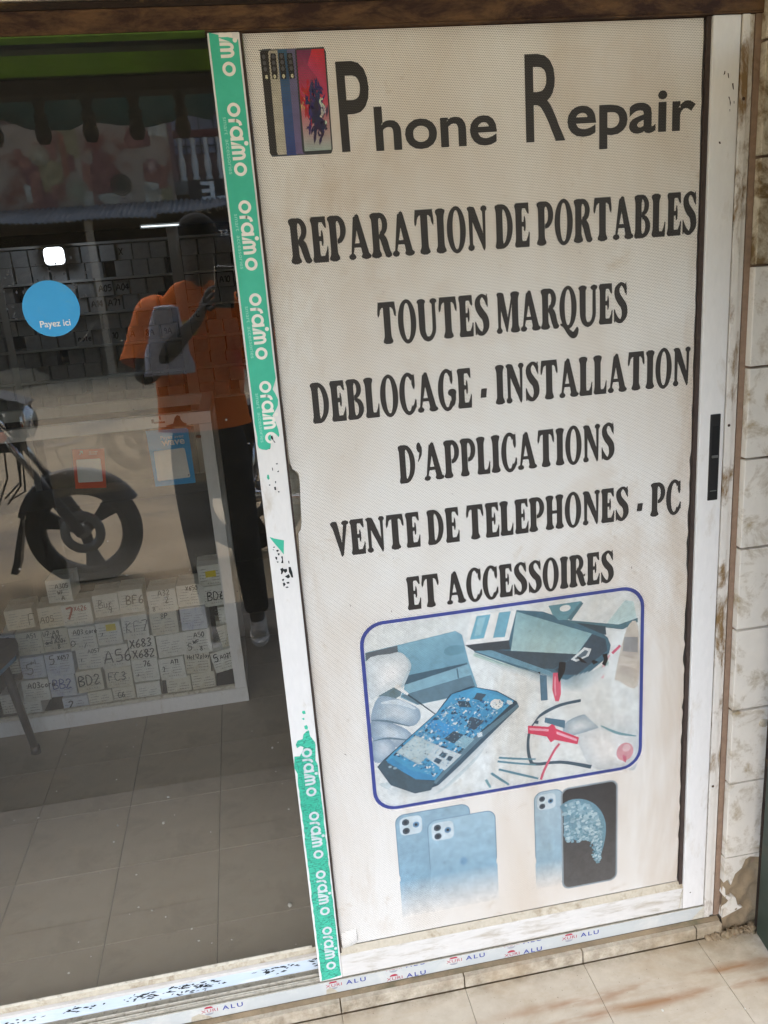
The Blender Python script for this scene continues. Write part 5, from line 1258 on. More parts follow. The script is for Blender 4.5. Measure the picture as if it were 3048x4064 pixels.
# row of five phones beside the title
lp = Print()
for pts, c in LOGO_BACKS: lp.poly(pts, rgb(*c))
for (TL, TR, BR, BL), c0, c1 in LOGO_GRADS: quad_grad(lp, (TL, TR, BR, BL), rgb(*c0), rgb(*c1), 8)
lp.poly(LOGO_FRAME, rgb(48, 56, 60))
TL, TR, BR, BL = LOGO_SCREEN
quad_grad(lp, LOGO_SCREEN, rgb(120, 44, 86), rgb(172, 192, 186), 12, rgb(206, 62, 96))
TM = lerp(TL, TR, 0.55)
quad_grad(lp, (TM, TR, lerp(TR, BR, 0.42), lerp(TM, lerp(TL, BL, 0.42), 0.35)), rgb(206, 40, 52), rgb(196, 60, 104), 6)
def scr(u, v):
    a = lerp(TL, TR, u); b = lerp(BL, BR, u); return lerp(a, b, v)
r5 = random.Random(5)
for c, n, u0, v0, du, dv, ln in (((196, 168, 96), 10, 0.12, 0.50, 0.16, 0.05, 0.20), ((190, 30, 52), 70, 0.34, 0.52, 0.30, 0.12, 0.34), ((44, 40, 98), 150, 0.58, 0.58, 0.26, 0.17, 0.36), ((34, 30, 74), 110, 0.58, 0.70, 0.22, 0.12, 0.26), ((210, 214, 206), 16, 0.80, 0.58, 0.12, 0.10, 0.12)):
    for i in range(n):
        a = r5.uniform(0, 6.28); k = r5.uniform(0.3, 1)
        u, v = u0 + r5.gauss(0, du * .5), v0 + r5.gauss(0, dv * .6)
        u2, v2 = u + math.cos(a) * ln * k * .55, v + math.sin(a) * ln * k * .55
        u, v, u2, v2 = [min(0.97, max(0.03, q)) for q in (u, v, u2, v2)]
        p0, p1 = scr(u, v), scr(u2, v2)
        if math.hypot(p0[0] - p1[0], p0[1] - p1[1]) < 1e-4: continue
        lp.line([p0, lerp(p0, p1, 0.5), p1], [0.0012, 0.0046 * r5.uniform(.6, 1.2), 0.0004], rgb(*[min(255, max(0, q + r5.uniform(-18, 18))) for q in c]), hold=(i % 6 != 0))
for pts in LOGO_CAMS:
    lp.line(pts, [0.0085, 0.0105, 0.0105, 0.0085], rgb(30, 30, 32))
    for t in (0.12, 0.36, 0.6): q = lerp(pts[0], pts[-1], t); lp.ell(q[0], q[1], 0.0030, 0.0036, rgb(86, 86, 90), 10, hold=t > 0.2)
    q = lerp(pts[0], pts[-1], 0.9); lp.ell(q[0], q[1], 0.0024, 0.0036, rgb(216, 210, 176), 10)
lp.build('printed_phones', M['perf_print'], poster, y=PY - 0.0004)

# framed picture of a phone repair bench
fx0, fx1, fz0, fz1 = 0.1795, 0.8105, 0.5055, 0.958
pic = Print(7e-6)
pic.poly(rounded(fx0, fx1, fz0, fz1, 0.045), rgb(226, 230, 226))
for item in PICTURE:
    kind = item[0]
    if kind == 'p': pic.poly(item[1], rgb(*item[2]))
    elif kind == 'l': pic.line(item[1], item[3], rgb(*item[2]), smooth=5)
    elif kind == 'e': pic.ell(item[1][0], item[1][1], item[3][0], item[3][1], rgb(*item[2]), rot_=item[4] if len(item) > 4 else 0)
    elif kind == 's':                                                 # rounded tone, from its edge colour to its middle colour
        P_, ce, cm = item[1], item[2], item[3]
        gx = sum(q[0] for q in P_) / len(P_); gz = sum(q[1] for q in P_) / len(P_)
        for k in range(9):
            f = 1 - 0.095 * k
            pic.poly([(gx + (x - gx) * f, gz + (z - gz) * f) for x, z in catmull(P_, 4, True)], rgb(*lerp(ce, cm, k / 8)))
    elif kind == 'g': quad_grad(pic, item[1], rgb(*item[2]), rgb(*item[3]), 8)
r6 = random.Random(11)
B0, B1, B2, B3 = BOARD
for i in range(330):                                                  # solder joints and small parts on the circuit board
    u, v = r6.random(), r6.random()
    a = lerp(B0, B1, u); b = lerp(B3, B2, u); q = lerp(a, b, v)
    c = r6.choice(((196, 210, 214), (214, 222, 220), (46, 72, 92), (40, 104, 150), (58, 120, 160), (120, 170, 190), (36, 60, 84)))
    w, h = r6.uniform(0.0012, 0.0045), r6.uniform(0.0010, 0.003); ang = RAD(38 if r6.random() < 0.8 else -25)
    ca, sa = math.cos(ang), math.sin(ang)
    pic.poly([(q[0] + x * ca - z * sa, q[1] + x * sa + z * ca) for x, z in ((-w, -h), (w, -h), (w, h), (-w, h))], rgb(*c), hold=(i % 12 != 0))
for pts, c in CHIPS: pic.poly(pts, rgb(*c))
for i in range(620):                                                  # finer parts and tracks
    u, v = r6.random(), r6.random()
    q = lerp(lerp(B0, B1, u), lerp(B3, B2, u), v)
    c = r6.choice(((206, 220, 222), (150, 190, 204), (34, 58, 78), (96, 160, 190), (40, 92, 132), (120, 178, 200), (180, 176, 150)))
    w, h = r6.uniform(0.0005, 0.0016), r6.uniform(0.0004, 0.0011); ang = RAD(38 if r6.random() < 0.5 else -40)
    if r6.random() < 0.2: w *= 3.5; h *= 0.5
    ca, sa = math.cos(ang), math.sin(ang)
    pic.poly([(q[0] + x * ca - z * sa, q[1] + x * sa + z * ca) for x, z in ((-w, -h), (w, -h), (w, h), (-w, h))], rgb(*c), hold=(i % 20 != 0))
for i in range(150):                                                  # uneven ink in the picture's tones
    x, z = r6.uniform(fx0 + 0.02, fx1 - 0.02), r6.uniform(fz0 + 0.02, fz1 - 0.02)
ro, ri = rounded(fx0 - 0.005, fx1 + 0.005, fz0 - 0.005, fz1 + 0.005, 0.052), rounded(fx0 + 0.003, fx1 - 0.003, fz0 + 0.003, fz1 - 0.003, 0.045)
rx = rounded(fx0 - 0.0085, fx1 + 0.0085, fz0 - 0.0085, fz1 + 0.0085, 0.0555)
pic.strip(ro, rx, PAPER, closed=True)
pic.strip(ro, ri, rgb(54, 70, 150), closed=True)
for pts in PICT_TEARS: pic.poly(pts, rgb(24, 24, 28))
pic.build('printed_picture', M['perf_print'], poster, y=PY - 0.0004)

# pale blue phones along the bottom
ph = Print(7e-6)
def back(x0, x1, z0, z1, top, mid, fade):
    ph.poly(rounded(x0 - 0.002, x1 + 0.002, z0 + fade - 0.002, z1 + 0.002, 0.022), rgb(120, 152, 172))
    panel_round(ph, x0, x1, z0, z1, 0.021, rgb(*top), rgb(*mid), 12)
    quad_grad(ph, ((x0 - 0.0022, z0 + fade), (x1 + 0.0022, z0 + fade), (x1 + 0.0022, z0 - 0.004), (x0 - 0.0022, z0 - 0.004)), lerp(rgb(*top), rgb(*mid), (z1 - z0 - fade) / (z1 - z0)), PAPER, 8)
def cams(x, z, s):
    ph.poly(rounded(x, x + s, z - s * 0.92, z, s * 0.24), rgb(206, 222, 228))
    for u, v, r, c in ((0.27, 0.26, 0.165, (74, 88, 100)), (0.27, 0.70, 0.165, (74, 88, 100)), (0.73, 0.46, 0.15, (104, 146, 178))):
        ph.ell(x + s * u, z - s * v, s * r, s * r, rgb(*c)); ph.ell(x + s * u, z - s * v, s * r * 0.5, s * r * 0.5, rgb(44, 54, 64))
back(*PHONES[0], (152, 184, 200), (128, 172, 196), 0.10); cams(PHONES[0][0] + 0.008, PHONES[0][3] - 0.007, 0.052)
back(*PHONES[1], (168, 198, 212), (126, 174, 202), 0.10); cams(PHONES[1][0] + 0.008, PHONES[1][3] - 0.007, 0.052)
ph.ell((PHONES[1][0] + PHONES[1][1]) / 2, (PHONES[1][2] + PHONES[1][3]) / 2, 0.009, 0.011, rgb(128, 172, 202))
back(*PHONES[2], (176, 200, 212), (146, 184, 204), 0.07); cams(PHONES[2][0] + 0.006, PHONES[2][3] - 0.007, 0.045)
x0, x1, z0, z1 = PHONES[3]
ph.poly(rounded(x0 - 0.002, x1 + 0.002, z0 - 0.002, z1 + 0.002, 0.02), rgb(150, 164, 172))
panel_round(ph, x0 + 0.002, x1 - 0.002, z0 + 0.002, z1 - 0.002, 0.017, rgb(56, 56, 58), rgb(92, 92, 92), 10)
r7 = random.Random(3)
W_, H_ = x1 - x0, z1 - z0
SW = [(0.06, .17), (.20, .14), (.36, .15), (.50, .20), (.60, .27), (.68, .36), (.72, .46), (.72, .56), (.70, .66), (.70, .76)]
ph.poly([(x0 + W_ * u, z1 - H_ * v) for u, v in ((.03, .14), (.3, .13), (.55, .24), (.66, .36), (.68, .5), (.5, .5), (.3, .47), (.03, .44))], rgb(118, 156, 172))
ph.line([(x0 + W_ * (u - .05), z1 - H_ * (v + .04)) for u, v in SW], [W_ * k for k in (.22, .26, .28, .32, .34, .32, .26, .2, .14, .06)], rgb(112, 152, 168), smooth=4)
ph.line([(x0 + W_ * u, z1 - H_ * v) for u, v in ((.05, .44), (.25, .46), (.45, .50), (.60, .56))], [W_ * .16, W_ * .2, W_ * .16, W_ * .1], rgb(120, 158, 172), smooth=4)
for i in range(520):                                                  # cloud-like swirl on the screen
    k = r7.random()
    if i % 4 == 3:
        u, v = r7.uniform(0.05, 0.62), 0.40 + 0.10 * r7.random() + r7.gauss(0, .02); v += 0.10 * u
        s_ = 0.8
    else:
        t = r7.random() ** 0.9 * (len(SW) - 1.001); j = int(t); f = t - j
        u = SW[j][0] + (SW[j + 1][0] - SW[j][0]) * f; v = SW[j][1] + (SW[j + 1][1] - SW[j][1]) * f
        wd = 0.14 * (1 - (t / (len(SW) - 1)) ** 2 * 0.65)
        u -= abs(r7.gauss(0, wd)) * (0.35 + t / 9); v += abs(r7.gauss(0, wd * 0.8)) * (1 - t / 11)
        s_ = 1.0 if t < 6 else 0.6
    if not (0.04 < u < 0.92 and 0.06 < v < 0.95): continue
    ph.ell(x0 + W_ * u, z1 - H_ * v, r7.uniform(0.0035, 0.0075) * s_, r7.uniform(0.003, 0.006) * s_, rgb(*lerp((96, 142, 160), (196, 218, 224), k)), 8, hold=(i % 10 != 0))
ph.build('printed_phones', M['perf_print'], poster, y=PY - 0.0004)

# hairline scratches, rub marks and small holes in the poster
sc_ = Print()
for i in range(26):
    x, z = RNG.uniform(0.12, 0.9), RNG.uniform(0.2, 2.0); l = RNG.uniform(0.002, 0.008); a = RNG.uniform(0, 6.28)
    sc_.line([(x, z), (x + l * .5 * math.cos(a), z + l * .5 * math.sin(a)), (x + l * math.cos(a + .6), z + l * math.sin(a + .6))], [0.0004, 0.0009, 0.0003], (0, 0, 0, 1))
for pts in POSTER_NICKS: sc_.poly(pts)
sc_.build('nick', M['gasket'], poster, y=PY - 0.0009)

# --- mint tape down the left stile
def tape_piece(pts, m):
    return MB().prism(pts, -0.00045, -0.0001).build('tape', m, door)
def wavy_edge(x, z0, z1, amp, step):
    out = []; z = z0; s = 1 if z1 > z0 else -1
    while (z1 - z) * s > 0:
        out.append((x + RNG.uniform(-amp, amp), z)); z += s * RNG.uniform(step * .6, step * 1.4)
    return out
tp1 = tape_piece(wavy_edge(0.0118, 2.0735, TAPE_END[0][1] + 0.01, 0.0003, 0.03) + TAPE_END + wavy_edge(0.0592, TAPE_END[-1][1] + 0.02, 2.0735, 0.0003, 0.03), M['tape'])
tp2 = tape_piece(TAPE_LOW_TOP + wavy_edge(0.0590, TAPE_LOW_TOP[-1][1] - 0.012, 0.083, 0.0009, 0.011) + [(0.0585, 0.0815), (0.0335, 0.0775), (0.0125, 0.0765)] +
                 wavy_edge(0.0128, 0.085, TAPE_LOW_TOP[0][1] - 0.008, 0.0011, 0.010), M['tape_old'])
for pts in TAPE_SCRAPS: tape_piece(pts, M['tape'])
def oraimo(pr, za, zb, xb=0.0275, h=0.0225):
    """the word reads downwards, letter tops towards the poster"""
    L_ = za - zb
    T = lambda u, v: (xb + v * h, za - u * L_)          # u along the word, v up the letter
    asp = L_ / h                                        # letter heights per word length
    def ring_(u, r):
        A, B = [], []
        for k in range(25):
            t = 2 * math.pi * k / 24
            A.append(T(u + r / asp * math.cos(t), 0.5 + r * math.sin(t))); B.append(T(u + (r - 0.23) / asp * math.cos(t), 0.5 + (r - 0.23) * math.sin(t)))
        pr.strip(A, B)
    def seg_(pts, w=0.23): pr.line([T(u / asp, v) for u, v in pts], w * h, smooth=4)
    ring_(0.5 / asp, 0.5)
    seg_([(1.25, 0.0), (1.25, 0.5), (1.25, 0.55), (1.38, 0.82), (1.62, 0.9)])
    ring_(2.15 / asp, 0.5); seg_([(2.56, 0.0), (2.56, 0.5), (2.56, 1.0)])
    pr.poly([T(u / asp, v) for u, v in ((2.72, 0.0), (2.96, 0.0), (3.00, 0.80))])
    c = T(2.90 / asp, 1.17); pr.ell(c[0], c[1], 0.0037, 0.0037)
    for u in (3.14, 3.55):
        seg_([(u, 0.0), (u, 0.55), (u + 0.05, 0.80), (u + 0.205, 0.92), (u + 0.36, 0.80), (u + 0.41, 0.55), (u + 0.41, 0.0)])
    ring_(asp * 1.0 / asp - 0.5 / asp, 0.5)
for za, zb, full in WORDS:
    host, y = (tp1, -0.00062) if za > 1.3 else (tp2, -0.00062)
    pr = Print(4e-6); oraimo(pr, za, zb)
    if za > 2.0735:                                    # runs up behind the beam
        bm = bmesh.new(); vs = [bm.verts.new(v) for v in pr.v]
        for f in pr.f:
            try: bm.faces.new([vs[i] for i in f])
            except ValueError: pass
        bmesh.ops.bisect_plane(bm, geom=bm.verts[:] + bm.edges[:] + bm.faces[:], plane_co=(0, 0, 2.073), plane_no=(0, 0, 1), clear_outer=True)
        bm.verts.index_update(); pr.v = [tuple(v.co) for v in bm.verts]; pr.f = [[v.index for v in f.verts] for f in bm.faces]; pr.c = [[(1, 1, 1, 1)] * len(f) for f in pr.f]; bm.free()
    if full < 1:                                       # torn away beyond this height
        bm = bmesh.new(); vs = [bm.verts.new(v) for v in pr.v]
        for f in pr.f:
            try: bm.faces.new([vs[i] for i in f])
            except ValueError: pass
        bmesh.ops.bisect_plane(bm, geom=bm.verts[:] + bm.edges[:] + bm.faces[:], plane_co=(0.0475, 0, zb + 0.012), plane_no=(0.8, 0, -0.6), clear_outer=True)
        bm.verts.index_update(); pr.v = [tuple(v.co) for v in bm.verts]; pr.f = [[v.index for v in f.verts] for f in bm.faces]; pr.c = [[(1, 1, 1, 1)] * len(f) for f in pr.f]; bm.free()
    pr.build('tape_lettering', M['white_ink'] if za > 1.3 else M['grey_tape'], host, y=y)
    if za > 1.3:
        ps = Print(4e-6); za2, zb2 = za - 0.022, zb + 0.004
        if za2 < 2.07:
            put_text(ps, 'smart  accessories', 0, 1, 0, 1, rot_=lambda u, w: (0.0185 + 0.0068 * w, za2 - u * (za2 - zb2)))
            ps.build('tape_lettering', M['pale_ink'], host, y=y)
ch = Print()
for pts in STILE_CHIPS: ch.poly(pts)
ch.build('chipped_paint', M['scuff'], ls, y=-0.0003)
ch2 = Print()
for pts in STILE_CHIPS_R: ch2.poly(pts)
ch2.build('chipped_paint', M['gasket'], rsx, y=-0.0003)

# flush lock on the right stile
hd = empty('lock_handle', (0.963, 0, 1.235), door)
MB().bbox(-0.0115, 0.0115, -0.0022, 0.010, -0.094, 0.094, 0.002).build('lock_plate', M['black'], hd)
MB().box(-0.0068, 0.0075, -0.0024, -0.0021, 0.006, 0.069).build('recess_shade_patch', M['blackhole'], hd)  # flat blacker patch: the hollow's shade is painted, the plate is not cut
MB().bbox(-0.0066, 0.0072, -0.0058, -0.0022, 0.0005, 0.0058, 0.001).build('thumb_slide', M['forkmetal'], hd)
MB().bbox(-0.0075, 0.0075, -0.0030, -0.0022, -0.0735, -0.0715, 0.0004).build('keeper_line', M['forkmetal'], hd)

# ------------------------------------------------------------------ left sliding door (inner leaf)
d2 = empty('sliding_door', (0, 0.04, 0))
tag(d2, 'clear glass sliding door with round blue sticker and scuffed bottom rail', 'sliding door')
MB().bbox(-1.115, 0.088, 0.0, 0.034, 0.0735, 0.1065, 0.0015).build('bottom_rail', M['alu_blue'], d2)
MB().bbox(-1.115, 0.088, -0.0015, 0.0085, 0.1072, 0.1150, 0.0012).build('rail_lip', M['alu_grimy'], d2)
bd = MB(); bd.add([(-1.115, 0.0086, 0.113), (0.055, 0.0086, 0.113), (0.055, 0.0136, 0.1265), (-1.115, 0.0136, 0.1265), (-1.115, 0.0136, 0.1), (0.055, 0.0136, 0.1)],
                  [(0, 1, 2, 3), (0, 3, 4), (1, 5, 2), (4, 5, 1, 0), (3, 2, 5, 4)])
bd.build('glazing_bead', M['bead'], d2)
MB().bbox(-1.115, 0.088, 0.0, 0.034, 2.092, 2.1045, 0.002).build('top_rail', M['alu'], d2)
MB().bbox(-1.1185, -1.060, -0.001, 0.035, 0.0733, 2.1047, 0.002).build('stile', M['alu'], d2)
MB().bbox(0.012, 0.088, 0.0005, 0.0335, 0.127, 2.0915, 0.002).build('stile', M['alu_dusty'], d2)
pane('glass_pane', -1.060, 0.012, 0.0140, 0.0195, 0.100, 2.092, M['glass'], d2)
MB().box(-1.06, 0.0, 0.0115, 0.0138, 0.1262, 0.1335).build('gasket', M['alu_dusty'], d2)
sf = Print()
r8 = random.Random(21)
for cx, cz, sx, sz, n in SCUFFS:
    for i in range(n):
        x, z = cx + r8.gauss(0, sx * .5), cz + r8.gauss(0, sz * .5)
        if not 0.076 < z < 0.104: continue
        l = r8.uniform(0.004, 0.016); a = r8.uniform(-0.25, 0.35); k = r8.uniform(0.0012, 0.0036)
        sf.line([(x, z), (x + l * .3, z + a * l * .3 + r8.uniform(-.001, .001)), (x + l * .6, z + a * l * .6 + r8.uniform(-.001, .001)), (x + l, z + a * l)], [k * .3, k, k * 1.2, k * .2], hold=i % 5 != 0)
sf.build('scuff_mark', M['scuff'], d2, y=-0.0003)
# round blue payment sticker
cx, cz, rr = STICKER
stk = MB().prism([(cx + rr * math.cos(2 * math.pi * k / 56), cz + rr * math.sin(2 * math.pi * k / 56)) for k in range(56)], 0.0132, 0.0137).build('round_sticker', M['sky_sticker'], d2)
ps = Print(); put_text(ps, 'Payez ici', *STICKER_TEXT, 0.012)
ps.build('sticker_lettering', M['white_ink'], stk, y=0.0131)
gl = Print(5e-6)                                                       # old glue and scratches on the pane
r9 = random.Random(8)
for cx, cz, sx, sz, n in GLUE:
    for i in range(n):
        x, z = cx + r9.gauss(0, sx * .5), cz + r9.gauss(0, sz * .5)
        if math.hypot(x - STICKER[0], z - STICKER[1]) < rr * 1.02: continue
        pts = [(x + r9.uniform(.3, 1) * 0.0032 * math.cos(t), z + r9.uniform(.3, 1) * 0.004 * math.sin(t)) for t in [k * 0.9 for k in range(7)]]
        gl.poly(pts, hold=i % 8 != 0)
gl.build('glue_residue', M['glue'], d2, y=0.0136)
sk = Print()
for pts in GLASS_SCRATCH: sk.line(pts, 0.0004)
for i in range(46):
    x, z = r9.uniform(-0.95, -0.02), r9.uniform(0.15, 1.6); q = r9.uniform(0.0009, 0.0022)
    sk.ell(x, z, q, q * r9.uniform(.5, 1.4), seg=7, rot_=r9.uniform(0, 3), hold=i > 0)
sk.build('glass_speck', M['scratchmark'], d2, y=0.0136)
# ------------------------------------------------------------------ inside: display counter with cartons
ct = empty('display_counter', (0, 0, Z_IN))
tag(ct, 'glass display counter with white aluminium frame full of small cartons', 'counter')
CY, CB = 1.487, 2.02
X0, X1 = -1.75, -0.132
def al(name, x0, x1, y0, y1, z0, z1, m='alu'):
    return MB().bbox(x0, x1, y0, y1, z0 - Z_IN, z1 - Z_IN, 0.0018).build(name, M[m], ct)
for y0, y1 in ((CY, CY + 0.045), (CB - 0.04, CB)):
    al('post', X1 - 0.046, X1, y0, y1, 0.0985, 1.171); al('post', X0, X0 + 0.046, y0, y1, 0.0985, 1.171)
al('top_rail', X0, X1, CY, CY + 0.040, 1.172, 1.2155); al('top_rail', X0, X1, CB - 0.04, CB, 1.172, 1.2155)
al('bottom_rail', X0, X1 + 0.002, CY - 0.001, CY + 0.040, Z_IN, 0.098)
al('side_rail', X1 - 0.044, X1 - 0.001, CY + 0.041, CB - 0.041, 1.173, 1.2150); al('side_rail', X1 - 0.042, X1, CY + 0.041, CB - 0.041, Z_IN, 0.097)
al('inner_lip', X0 + 0.047, X1 - 0.047, CY + 0.003, CY + 0.020, 0.0985, 0.112, 'alu_dusty')
al('counter_floor', X0 + 0.01, X1 - 0.047, CY + 0.041, CB - 0.002, 0.080, 0.096, 'dark_panel')
al('back_panel', X0 + 0.047, X1 - 0.047, CB - 0.038, CB - 0.028, 0.0985, 0.86, 'dark_panel')
al('inner_shelf', X0 + 0.047, X1 - 0.047, CY + 0.16, CB - 0.045, 0.872, 0.880, 'dark_panel')
pane('front_glass', X0 + 0.047, X1 - 0.047, CY + 0.008, CY + 0.013, 0.113 - Z_IN, 1.171 - Z_IN, M['glass_counter'], ct)
sg = MB().box(X1 - 0.018, X1 - 0.013, CY + 0.046, CB - 0.041, 0.0985 - Z_IN, 1.171 - Z_IN).build('side_glass', M['clear'], ct)
tg = MB().bbox(X0 + 0.002, X1 - 0.001, CY + 0.042, CB - 0.042, 1.208 - Z_IN, 1.2145 - Z_IN, 0.001).build('top_glass', M['clear'], ct)
pd = Print()
for pts in COUNTER_PEEL: pd.poly([(x, z - Z_IN) for x, z in pts])
pd.build('peeled_paint', M['peel'], ct, y=CY - 0.0004)

# payment signs stuck inside the counter's front glass (their code squares stay blank)
def sign(pts, m, name):
    return MB().prism([(x, z - Z_IN) for x, z in pts], CY + 0.0062, CY + 0.0078).build(name, m, ct)
sb = sign(SIGN_BLUE, M['sky_sticker'], 'payment_sign')
w = Print(); w.poly([(x, z - Z_IN) for x, z in SIGN_BLUE_BLANK]); w.build('blank_square', M['white_ink'], sb, y=CY + 0.0060)
w = Print()
for t, x0, x1, z0, z1, b in SIGN_BLUE_TEXT: put_text(w, t, x0, x1, z0 - Z_IN, z1 - Z_IN, b)
w.build('sign_lettering', M['white_ink'], sb, y=CY + 0.0060)
so = sign(SIGN_ORANGE, M['orange_sign'], 'payment_sign')
w = Print(); w.poly([(x, z - Z_IN) for x, z in SIGN_ORANGE_BLANK]); w.build('blank_square', M['white_ink'], so, y=CY + 0.0060)
w = Print()
for t, x0, x1, z0, z1, b in SIGN_ORANGE_TEXT: put_text(w, t, x0, x1, z0 - Z_IN, z1 - Z_IN, b)
ax, az = SIGN_ARROW
az -= Z_IN
w.line([(ax - 0.006, az - 0.006), (ax + 0.006, az + 0.006)], 0.003); w.line([(ax - 0.003, az + 0.006), (ax + 0.007, az + 0.006)], 0.003); w.line([(ax + 0.006, az + 0.007), (ax + 0.006, az - 0.004)], 0.003)
w.build('sign_lettering', M['white_ink'], so, y=CY + 0.0060)

# handwriting: single-stroke letters
HW = {
 'A': [[(0, 0), (.4, 1), (.8, 0)], [(.15, .38), (.68, .38)]], 'B': [[(.08, 0), (.08, 1), (.5, .95), (.55, .7), (.1, .52), (.62, .42), (.62, .08), (.08, 0)]],
 'C': [[(.65, .9), (.3, 1), (.05, .6), (.1, .15), (.4, 0), (.7, .12)]], 'D': [[(.08, 0), (.08, 1), (.45, .95), (.7, .5), (.45, .05), (.08, 0)]],
 'F': [[(.1, 0), (.1, 1), (.7, 1)], [(.1, .55), (.5, .55)]], 'G': [[(.65, .9), (.3, 1), (.05, .5), (.3, 0), (.68, .1), (.66, .45), (.4, .45)]],
 'K': [[(.1, 0), (.1, 1)], [(.6, 1), (.1, .5), (.65, 0)]], 'L': [[(.1, 1), (.1, 0), (.6, 0)]], 'P': [[(.1, 0), (.1, 1), (.55, .95), (.6, .6), (.1, .5)]],
 'U': [[(.05, 1), (.08, .2), (.35, 0), (.6, .2), (.65, 1)]], 'W': [[(0, 1), (.2, 0), (.42, .7), (.62, 0), (.85, 1)]], 'X': [[(0, 1), (.65, 0)], [(.62, 1), (.02, 0)]],
 'H': [[(.08, 0), (.08, 1)], [(.6, 0), (.6, 1)], [(.08, .5), (.6, .5)]], 'N': [[(.05, 0), (.08, 1), (.6, 0), (.62, 1)]], 'R': [[(.08, 0), (.08, 1), (.55, .92), (.5, .55), (.1, .5), (.62, 0)]],
 'T': [[(0, 1), (.7, 1)], [(.35, 1), (.35, 0)]],
 '0': [[(.3, 1), (.04, .6), (.1, .1), (.35, 0), (.58, .35), (.5, .9), (.3, 1)]], '1': [[(.05, .75), (.3, 1), (.3, 0)]], '2': [[(.05, .8), (.3, 1), (.58, .75), (.05, 0), (.65, .05)]],
 '3': [[(.05, .92), (.4, 1), (.55, .75), (.22, .52), (.6, .3), (.35, 0), (.03, .1)]], '4': [[(.45, 0), (.45, 1), (.03, .35), (.65, .35)]], '5': [[(.6, 1), (.12, 1), (.08, .58), (.5, .6), (.58, .2), (.3, 0), (.03, .1)]],
 '6': [[(.5, 1), (.15, .6), (.05, .2), (.3, 0), (.56, .2), (.4, .48), (.1, .3)]], '7': [[(.02, 1), (.62, 1), (.25, 0)]], '8': [[(.32, .52), (.08, .78), (.32, 1), (.55, .78), (.32, .52), (.05, .22), (.3, 0), (.58, .22), (.32, .52)]],
 '9': [[(.55, .7), (.3, .5), (.06, .75), (.3, 1), (.55, .75), (.5, .3), (.35, 0)]],
 'a': [[(.5, .5), (.25, .6), (.05, .3), (.2, 0), (.48, .2), (.5, .55), (.55, 0)]], 'c': [[(.5, .5), (.2, .6), (.05, .25), (.25, 0), (.55, .1)]], 'o': [[(.3, .6), (.05, .3), (.25, 0), (.5, .25), (.3, .6)]],
 'r': [[(.08, 0), (.1, .6)], [(.1, .4), (.25, .58), (.45, .55)]], 'e': [[(.05, .3), (.5, .34), (.35, .6), (.06, .35), (.2, 0), (.55, .1)]], 'i': [[(.15, 0), (.15, .55)], [(.13, .78), (.17, .84)]],
 'l': [[(.15, 1), (.12, .1), (.3, 0)]], 'n': [[(.06, 0), (.08, .58)], [(.08, .4), (.3, .6), (.46, .4), (.48, 0)]], 't': [[(.2, .95), (.18, .05), (.38, 0)], [(.02, .62), (.4, .62)]],
 'd': [[(.5, 1), (.5, 0)], [(.5, .45), (.22, .6), (.05, .25), (.25, 0), (.5, .15)]], 'u': [[(.05, .6), (.1, .05), (.4, .05), (.48, .6), (.5, 0)]], 's': [[(.45, .55), (.12, .5), (.4, .25), (.1, 0)]],
 'p': [[(.08, -.35), (.1, .6)], [(.1, .45), (.35, .6), (.5, .3), (.25, 0), (.1, .12)]], 'y': [[(.05, .6), (.25, .1)], [(.5, .6), (.1, -.35)]], 'z': [[(.05, .6), (.5, .6), (.05, 0), (.55, 0)]],
 '-': [[(.05, .45), (.5, .48)]], '/': [[(.05, .05), (.5, .95)]], 'O': [[(.4, 1), (.05, .7), (.02, .25), (.4, 0), (.8, .3), (.75, .8), (.4, 1)]],
}
def write(pr, s, x, z, h, w, slant=0.08, spread=1.0, jig=0.03):
    """marker strokes starting at x, z with letter height h and stroke width w"""
    u = 0.0
    for ch in s:
        if ch == ' ': u += 0.45; continue
        st = HW.get(ch)
        if not st: u += 0.5; continue
        mx = 0
        for path in st:
            q = [(x + (u + a * spread + slant * b + RNG.uniform(-jig, jig)) * h * 0.8, z + (b + RNG.uniform(-jig, jig)) * h) for a, b in path]
            mx = max(mx, max(a for a, b in path))
            pr.line(q, w * RNG.uniform(1.15, 1.6), smooth=3)
        u += mx * spread + 0.22
    return pr

DASH = {}
def dashes(w, h, seed):
    """rows of fine print with tick boxes and a spaced word of heavier marks at the foot, as one joined decal mesh"""
    key = seed % 4
    if key in DASH: return DASH[key]
    r = random.Random(40 + key); pr = Print()
    for row in range(5):
        z = h * (0.30 - 0.13 * row)
        x = -w * 0.40
        for k in range(2 if row else 1):
            x0 = x + k * w * 0.42
            if row > 1: pr.line([(x0, z), (x0 + w * 0.035, z)], h * 0.035, hold=True)
            n = r.randint(3, 5); xx = x0 + w * 0.06
            for q in range(n):
                l = w * r.uniform(0.03, 0.06); pr.line([(xx, z), (xx + l, z)], h * r.uniform(.02, .032), hold=True); xx += l + w * 0.012
    for q in range(5):
        x0 = -w * 0.16 + q * w * 0.085
        pr.line([(x0, -h * .385), (x0 + w * .022, -h * .33), (x0 + w * .04, -h * .385)], h * 0.022, hold=True)
    pr.k = 1
    DASH[key] = pr
    return pr

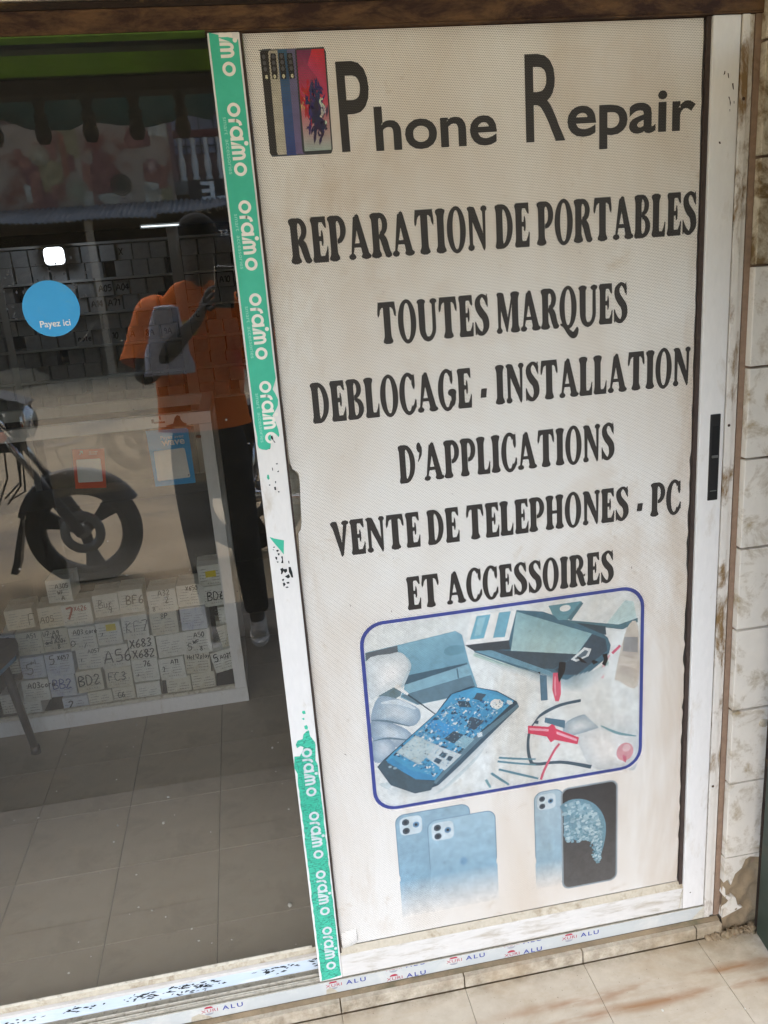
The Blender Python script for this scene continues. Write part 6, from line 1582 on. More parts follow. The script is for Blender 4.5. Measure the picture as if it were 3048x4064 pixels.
dash_mesh = {}
def carton(x, z, w, h, tilt, words_, label, mat_='carton', yellow=None, depth=0.125, y=None, group='cartons inside the glass counter', marks=None):
    y = CY + 0.022 if y is None else y
    o = MB().bbox(-w / 2, w / 2, 0, depth, -h / 2, h / 2, 0.0012).build('carton', M[mat_], None, (x, y + RNG.uniform(0, 0.016), z))
    o.rotation_euler = (0, RAD(tilt + RNG.uniform(-1.6, 1.6)), RAD(RNG.uniform(-4, 4)))
    tag(o, label, 'carton', group)
    key = (round(w, 3), round(h, 3), int(abs(x * 1000)) % 4)
    if key not in dash_mesh:
        dp = dashes(w, h, key[2]); d = dp.build('small_print', M['smallprint'], o, y=-0.0004); dash_mesh[key] = d
    else:
        d = dash_mesh[key].copy(); COL.objects.link(d); d.parent = o
    if words_:
        pr = Print()
        inks = 'marker'
        for wd in words_:
            s, ux, uz, hh, sw = wd[:5]
            if len(wd) > 5: inks = wd[5]
            write(pr, s, -w / 2 + ux * w, -h / 2 + uz * h, hh * h, sw)
        pr.build('handwriting', M[inks], o, y=-0.0008)
    if yellow:
        ux, uz = yellow
        MB().box(-w / 2 + ux * w, -w / 2 + (ux + .4) * w, -0.0009, -0.0002, -h / 2 + uz * h, -h / 2 + (uz + .3) * h).build('price_label', M['yellow_label'], o)
    return o
for c in CARTONS: carton(*c)

# ------------------------------------------------------------------ shelving on the back wall with more cartons
SY = 3.0
sh = empty('wall_shelf', (0, SY, 0))
tag(sh, 'grey wall shelving with rows of cartons at the back of the shop', 'shelf')
SHZ = [1.063, 1.223, 1.383, 1.547, 1.711, 1.886]
for z in SHZ: MB().bbox(-1.62, 0.75, -0.006, 0.20, z - 0.012, z, 0.002).build('shelf_board', M['shelfgrey'], sh)
for x in (-1.62, -0.93 - 0.21, -0.262, 0.40, 0.75): MB().bbox(x - (0.032 if x == -0.262 else 0.017), x + (0.026 if x == -0.262 else 0.017), -0.012, -0.0065, 0.04, 1.95, 0.002).build('upright', M['shelfgrey'], sh)
MB().bbox(-1.62, 0.75, 0.201, 0.212, 0.04, 1.95, 0.002).build('back_board', M['dark_panel'], sh)
proto = {}
rb = random.Random(17)
ORD = ['first', 'second', 'third', 'fourth', 'fifth', 'sixth', 'seventh', 'eighth', 'ninth', 'tenth', 'eleventh', 'twelfth', 'thirteenth', 'fourteenth', 'fifteenth', 'sixteenth', 'seventeenth', 'eighteenth', 'nineteenth', 'twentieth']
LEVEL = ['fifth', 'fourth', 'third', 'second', 'top']
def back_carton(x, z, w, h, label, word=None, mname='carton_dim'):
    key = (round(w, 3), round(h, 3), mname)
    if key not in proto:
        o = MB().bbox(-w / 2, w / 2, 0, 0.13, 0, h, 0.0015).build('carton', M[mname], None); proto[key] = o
    else:
        o = proto[key].copy(); COL.objects.link(o)
    o.location = (x, SY + 0.004 + rb.uniform(0, 0.02), z + 0.0004)
    o.rotation_euler = (0, 0, RAD(rb.uniform(-4, 4)))
    if word:
        pr = Print(); write(pr, word, -w * 0.38, h * 0.32, h * 0.42, 0.0042, spread=1.05); pr.build('handwriting', M['marker'], o, y=-0.0012)
    tag(o, label, 'carton', 'cartons on the back wall shelves')
    return o
for si in range(5):
    z0 = SHZ[si]; room = SHZ[si + 1] - z0 - 0.014
    for tier in range(2):
        h = room / 2 - 0.003
        spots = []
        x = -1.57
        while x < -0.02:
            w = rb.choice((0.074, 0.080))
            if abs(x + w / 2 + 0.262) < 0.055: x = -0.235; continue
            if rb.random() < 0.08: x += 0.05; continue
            spots.append((x + w / 2, w)); x += w + rb.uniform(0.004, 0.012)
        left = [q for q in spots if q[0] < -0.262][::-1]; right = [q for q in spots if q[0] > -0.262]
        words_at = {}
        for (s_, t_, xa, wtext) in BACK_WORDS:
            if s_ == si and t_ == tier: words_at[min(spots, key=lambda q: abs(q[0] - xa))] = wtext
        for side, lst in (('left', left), ('right', right)):
            for k, q in enumerate(lst):
                wtext = words_at.get(q)
                lay = ('lower', 'upper')[tier]
                if wtext: lab = f'grey carton marked {wtext} in black pen, {lay} layer of the {LEVEL[si]} back shelf'
                else: lab = f'plain grey carton, {ORD[k]} {side} of the wide post, {lay} layer, {LEVEL[si]} back shelf'
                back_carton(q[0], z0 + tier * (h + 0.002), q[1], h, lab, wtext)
lb = empty('led_lamp', (-0.842, 2.93, 1.83))
tag(lb, 'small lit white lamp hanging before the back shelves, above the blue sticker', 'lamp')
MB().prism(rounded(-0.049, 0.049, -0.042, 0.042, 0.022), 0.0, 0.03).build('lamp_case', M['shelfgrey'], lb)
MB().prism(rounded(-0.046, 0.046, -0.039, 0.039, 0.020), -0.008, -0.0005).build('diffuser', M['lamp'], lb)
MB().bbox(-0.012, 0.012, 0.031, 0.063, 0.036, 0.046, 0.001).build('bracket', M['shelfgrey'], lb)
ll = bpy.data.lights.new('led_light', 'POINT'); ll.energy = 0.12; ll.shadow_soft_size = 0.03; ll.color = (0.75, 0.87, 1.0)
lo = bpy.data.objects.new('led_light', ll); COL.objects.link(lo); lo.parent = lb; lo.location = (0, -0.05, 0)
ft = empty('tube_lamp', (-0.318, 2.94, 1.938))
tag(ft, 'thin lit tube lamp above the cartons on the back shelf', 'lamp')
MB().tube([(-0.091, 0, 0.001), (0.091, 0, -0.001)], 0.0026, 8).build('tube', M['tube'], ft)
MB().bbox(-0.098, 0.098, 0.006, 0.03, -0.008, 0.012, 0.002).build('tube_holder', M['shelfgrey'], ft)

# ------------------------------------------------------------------ chair at the left
cr = empty('chair', (-1.195, 1.222, Z_IN))
cr.rotation_euler = (0, 0, RAD(-13))
tag(cr, 'dark brown padded chair with black metal legs before the glass counter', 'chair')
MB().bbox(-0.225, 0.245, -0.22, 0.22, 0.385, 0.455, 0.03).build('seat', M['chairseat'], cr)
MB().bbox(-0.22, 0.225, -0.21, 0.21, 0.362, 0.384, 0.006).build('seat_base', M['chairblue'], cr)
for sx, sy, fx, fy in ((0.2, 0.16, 0.243, 0.17), (0.2, -0.16, 0.243, -0.19), (-0.2, 0.16, -0.26, 0.19), (-0.2, -0.16, -0.26, -0.19)):
    l = MB().tube([(sx, sy, 0.362), (fx, fy, 0.012)], [0.0165, 0.0135], 10).build('leg', M['chairleg'], cr)
    MB().lathe([(0, 0), (0.018, 0), (0.016, 0.03), (0, 0.03)], 'Z', 12, (fx, fy, 0.0005)).build('foot_cap', M['black'], l)
for s in (-1, 1): MB().tube([(-0.21, s * 0.17, 0.362), (-0.25, s * 0.17, 0.6), (-0.30, s * 0.17, 0.86)], 0.012, 10).build('back_post', M['chairleg'], cr)
MB().bbox(-0.31, -0.265, -0.2, 0.2, 0.58, 0.86, 0.015).build('backrest', M['chairseat'], cr)

# paper crumbs and specks on the floors
bm = bmesh.new()
for i in range(30):
    x, y = RNG.uniform(-0.9, -0.02), RNG.uniform(0.14, 1.35)
    r = bmesh.ops.create_icosphere(bm, subdivisions=1, radius=RNG.uniform(0.0012, 0.0032))
    for v in r['verts']: v.co = Vector((v.co.x * RNG.uniform(.6, 1.6) + x, v.co.y * RNG.uniform(.6, 1.6) + y, v.co.z * 0.4 + Z_IN + 0.001))
for x, y, r0 in ((-0.415, 0.77, 0.0050), (-0.045, 0.31, 0.007), (0.77, -0.20, 0.003), (0.45, -0.18, 0.0025), (0.95, -0.24, 0.002)):
    r = bmesh.ops.create_icosphere(bm, subdivisions=1, radius=r0)
    for v in r['verts']: v.co = Vector((v.co.x + x, v.co.y * 1.5 + y, v.co.z * 0.4 + (Z_IN if y > 0 else 0) + 0.002))
db = MB().bm(bm, True).build('debris', M['speck'], None)
tag(db, 'white paper crumbs scattered on the floor tiles', 'debris', kind='stuff')

# ------------------------------------------------------------------ the person with the phone, standing on the porch (seen mirrored in the glass)
def skin(name, verts, edges, m, parent, root=0, sub=2):
    """one continuous surface grown round a skeleton of (x, y, z, radius[, radius2])"""
    me = bpy.data.meshes.new(name)
    me.from_pydata([v[:3] for v in verts], edges, [])
    tmp = bpy.data.objects.new(name, me); COL.objects.link(tmp)
    md = tmp.modifiers.new('skin', 'SKIN'); md.use_smooth_shade = True; md.branch_smoothing = 0.4
    for i, v in enumerate(verts):
        sv = me.skin_vertices[0].data[i]
        sv.radius = (v[3], v[4] if len(v) > 4 else v[3]); sv.use_root = (i == root)
    ms = tmp.modifiers.new('sub', 'SUBSURF'); ms.levels = sub; ms.render_levels = sub
    dg = bpy.context.evaluated_depsgraph_get(); dg.update()
    out = bpy.data.meshes.new_from_object(tmp.evaluated_get(dg))
    bpy.data.objects.remove(tmp); bpy.data.meshes.remove(me)
    out.name = name
    for p in out.polygons: p.use_smooth = True
    out.materials.clear(); out.materials.append(m)
    o = bpy.data.objects.new(name, out); COL.objects.link(o); o.parent = parent
    return o
pe = empty('person', (-0.18, -2.16, 0))
tag(pe, 'person in orange T-shirt and black jeans holding up a phone, mirrored in the glass', 'person')
V, E = [], []
def vtx(x, y, z, r, r2=None):
    V.append((x + 0.18, y + 2.16, z, r) if r2 is None else (x + 0.18, y + 2.16, z, r, r2)); return len(V) - 1
def chain(*ids):
    for a, b in zip(ids, ids[1:]): E.append((a, b))
pelv = vtx(-0.195, -2.16, 1.02, .135, .10); waist = vtx(-0.195, -2.17, 1.17, .13, .095); chest = vtx(-0.18, -2.17, 1.40, .15, .105); neckb = vtx(-0.145, -2.15, 1.585, .085, .07)
neck = vtx(-0.135, -2.125, 1.66, .056); head0 = vtx(-0.125, -2.10, 1.745, .066, .075); head1 = vtx(-0.12, -2.10, 1.83, .078, .092); head2 = vtx(-0.12, -2.11, 1.90, .055, .065)
chain(pelv, waist, chest, neckb, neck, head0, head1, head2)
def arm_(sx, shx, shz, ex, ey, ez, wx, wy, wz):
    sh_ = vtx(shx, -2.15, shz, .064); el = vtx(ex, ey, ez, .046); fa = vtx((ex * .6 + wx * .4), (ey * .6 + wy * .4), (ez * .6 + wz * .4), .044); wr = vtx(wx, wy, wz, .028, .024)
    chain(chest, sh_, el, fa, wr); return wr
wl = arm_(-1, -0.335, 1.535, -0.425, -2.02, 1.27, -0.145, -1.80, 1.525)
wr_ = arm_(1, 0.015, 1.50, 0.125, -2.0, 1.24, 0.055, -1.80, 1.49)
def hand(w, px, py, pz, tips, thumb):
    pm = vtx(px, py, pz, .030, .017); chain(w, pm)
    for (ax, ay, az, bx, by, bz, cx, cy, cz) in tips:
        a = vtx(ax, ay, az, .0095); b = vtx(bx, by, bz, .0088); c = vtx(cx, cy, cz, .0075); chain(pm, a, b, c)
    a, b, c = [vtx(*t) for t in thumb]; chain(pm, a, b, c)
# left hand: thumb on the screen side, fingers round the phone's edge and back
hand(wl, -0.118, -1.735, 1.575,
     [(-0.098, -1.690, 1.618, -0.082, -1.650, 1.634, -0.066, -1.622, 1.640), (-0.096, -1.682, 1.598, -0.080, -1.642, 1.612, -0.064, -1.616, 1.618),
      (-0.094, -1.678, 1.578, -0.079, -1.640, 1.590, -0.064, -1.616, 1.595), (-0.094, -1.680, 1.558, -0.082, -1.646, 1.566, -0.068, -1.624, 1.570)],
     [(-0.104, -1.735, 1.610, .012), (-0.086, -1.705, 1.632, .0105), (-0.066, -1.672, 1.640, .009)])
hand(wr_, 0.052, -1.735, 1.548,
     [(0.050, -1.695, 1.592, 0.042, -1.655, 1.606, 0.030, -1.632, 1.606), (0.051, -1.688, 1.572, 0.044, -1.650, 1.582, 0.032, -1.630, 1.584),
      (0.051, -1.686, 1.552, 0.044, -1.650, 1.560, 0.032, -1.632, 1.562), (0.050, -1.690, 1.533, 0.044, -1.658, 1.538, 0.034, -1.640, 1.542)],
     [(0.040, -1.735, 1.585, .012), (0.028, -1.705, 1.602, .0105), (0.014, -1.676, 1.604, .009)])
def leg_(hx, kx, ky, ax, ay):
    h = vtx(hx, -2.16, 0.93, .092); k = vtx(kx, ky, 0.54, .062); c = vtx((kx + ax) / 2 + 0.0, (ky + ay) / 2 - 0.02, 0.36, .058); a = vtx(ax, ay, 0.10, .040); t = vtx(ax, ay + 0.10, 0.045, .035, .03)
    chain(pelv, h, k, c, a, t)
leg_(-0.285, -0.285, -2.13, -0.275, -2.18); leg_(-0.095, -0.085, -2.13, -0.070, -2.16)
body = skin('body', V, E, M['skin'], pe)
hx, hy, hz = -0.121 + 0.18, -2.10 + 2.16, 1.80
hm = MB()
hm.ball((hx, hy - 0.012, hz + 0.055), (0.088, 0.104, 0.086), 20, 12); hm.build('hair', M['hair'], pe)
fm = MB()
fm.ball((hx, hy + 0.098, hz - 0.012), (0.016, 0.020, 0.024), 12, 8).ball((hx - 0.016, hy + 0.088, hz - 0.02), (0.010, 0.011, 0.009), 8, 6).ball((hx + 0.016, hy + 0.088, hz - 0.02), (0.010, 0.011, 0.009), 8, 6)
fm.ball((hx, hy + 0.084, hz - 0.052), (0.026, 0.012, 0.008), 12, 6).ball((hx, hy + 0.082, hz - 0.064), (0.024, 0.012, 0.008), 12, 6)
for s in (-1, 1): fm.ball((hx + s * 0.082, hy - 0.005, hz), (0.012, 0.02, 0.032), 10, 8)
fm.build('face', M['skin'], pe)
em = MB()
for s in (-1, 1): em.ball((hx + s * 0.031, hy + 0.083, hz + 0.018), (0.011, 0.007, 0.006), 10, 8)
em.build('eye', M['postwood'], pe)
em = MB()
for s in (-1, 1): em.ball((hx + s * 0.031, hy + 0.0905, hz + 0.018), (0.006, 0.004, 0.006), 8, 6)
em.build('pupil', M['black'], pe)
# T-shirt: torso tube and two short sleeves, open at hem, neck and cuffs
def shirt():
    mb = MB()
    seg = 40
    def rings(secs, name=None):
        vs, fs = [], []
        for (c, u, w, ru, rw, wob, ph) in secs:
            c, u, w = Vector(c), Vector(u).normalized(), Vector(w).normalized()
            for k in range(seg):
                t = 2 * math.pi * k / seg
                q = 1 + wob * math.sin(5 * t + ph) + wob * 0.6 * math.sin(9 * t - 2 * ph)
                cu, cw = math.cos(t), math.sin(t)
                e = 0.82
                cu = math.copysign(abs(cu) ** e, cu); cw = math.copysign(abs(cw) ** e, cw)
                vs.append(c + u * ru * cu * q + w * rw * cw * q)
        for i in range(len(secs) - 1):
            for k in range(seg):
                k2 = (k + 1) % seg; fs.append((i * seg + k, i * seg + k2, (i + 1) * seg + k2, (i + 1) * seg + k))
        mb.add(vs, fs, True)
    X, Y = (1, 0, 0), (0, 1, 0)
    t = lambda x, y, z: (x + 0.18, y + 2.16, z)
    rings([(t(-0.197, -2.15, 1.035), X, Y, .205, .150, .030, 0), (t(-0.197, -2.155, 1.06), X, Y, .200, .150, .030, .2), (t(-0.195, -2.16, 1.17), X, Y, .188, .142, .022, 1.0),
           (t(-0.190, -2.165, 1.30), X, Y, .190, .140, .012, 2.0), (t(-0.182, -2.165, 1.42), X, Y, .205, .142, .006, 3), (t(-0.172, -2.16, 1.52), X, (0, 1, .15), .205, .125, .004, 3),
           (t(-0.163, -2.155, 1.578), X, (0, 1, .25), .172, .104, .003, 3), (t(-0.155, -2.15, 1.618), X, (0, 1, .3), .128, .088, .0, 3), (t(-0.150, -2.145, 1.640), X, (0, 1, .35), .098, .080, 0, 3),
           (t(-0.148, -2.145, 1.650), X, (0, 1, .35), .088, .074, 0, 3), (t(-0.148, -2.145, 1.642), X, (0, 1, .35), .083, .070, 0, 3)])
    def sleeve(s, p0, p1, p2, p3):
        ps = [Vector(q) for q in catmull([t(*p) for p in (p0, p1, p2, p3)], 3)]
        secs = []
        rr = [.066, .078, .087, .092, .094, .094, .093, .093, .095, .098]
        for i, p in enumerate(ps):
            d = (ps[min(len(ps) - 1, i + 1)] - ps[max(0, i - 1)]).normalized()
            u = d.cross(Vector(Y)).normalized(); w = d.cross(u)
            secs.append((p, u, w, rr[i], rr[i] * 0.92, .028 if i > 4 else .008, i * .4))
        rings(secs)
    sleeve(-1, (-0.285, -2.155, 1.555), (-0.345, -2.145, 1.525), (-0.385, -2.10, 1.42), (-0.405, -2.065, 1.335))
    sleeve(1, (-0.035, -2.155, 1.54), (0.030, -2.145, 1.50), (0.075, -2.09, 1.40), (0.098, -2.05, 1.31))
    o = mb.build('t_shirt', M['clothes_orange'], None, recalc=False)
    o.modifiers.new('sub', 'SUBSURF').render_levels = 1; o.modifiers['sub'].levels = 1
    tx = bpy.data.textures.new('folds', 'CLOUDS'); tx.noise_scale = 0.11; tx.noise_depth = 2
    md = o.modifiers.new('folds', 'DISPLACE'); md.texture = tx; md.strength = 0.035; md.mid_level = 0.5; md.texture_coords = 'LOCAL'
    dg = bpy.context.evaluated_depsgraph_get(); dg.update()
    me = bpy.data.meshes.new_from_object(o.evaluated_get(dg))
    bpy.data.objects.remove(o)
    for p_ in me.polygons: p_.use_smooth = True
    o = bpy.data.objects.new('t_shirt', me); COL.objects.link(o); o.parent = pe
    return o
ts = shirt()
pr = Print()
pr.ell(-0.155 + 0.18 - 0.05, 1.475, 0.045, 0.036); pr.build('chest_print', M['patch'], pe, y=0.162 - 0.02)
# jeans
V, E = [], []
pj = vtx(-0.195, -2.16, 1.03, .155, .118); pj2 = vtx(-0.195, -2.16, 1.10, .15, .112); chain(pj, pj2)
for hx_, kx, ky, ax, ay in ((-0.287, -0.290, -2.13, -0.276, -2.185), (-0.093, -0.085, -2.13, -0.068, -2.165)):
    a = vtx(hx_, -2.16, .92, .108); b = vtx((hx_ + kx) / 2, -2.15, .74, .092); c = vtx(kx, ky, .54, .078); d = vtx((kx + ax) / 2, (ky + ay) / 2 - .015, .34, .073); e = vtx(ax, ay, .13, .064); f = vtx(ax, ay + .005, .085, .066)
    chain(pj, a, b, c, d, e, f)
skin('jeans', V, E, M['jeans'], pe)
for ax, ay in ((-0.276, -2.185), (-0.068, -2.165)):
    V, E = [], []
    a = vtx(ax, ay - 0.04, .058, .043, .05); b = vtx(ax, ay + 0.07, .05, .046, .04); c = vtx(ax, ay + 0.165, .036, .040, .026); chain(a, b, c)
    s_ = skin('shoe', V, E, M['shoe'], pe)
    MB().prism([(0, 0)] * 0 or [(ax + 0.18 + 0.048 * math.cos(t) * (1 if math.sin(t) > 0 else .85), 0.07 + ay + 2.16 + 0.148 * math.sin(t)) for t in [2 * math.pi * k / 24 for k in range(24)]], 0, 0.02).build('sole', M['sole'], s_)
    so_ = s_.children[0]
    so_.matrix_local = Matrix(((1, 0, 0, 0), (0, 0, 1, 0), (0, 1, 0, 0.001), (0, 0, 0, 1)))

fo = empty('mobile_phone', (0, 0, 0))
tag(fo, 'phone with pale metal rim held up in both hands, mirrored in the glass', 'phone')
R3 = Matrix((C_RIGHT, C_UP, C_BACK)).transposed().to_4x4()
fo.matrix_world = Matrix.Translation(CAM - C_RIGHT * 0.020 - C_UP * 0.058 + C_BACK * 0.020) @ R3
MB().bbox(-0.0375, 0.0375, -0.080, 0.080, -0.0042, 0.0042, 0.0035).build('rim', M['chrome'], fo)
MB().bbox(-0.0355, 0.0355, -0.078, 0.078, -0.0049, -0.0043, 0.0002).build('back_cover', M['black'], fo)
MB().bbox(-0.0355, 0.0355, -0.078, 0.078, 0.0043, 0.0048, 0.0002).build('screen', M['blackhole'], fo)
MB().bbox(0.004, 0.034, 0.045, 0.076, -0.0062, -0.0050, 0.0004).build('lens_bump', M['blackhole'], fo)

bg = empty('cloth_bag', (-0.30, -2.02, 1.40))
tag(bg, 'pale lavender folded cloth tucked under the bent arm, mirrored in the glass', 'bag')
bm = bmesh.new()
n = 14
ring_a = []
for j in range(n + 1):
    z = -0.10 + 0.27 * j / n
    hw = 0.105 - 0.055 * (j / n) ** 1.2
    row = []
    for k in range(20):
        t = 2 * math.pi * k / 20
        row.append(bm.verts.new((math.cos(t) * hw * (1 + .05 * math.sin(3 * t + j)) + 0.02 * j / n, 0.10 + math.sin(t) * 0.024 * (1 + .3 * math.sin(2 * t + j * .7)), z)))
    ring_a.append(row)
for j in range(n):
    for k in range(20): bm.faces.new((ring_a[j][k], ring_a[j][(k + 1) % 20], ring_a[j + 1][(k + 1) % 20], ring_a[j + 1][k]))
bm.faces.new(ring_a[0][::-1]); bm.faces.new(ring_a[-1])
MB().bm(bm, True).build('cloth', M['lavender'], bg)
MB().bbox(-0.028, 0.062, 0.072, 0.13, 0.105, 0.180, 0.02).build('folded_flap', M['lavender'], bg)

# ------------------------------------------------------------------ motorcycle on the street (mirrored at the left)
def motorcycle(label):
    r = empty('motorcycle', (0, 0, 0))
    tag(r, label, 'motorcycle', 'motorcycles parked in front of the shop')
    R0 = 0.318
    def wheel(x):
        w = empty('wheel', (x, 0, R0), r)
        prof = [(R0 - 0.008, -0.030), (R0, -0.012), (R0 + 0.001, 0.012), (R0 - 0.008, 0.030), (R0 - 0.035, 0.045), (R0 - 0.072, 0.036), (R0 - 0.074, -0.036), (R0 - 0.035, -0.045)]
        MB().lathe(prof, 'Y', 48, close=True).build('tyre', M['tyre'], w)
        MB().lathe([(R0 - 0.072, -0.030), (R0 - 0.072, 0.030), (R0 - 0.108, 0.022), (R0 - 0.108, -0.022)], 'Y', 48, close=True).build('rim', M['bikeblack'], w)
        for k in range(3):
            a = RAD(-90 + 120 * k + 8); d = Vector((math.cos(a), 0, math.sin(a))); s = Vector((-math.sin(a), 0, math.cos(a)))
            vs = []
            for rr, hw in ((0.03, 0.030), (0.11, 0.026), (R0 - 0.10, 0.055)):
                for sg in (-1, 1):
                    for y in (-0.012, 0.012): p = d * rr + s * hw * sg; vs.append((p.x, y, p.z))
            fs = []
            for i in range(2):
                b = 4 * i; fs += [(b, b + 1, b + 5, b + 4), (b + 2, b + 6, b + 7, b + 3), (b, b + 4, b + 6, b + 2), (b + 1, b + 3, b + 7, b + 5)]
            MB().add(vs, fs).build('spoke', M['bikeblack'], w)
        MB().lathe([(0, -0.045), (0.038, -0.045), (0.038, 0.045), (0, 0.045)], 'Y', 20).build('hub', M['forkmetal'], w)
        dm = MB(); dm.lathe([(0.07, 0.040), (0.122, 0.040), (0.122, 0.045), (0.07, 0.045)], 'Y', 32, close=True)
        dm.build('brake_disc', M['forkmetal'], w)
        return w
    wheel(0.0); wheel(-1.28)
    hd_ = Vector((-0.36, 0, 0.98))
    for s in (-1, 1):
        f = MB().tube([(0.0, s * 0.075, R0), (-0.10, s * 0.075, R0 + 0.19), (-0.175, s * 0.075, R0 + 0.33)], [0.030, 0.030, 0.028], 12).build('fork_leg', M['bikeblack'], r)
        MB().tube([(-0.172, s * 0.075, R0 + 0.325), (-0.36, s * 0.075, 0.99)], 0.0185, 12).build('fork_tube', M['chrome'], f)
    fd = MB(); vs = []; fs = []
    for i in range(15):
        a = RAD(28 + 132 * i / 14)
        for y, dr in ((-0.062, -0.03), (-0.04, 0.012), (0, 0.022), (0.04, 0.012), (0.062, -0.03)):
            q = R0 + 0.022 + dr; vs.append((q * math.cos(a), y, R0 + q * math.sin(a)))
    for i in range(14):
        for k in range(4): fs.append((i * 5 + k, i * 5 + k + 1, i * 5 + k + 6, i * 5 + k + 5))
    fd.add(vs, fs, True).build('front_fender', M['bikeblack'], r)
    fl_ = MB(); a = RAD(160); q = R0 + 0.02
    fl_.prism([(q * math.cos(a), R0 + q * math.sin(a)), (q * math.cos(a) - 0.03, R0 + q * math.sin(a) - 0.08), (-0.41, R0 - 0.15), (-0.435, R0 - 0.205), (-0.40, R0 - 0.215), (-0.37, R0 - 0.15), (-0.345, R0 - 0.05), (-0.318, R0 + 0.05)], -0.028, 0.028)
    fl_.build('mud_flap', M['bikeblack'], r)
    MB().bbox(-0.40, -0.23, -0.055, 0.055, 0.80, 0.87, 0.012).build('fork_yoke', M['bikeblack'], r)
    hl = MB().ball((-0.225, 0, 0.955), (0.085, 0.090, 0.092), 24, 16).build('headlight', M['bikeblack'], r)
    MB().lathe([(0.086, -0.205), (0.093, -0.190), (0.094, -0.178), (0.084, -0.176)], 'X', 32, (0, 0, 0.955)).build('headlight_rim', M['chrome'], hl)
    MB().lathe([(0, -0.146), (0.05, -0.152), (0.084, -0.178)], 'X', 28, (0, 0, 0.955)).build('headlight_lens', M['lens'], hl)
    cw = MB(); cw.add([(-0.16, -0.085, 1.055), (-0.16, 0.085, 1.055), (-0.33, 0.11, 1.12), (-0.33, -0.11, 1.12), (-0.20, -0.095, 1.015), (-0.20, 0.095, 1.015), (-0.40, 0.12, 1.02), (-0.40, -0.12, 1.02)],
                      [(0, 1, 2, 3), (4, 7, 6, 5), (0, 4, 5, 1), (3, 2, 6, 7), (0, 3, 7, 4), (1, 5, 6, 2)])
    cw.build('cowl', M['bikeblack'], r)
    for s in (-1, 1):
        st_ = MB().tube([(-0.30, s * 0.06, 0.905), (-0.295, s * 0.145, 0.905)], 0.007, 8).build('signal_stalk', M['bikeblack'], r)
        MB().ball((-0.293, s * 0.165, 0.905), (0.036, 0.026, 0.028), 16, 10).build('signal_lens', M['orange_lens'], st_)
    hb = MB().tube([(-0.46, -0.36, 1.10), (-0.42, -0.22, 1.12), (-0.38, -0.08, 1.06), (-0.38, 0.08, 1.06), (-0.42, 0.22, 1.12), (-0.46, 0.36, 1.10)], 0.0115, 10).build('handlebar', M['chrome'], r)
    for s in (-1, 1):
        MB().tube([(-0.435, s * 0.27, 1.115), (-0.462, s * 0.38, 1.10)], 0.018, 12).build('grip', M['seatvinyl'], hb)
        mr = MB().tube([(-0.40, s * 0.20, 1.12), (-0.40, s * 0.25, 1.27)], 0.006, 8).build('mirror_stalk', M['bikeblack'], r)
        MB().ball((-0.405, s * 0.27, 1.31), (0.014, 0.065, 0.045), 16, 10).build('mirror', M['bikeblack'], mr)
    cb = MB()
    for i, (y, zz) in enumerate(((0.05, 0.62), (-0.03, 0.56), (0.09, 0.68), (-0.08, 0.6))):
        cb.tube([(-0.36, y, 1.0), (-0.23 - 0.03 * i, y * 1.6, 0.86), (-0.27 - 0.02 * i, y * 1.4, zz), (-0.36 - 0.02 * i, y, 0.52)], 0.0055, 6)
    cb.build('cables', M['black'], r)
    tk = MB().ball((-0.62, 0, 0.90), (0.24, 0.14, 0.125), 24, 14).build('fuel_tank', M['bikeblack'], r)
    MB().lathe([(0, 0.0), (0.03, 0), (0.03, 0.012), (0, 0.014)], 'Z', 20, (-0.58, 0, 1.018)).build('tank_cap', M['chrome'], tk)
    MB().bbox(-1.35, -0.80, -0.115, 0.115, 0.80, 0.885, 0.035).build('seat', M['seatvinyl'], r)
    MB().bbox(-1.30, -0.85, -0.10, 0.10, 0.66, 0.80, 0.02).build('side_panel', M['bikeblack'], r)
    MB().bbox(-0.80, -0.48, -0.11, 0.11, 0.36, 0.74, 0.03).build('engine', M['forkmetal'], r)
    MB().tube([(-0.36, 0, 0.96), (-0.45, 0, 0.7), (-0.48, 0, 0.40), (-0.85, 0, 0.36), (-0.95, 0, 0.7), (-0.62, 0, 0.80)], 0.022, 10).build('frame_tube', M['bikeblack'], r)
    MB().tube([(-0.46, 0.07, 0.56), (-0.44, 0.12, 0.34), (-0.8, 0.15, 0.30), (-1.4, 0.17, 0.40)], [0.02, 0.02, 0.028, 0.042], 12).build('exhaust', M['chrome'], r)
    for s in (-1, 1): MB().tube([(-0.86, s * 0.06, 0.37), (-1.28, s * 0.07, R0)], 0.018, 8).build('swing_arm', M['bikeblack'], r)
    for s in (-1, 1): MB().tube([(-1.18, s * 0.10, 0.76), (-1.27, s * 0.10, R0 + 0.02)], 0.022, 10).build('shock_absorber', M['chrome'], r)
    MB().bbox(-1.62, -1.33, -0.09, 0.09, 0.80, 0.84, 0.01).build('rear_fender', M['bikeblack'], r)
    MB().bbox(-1.64, -1.60, -0.06, 0.06, 0.80, 0.86, 0.01).build('tail_lamp', M['redpail'], r)
    MB().tube([(-0.78, -0.10, 0.34), (-0.74, -0.22, 0.015)], 0.012, 8).build('side_stand', M['bikeblack'], r)
    return r
m1 = motorcycle('black motorcycle with its front wheel mirrored left of the person')
m1.location = (-0.972, -3.0, 0.055); m1.rotation_euler = (0, 0, RAD(4))
m2 = copy_tree(m1)
m2.location = (1.22, -3.25, 0.10); m2.rotation_euler = (0, 0, RAD(-6))
m2['label'] = 'second black motorcycle mirrored behind the legs of the person in orange'

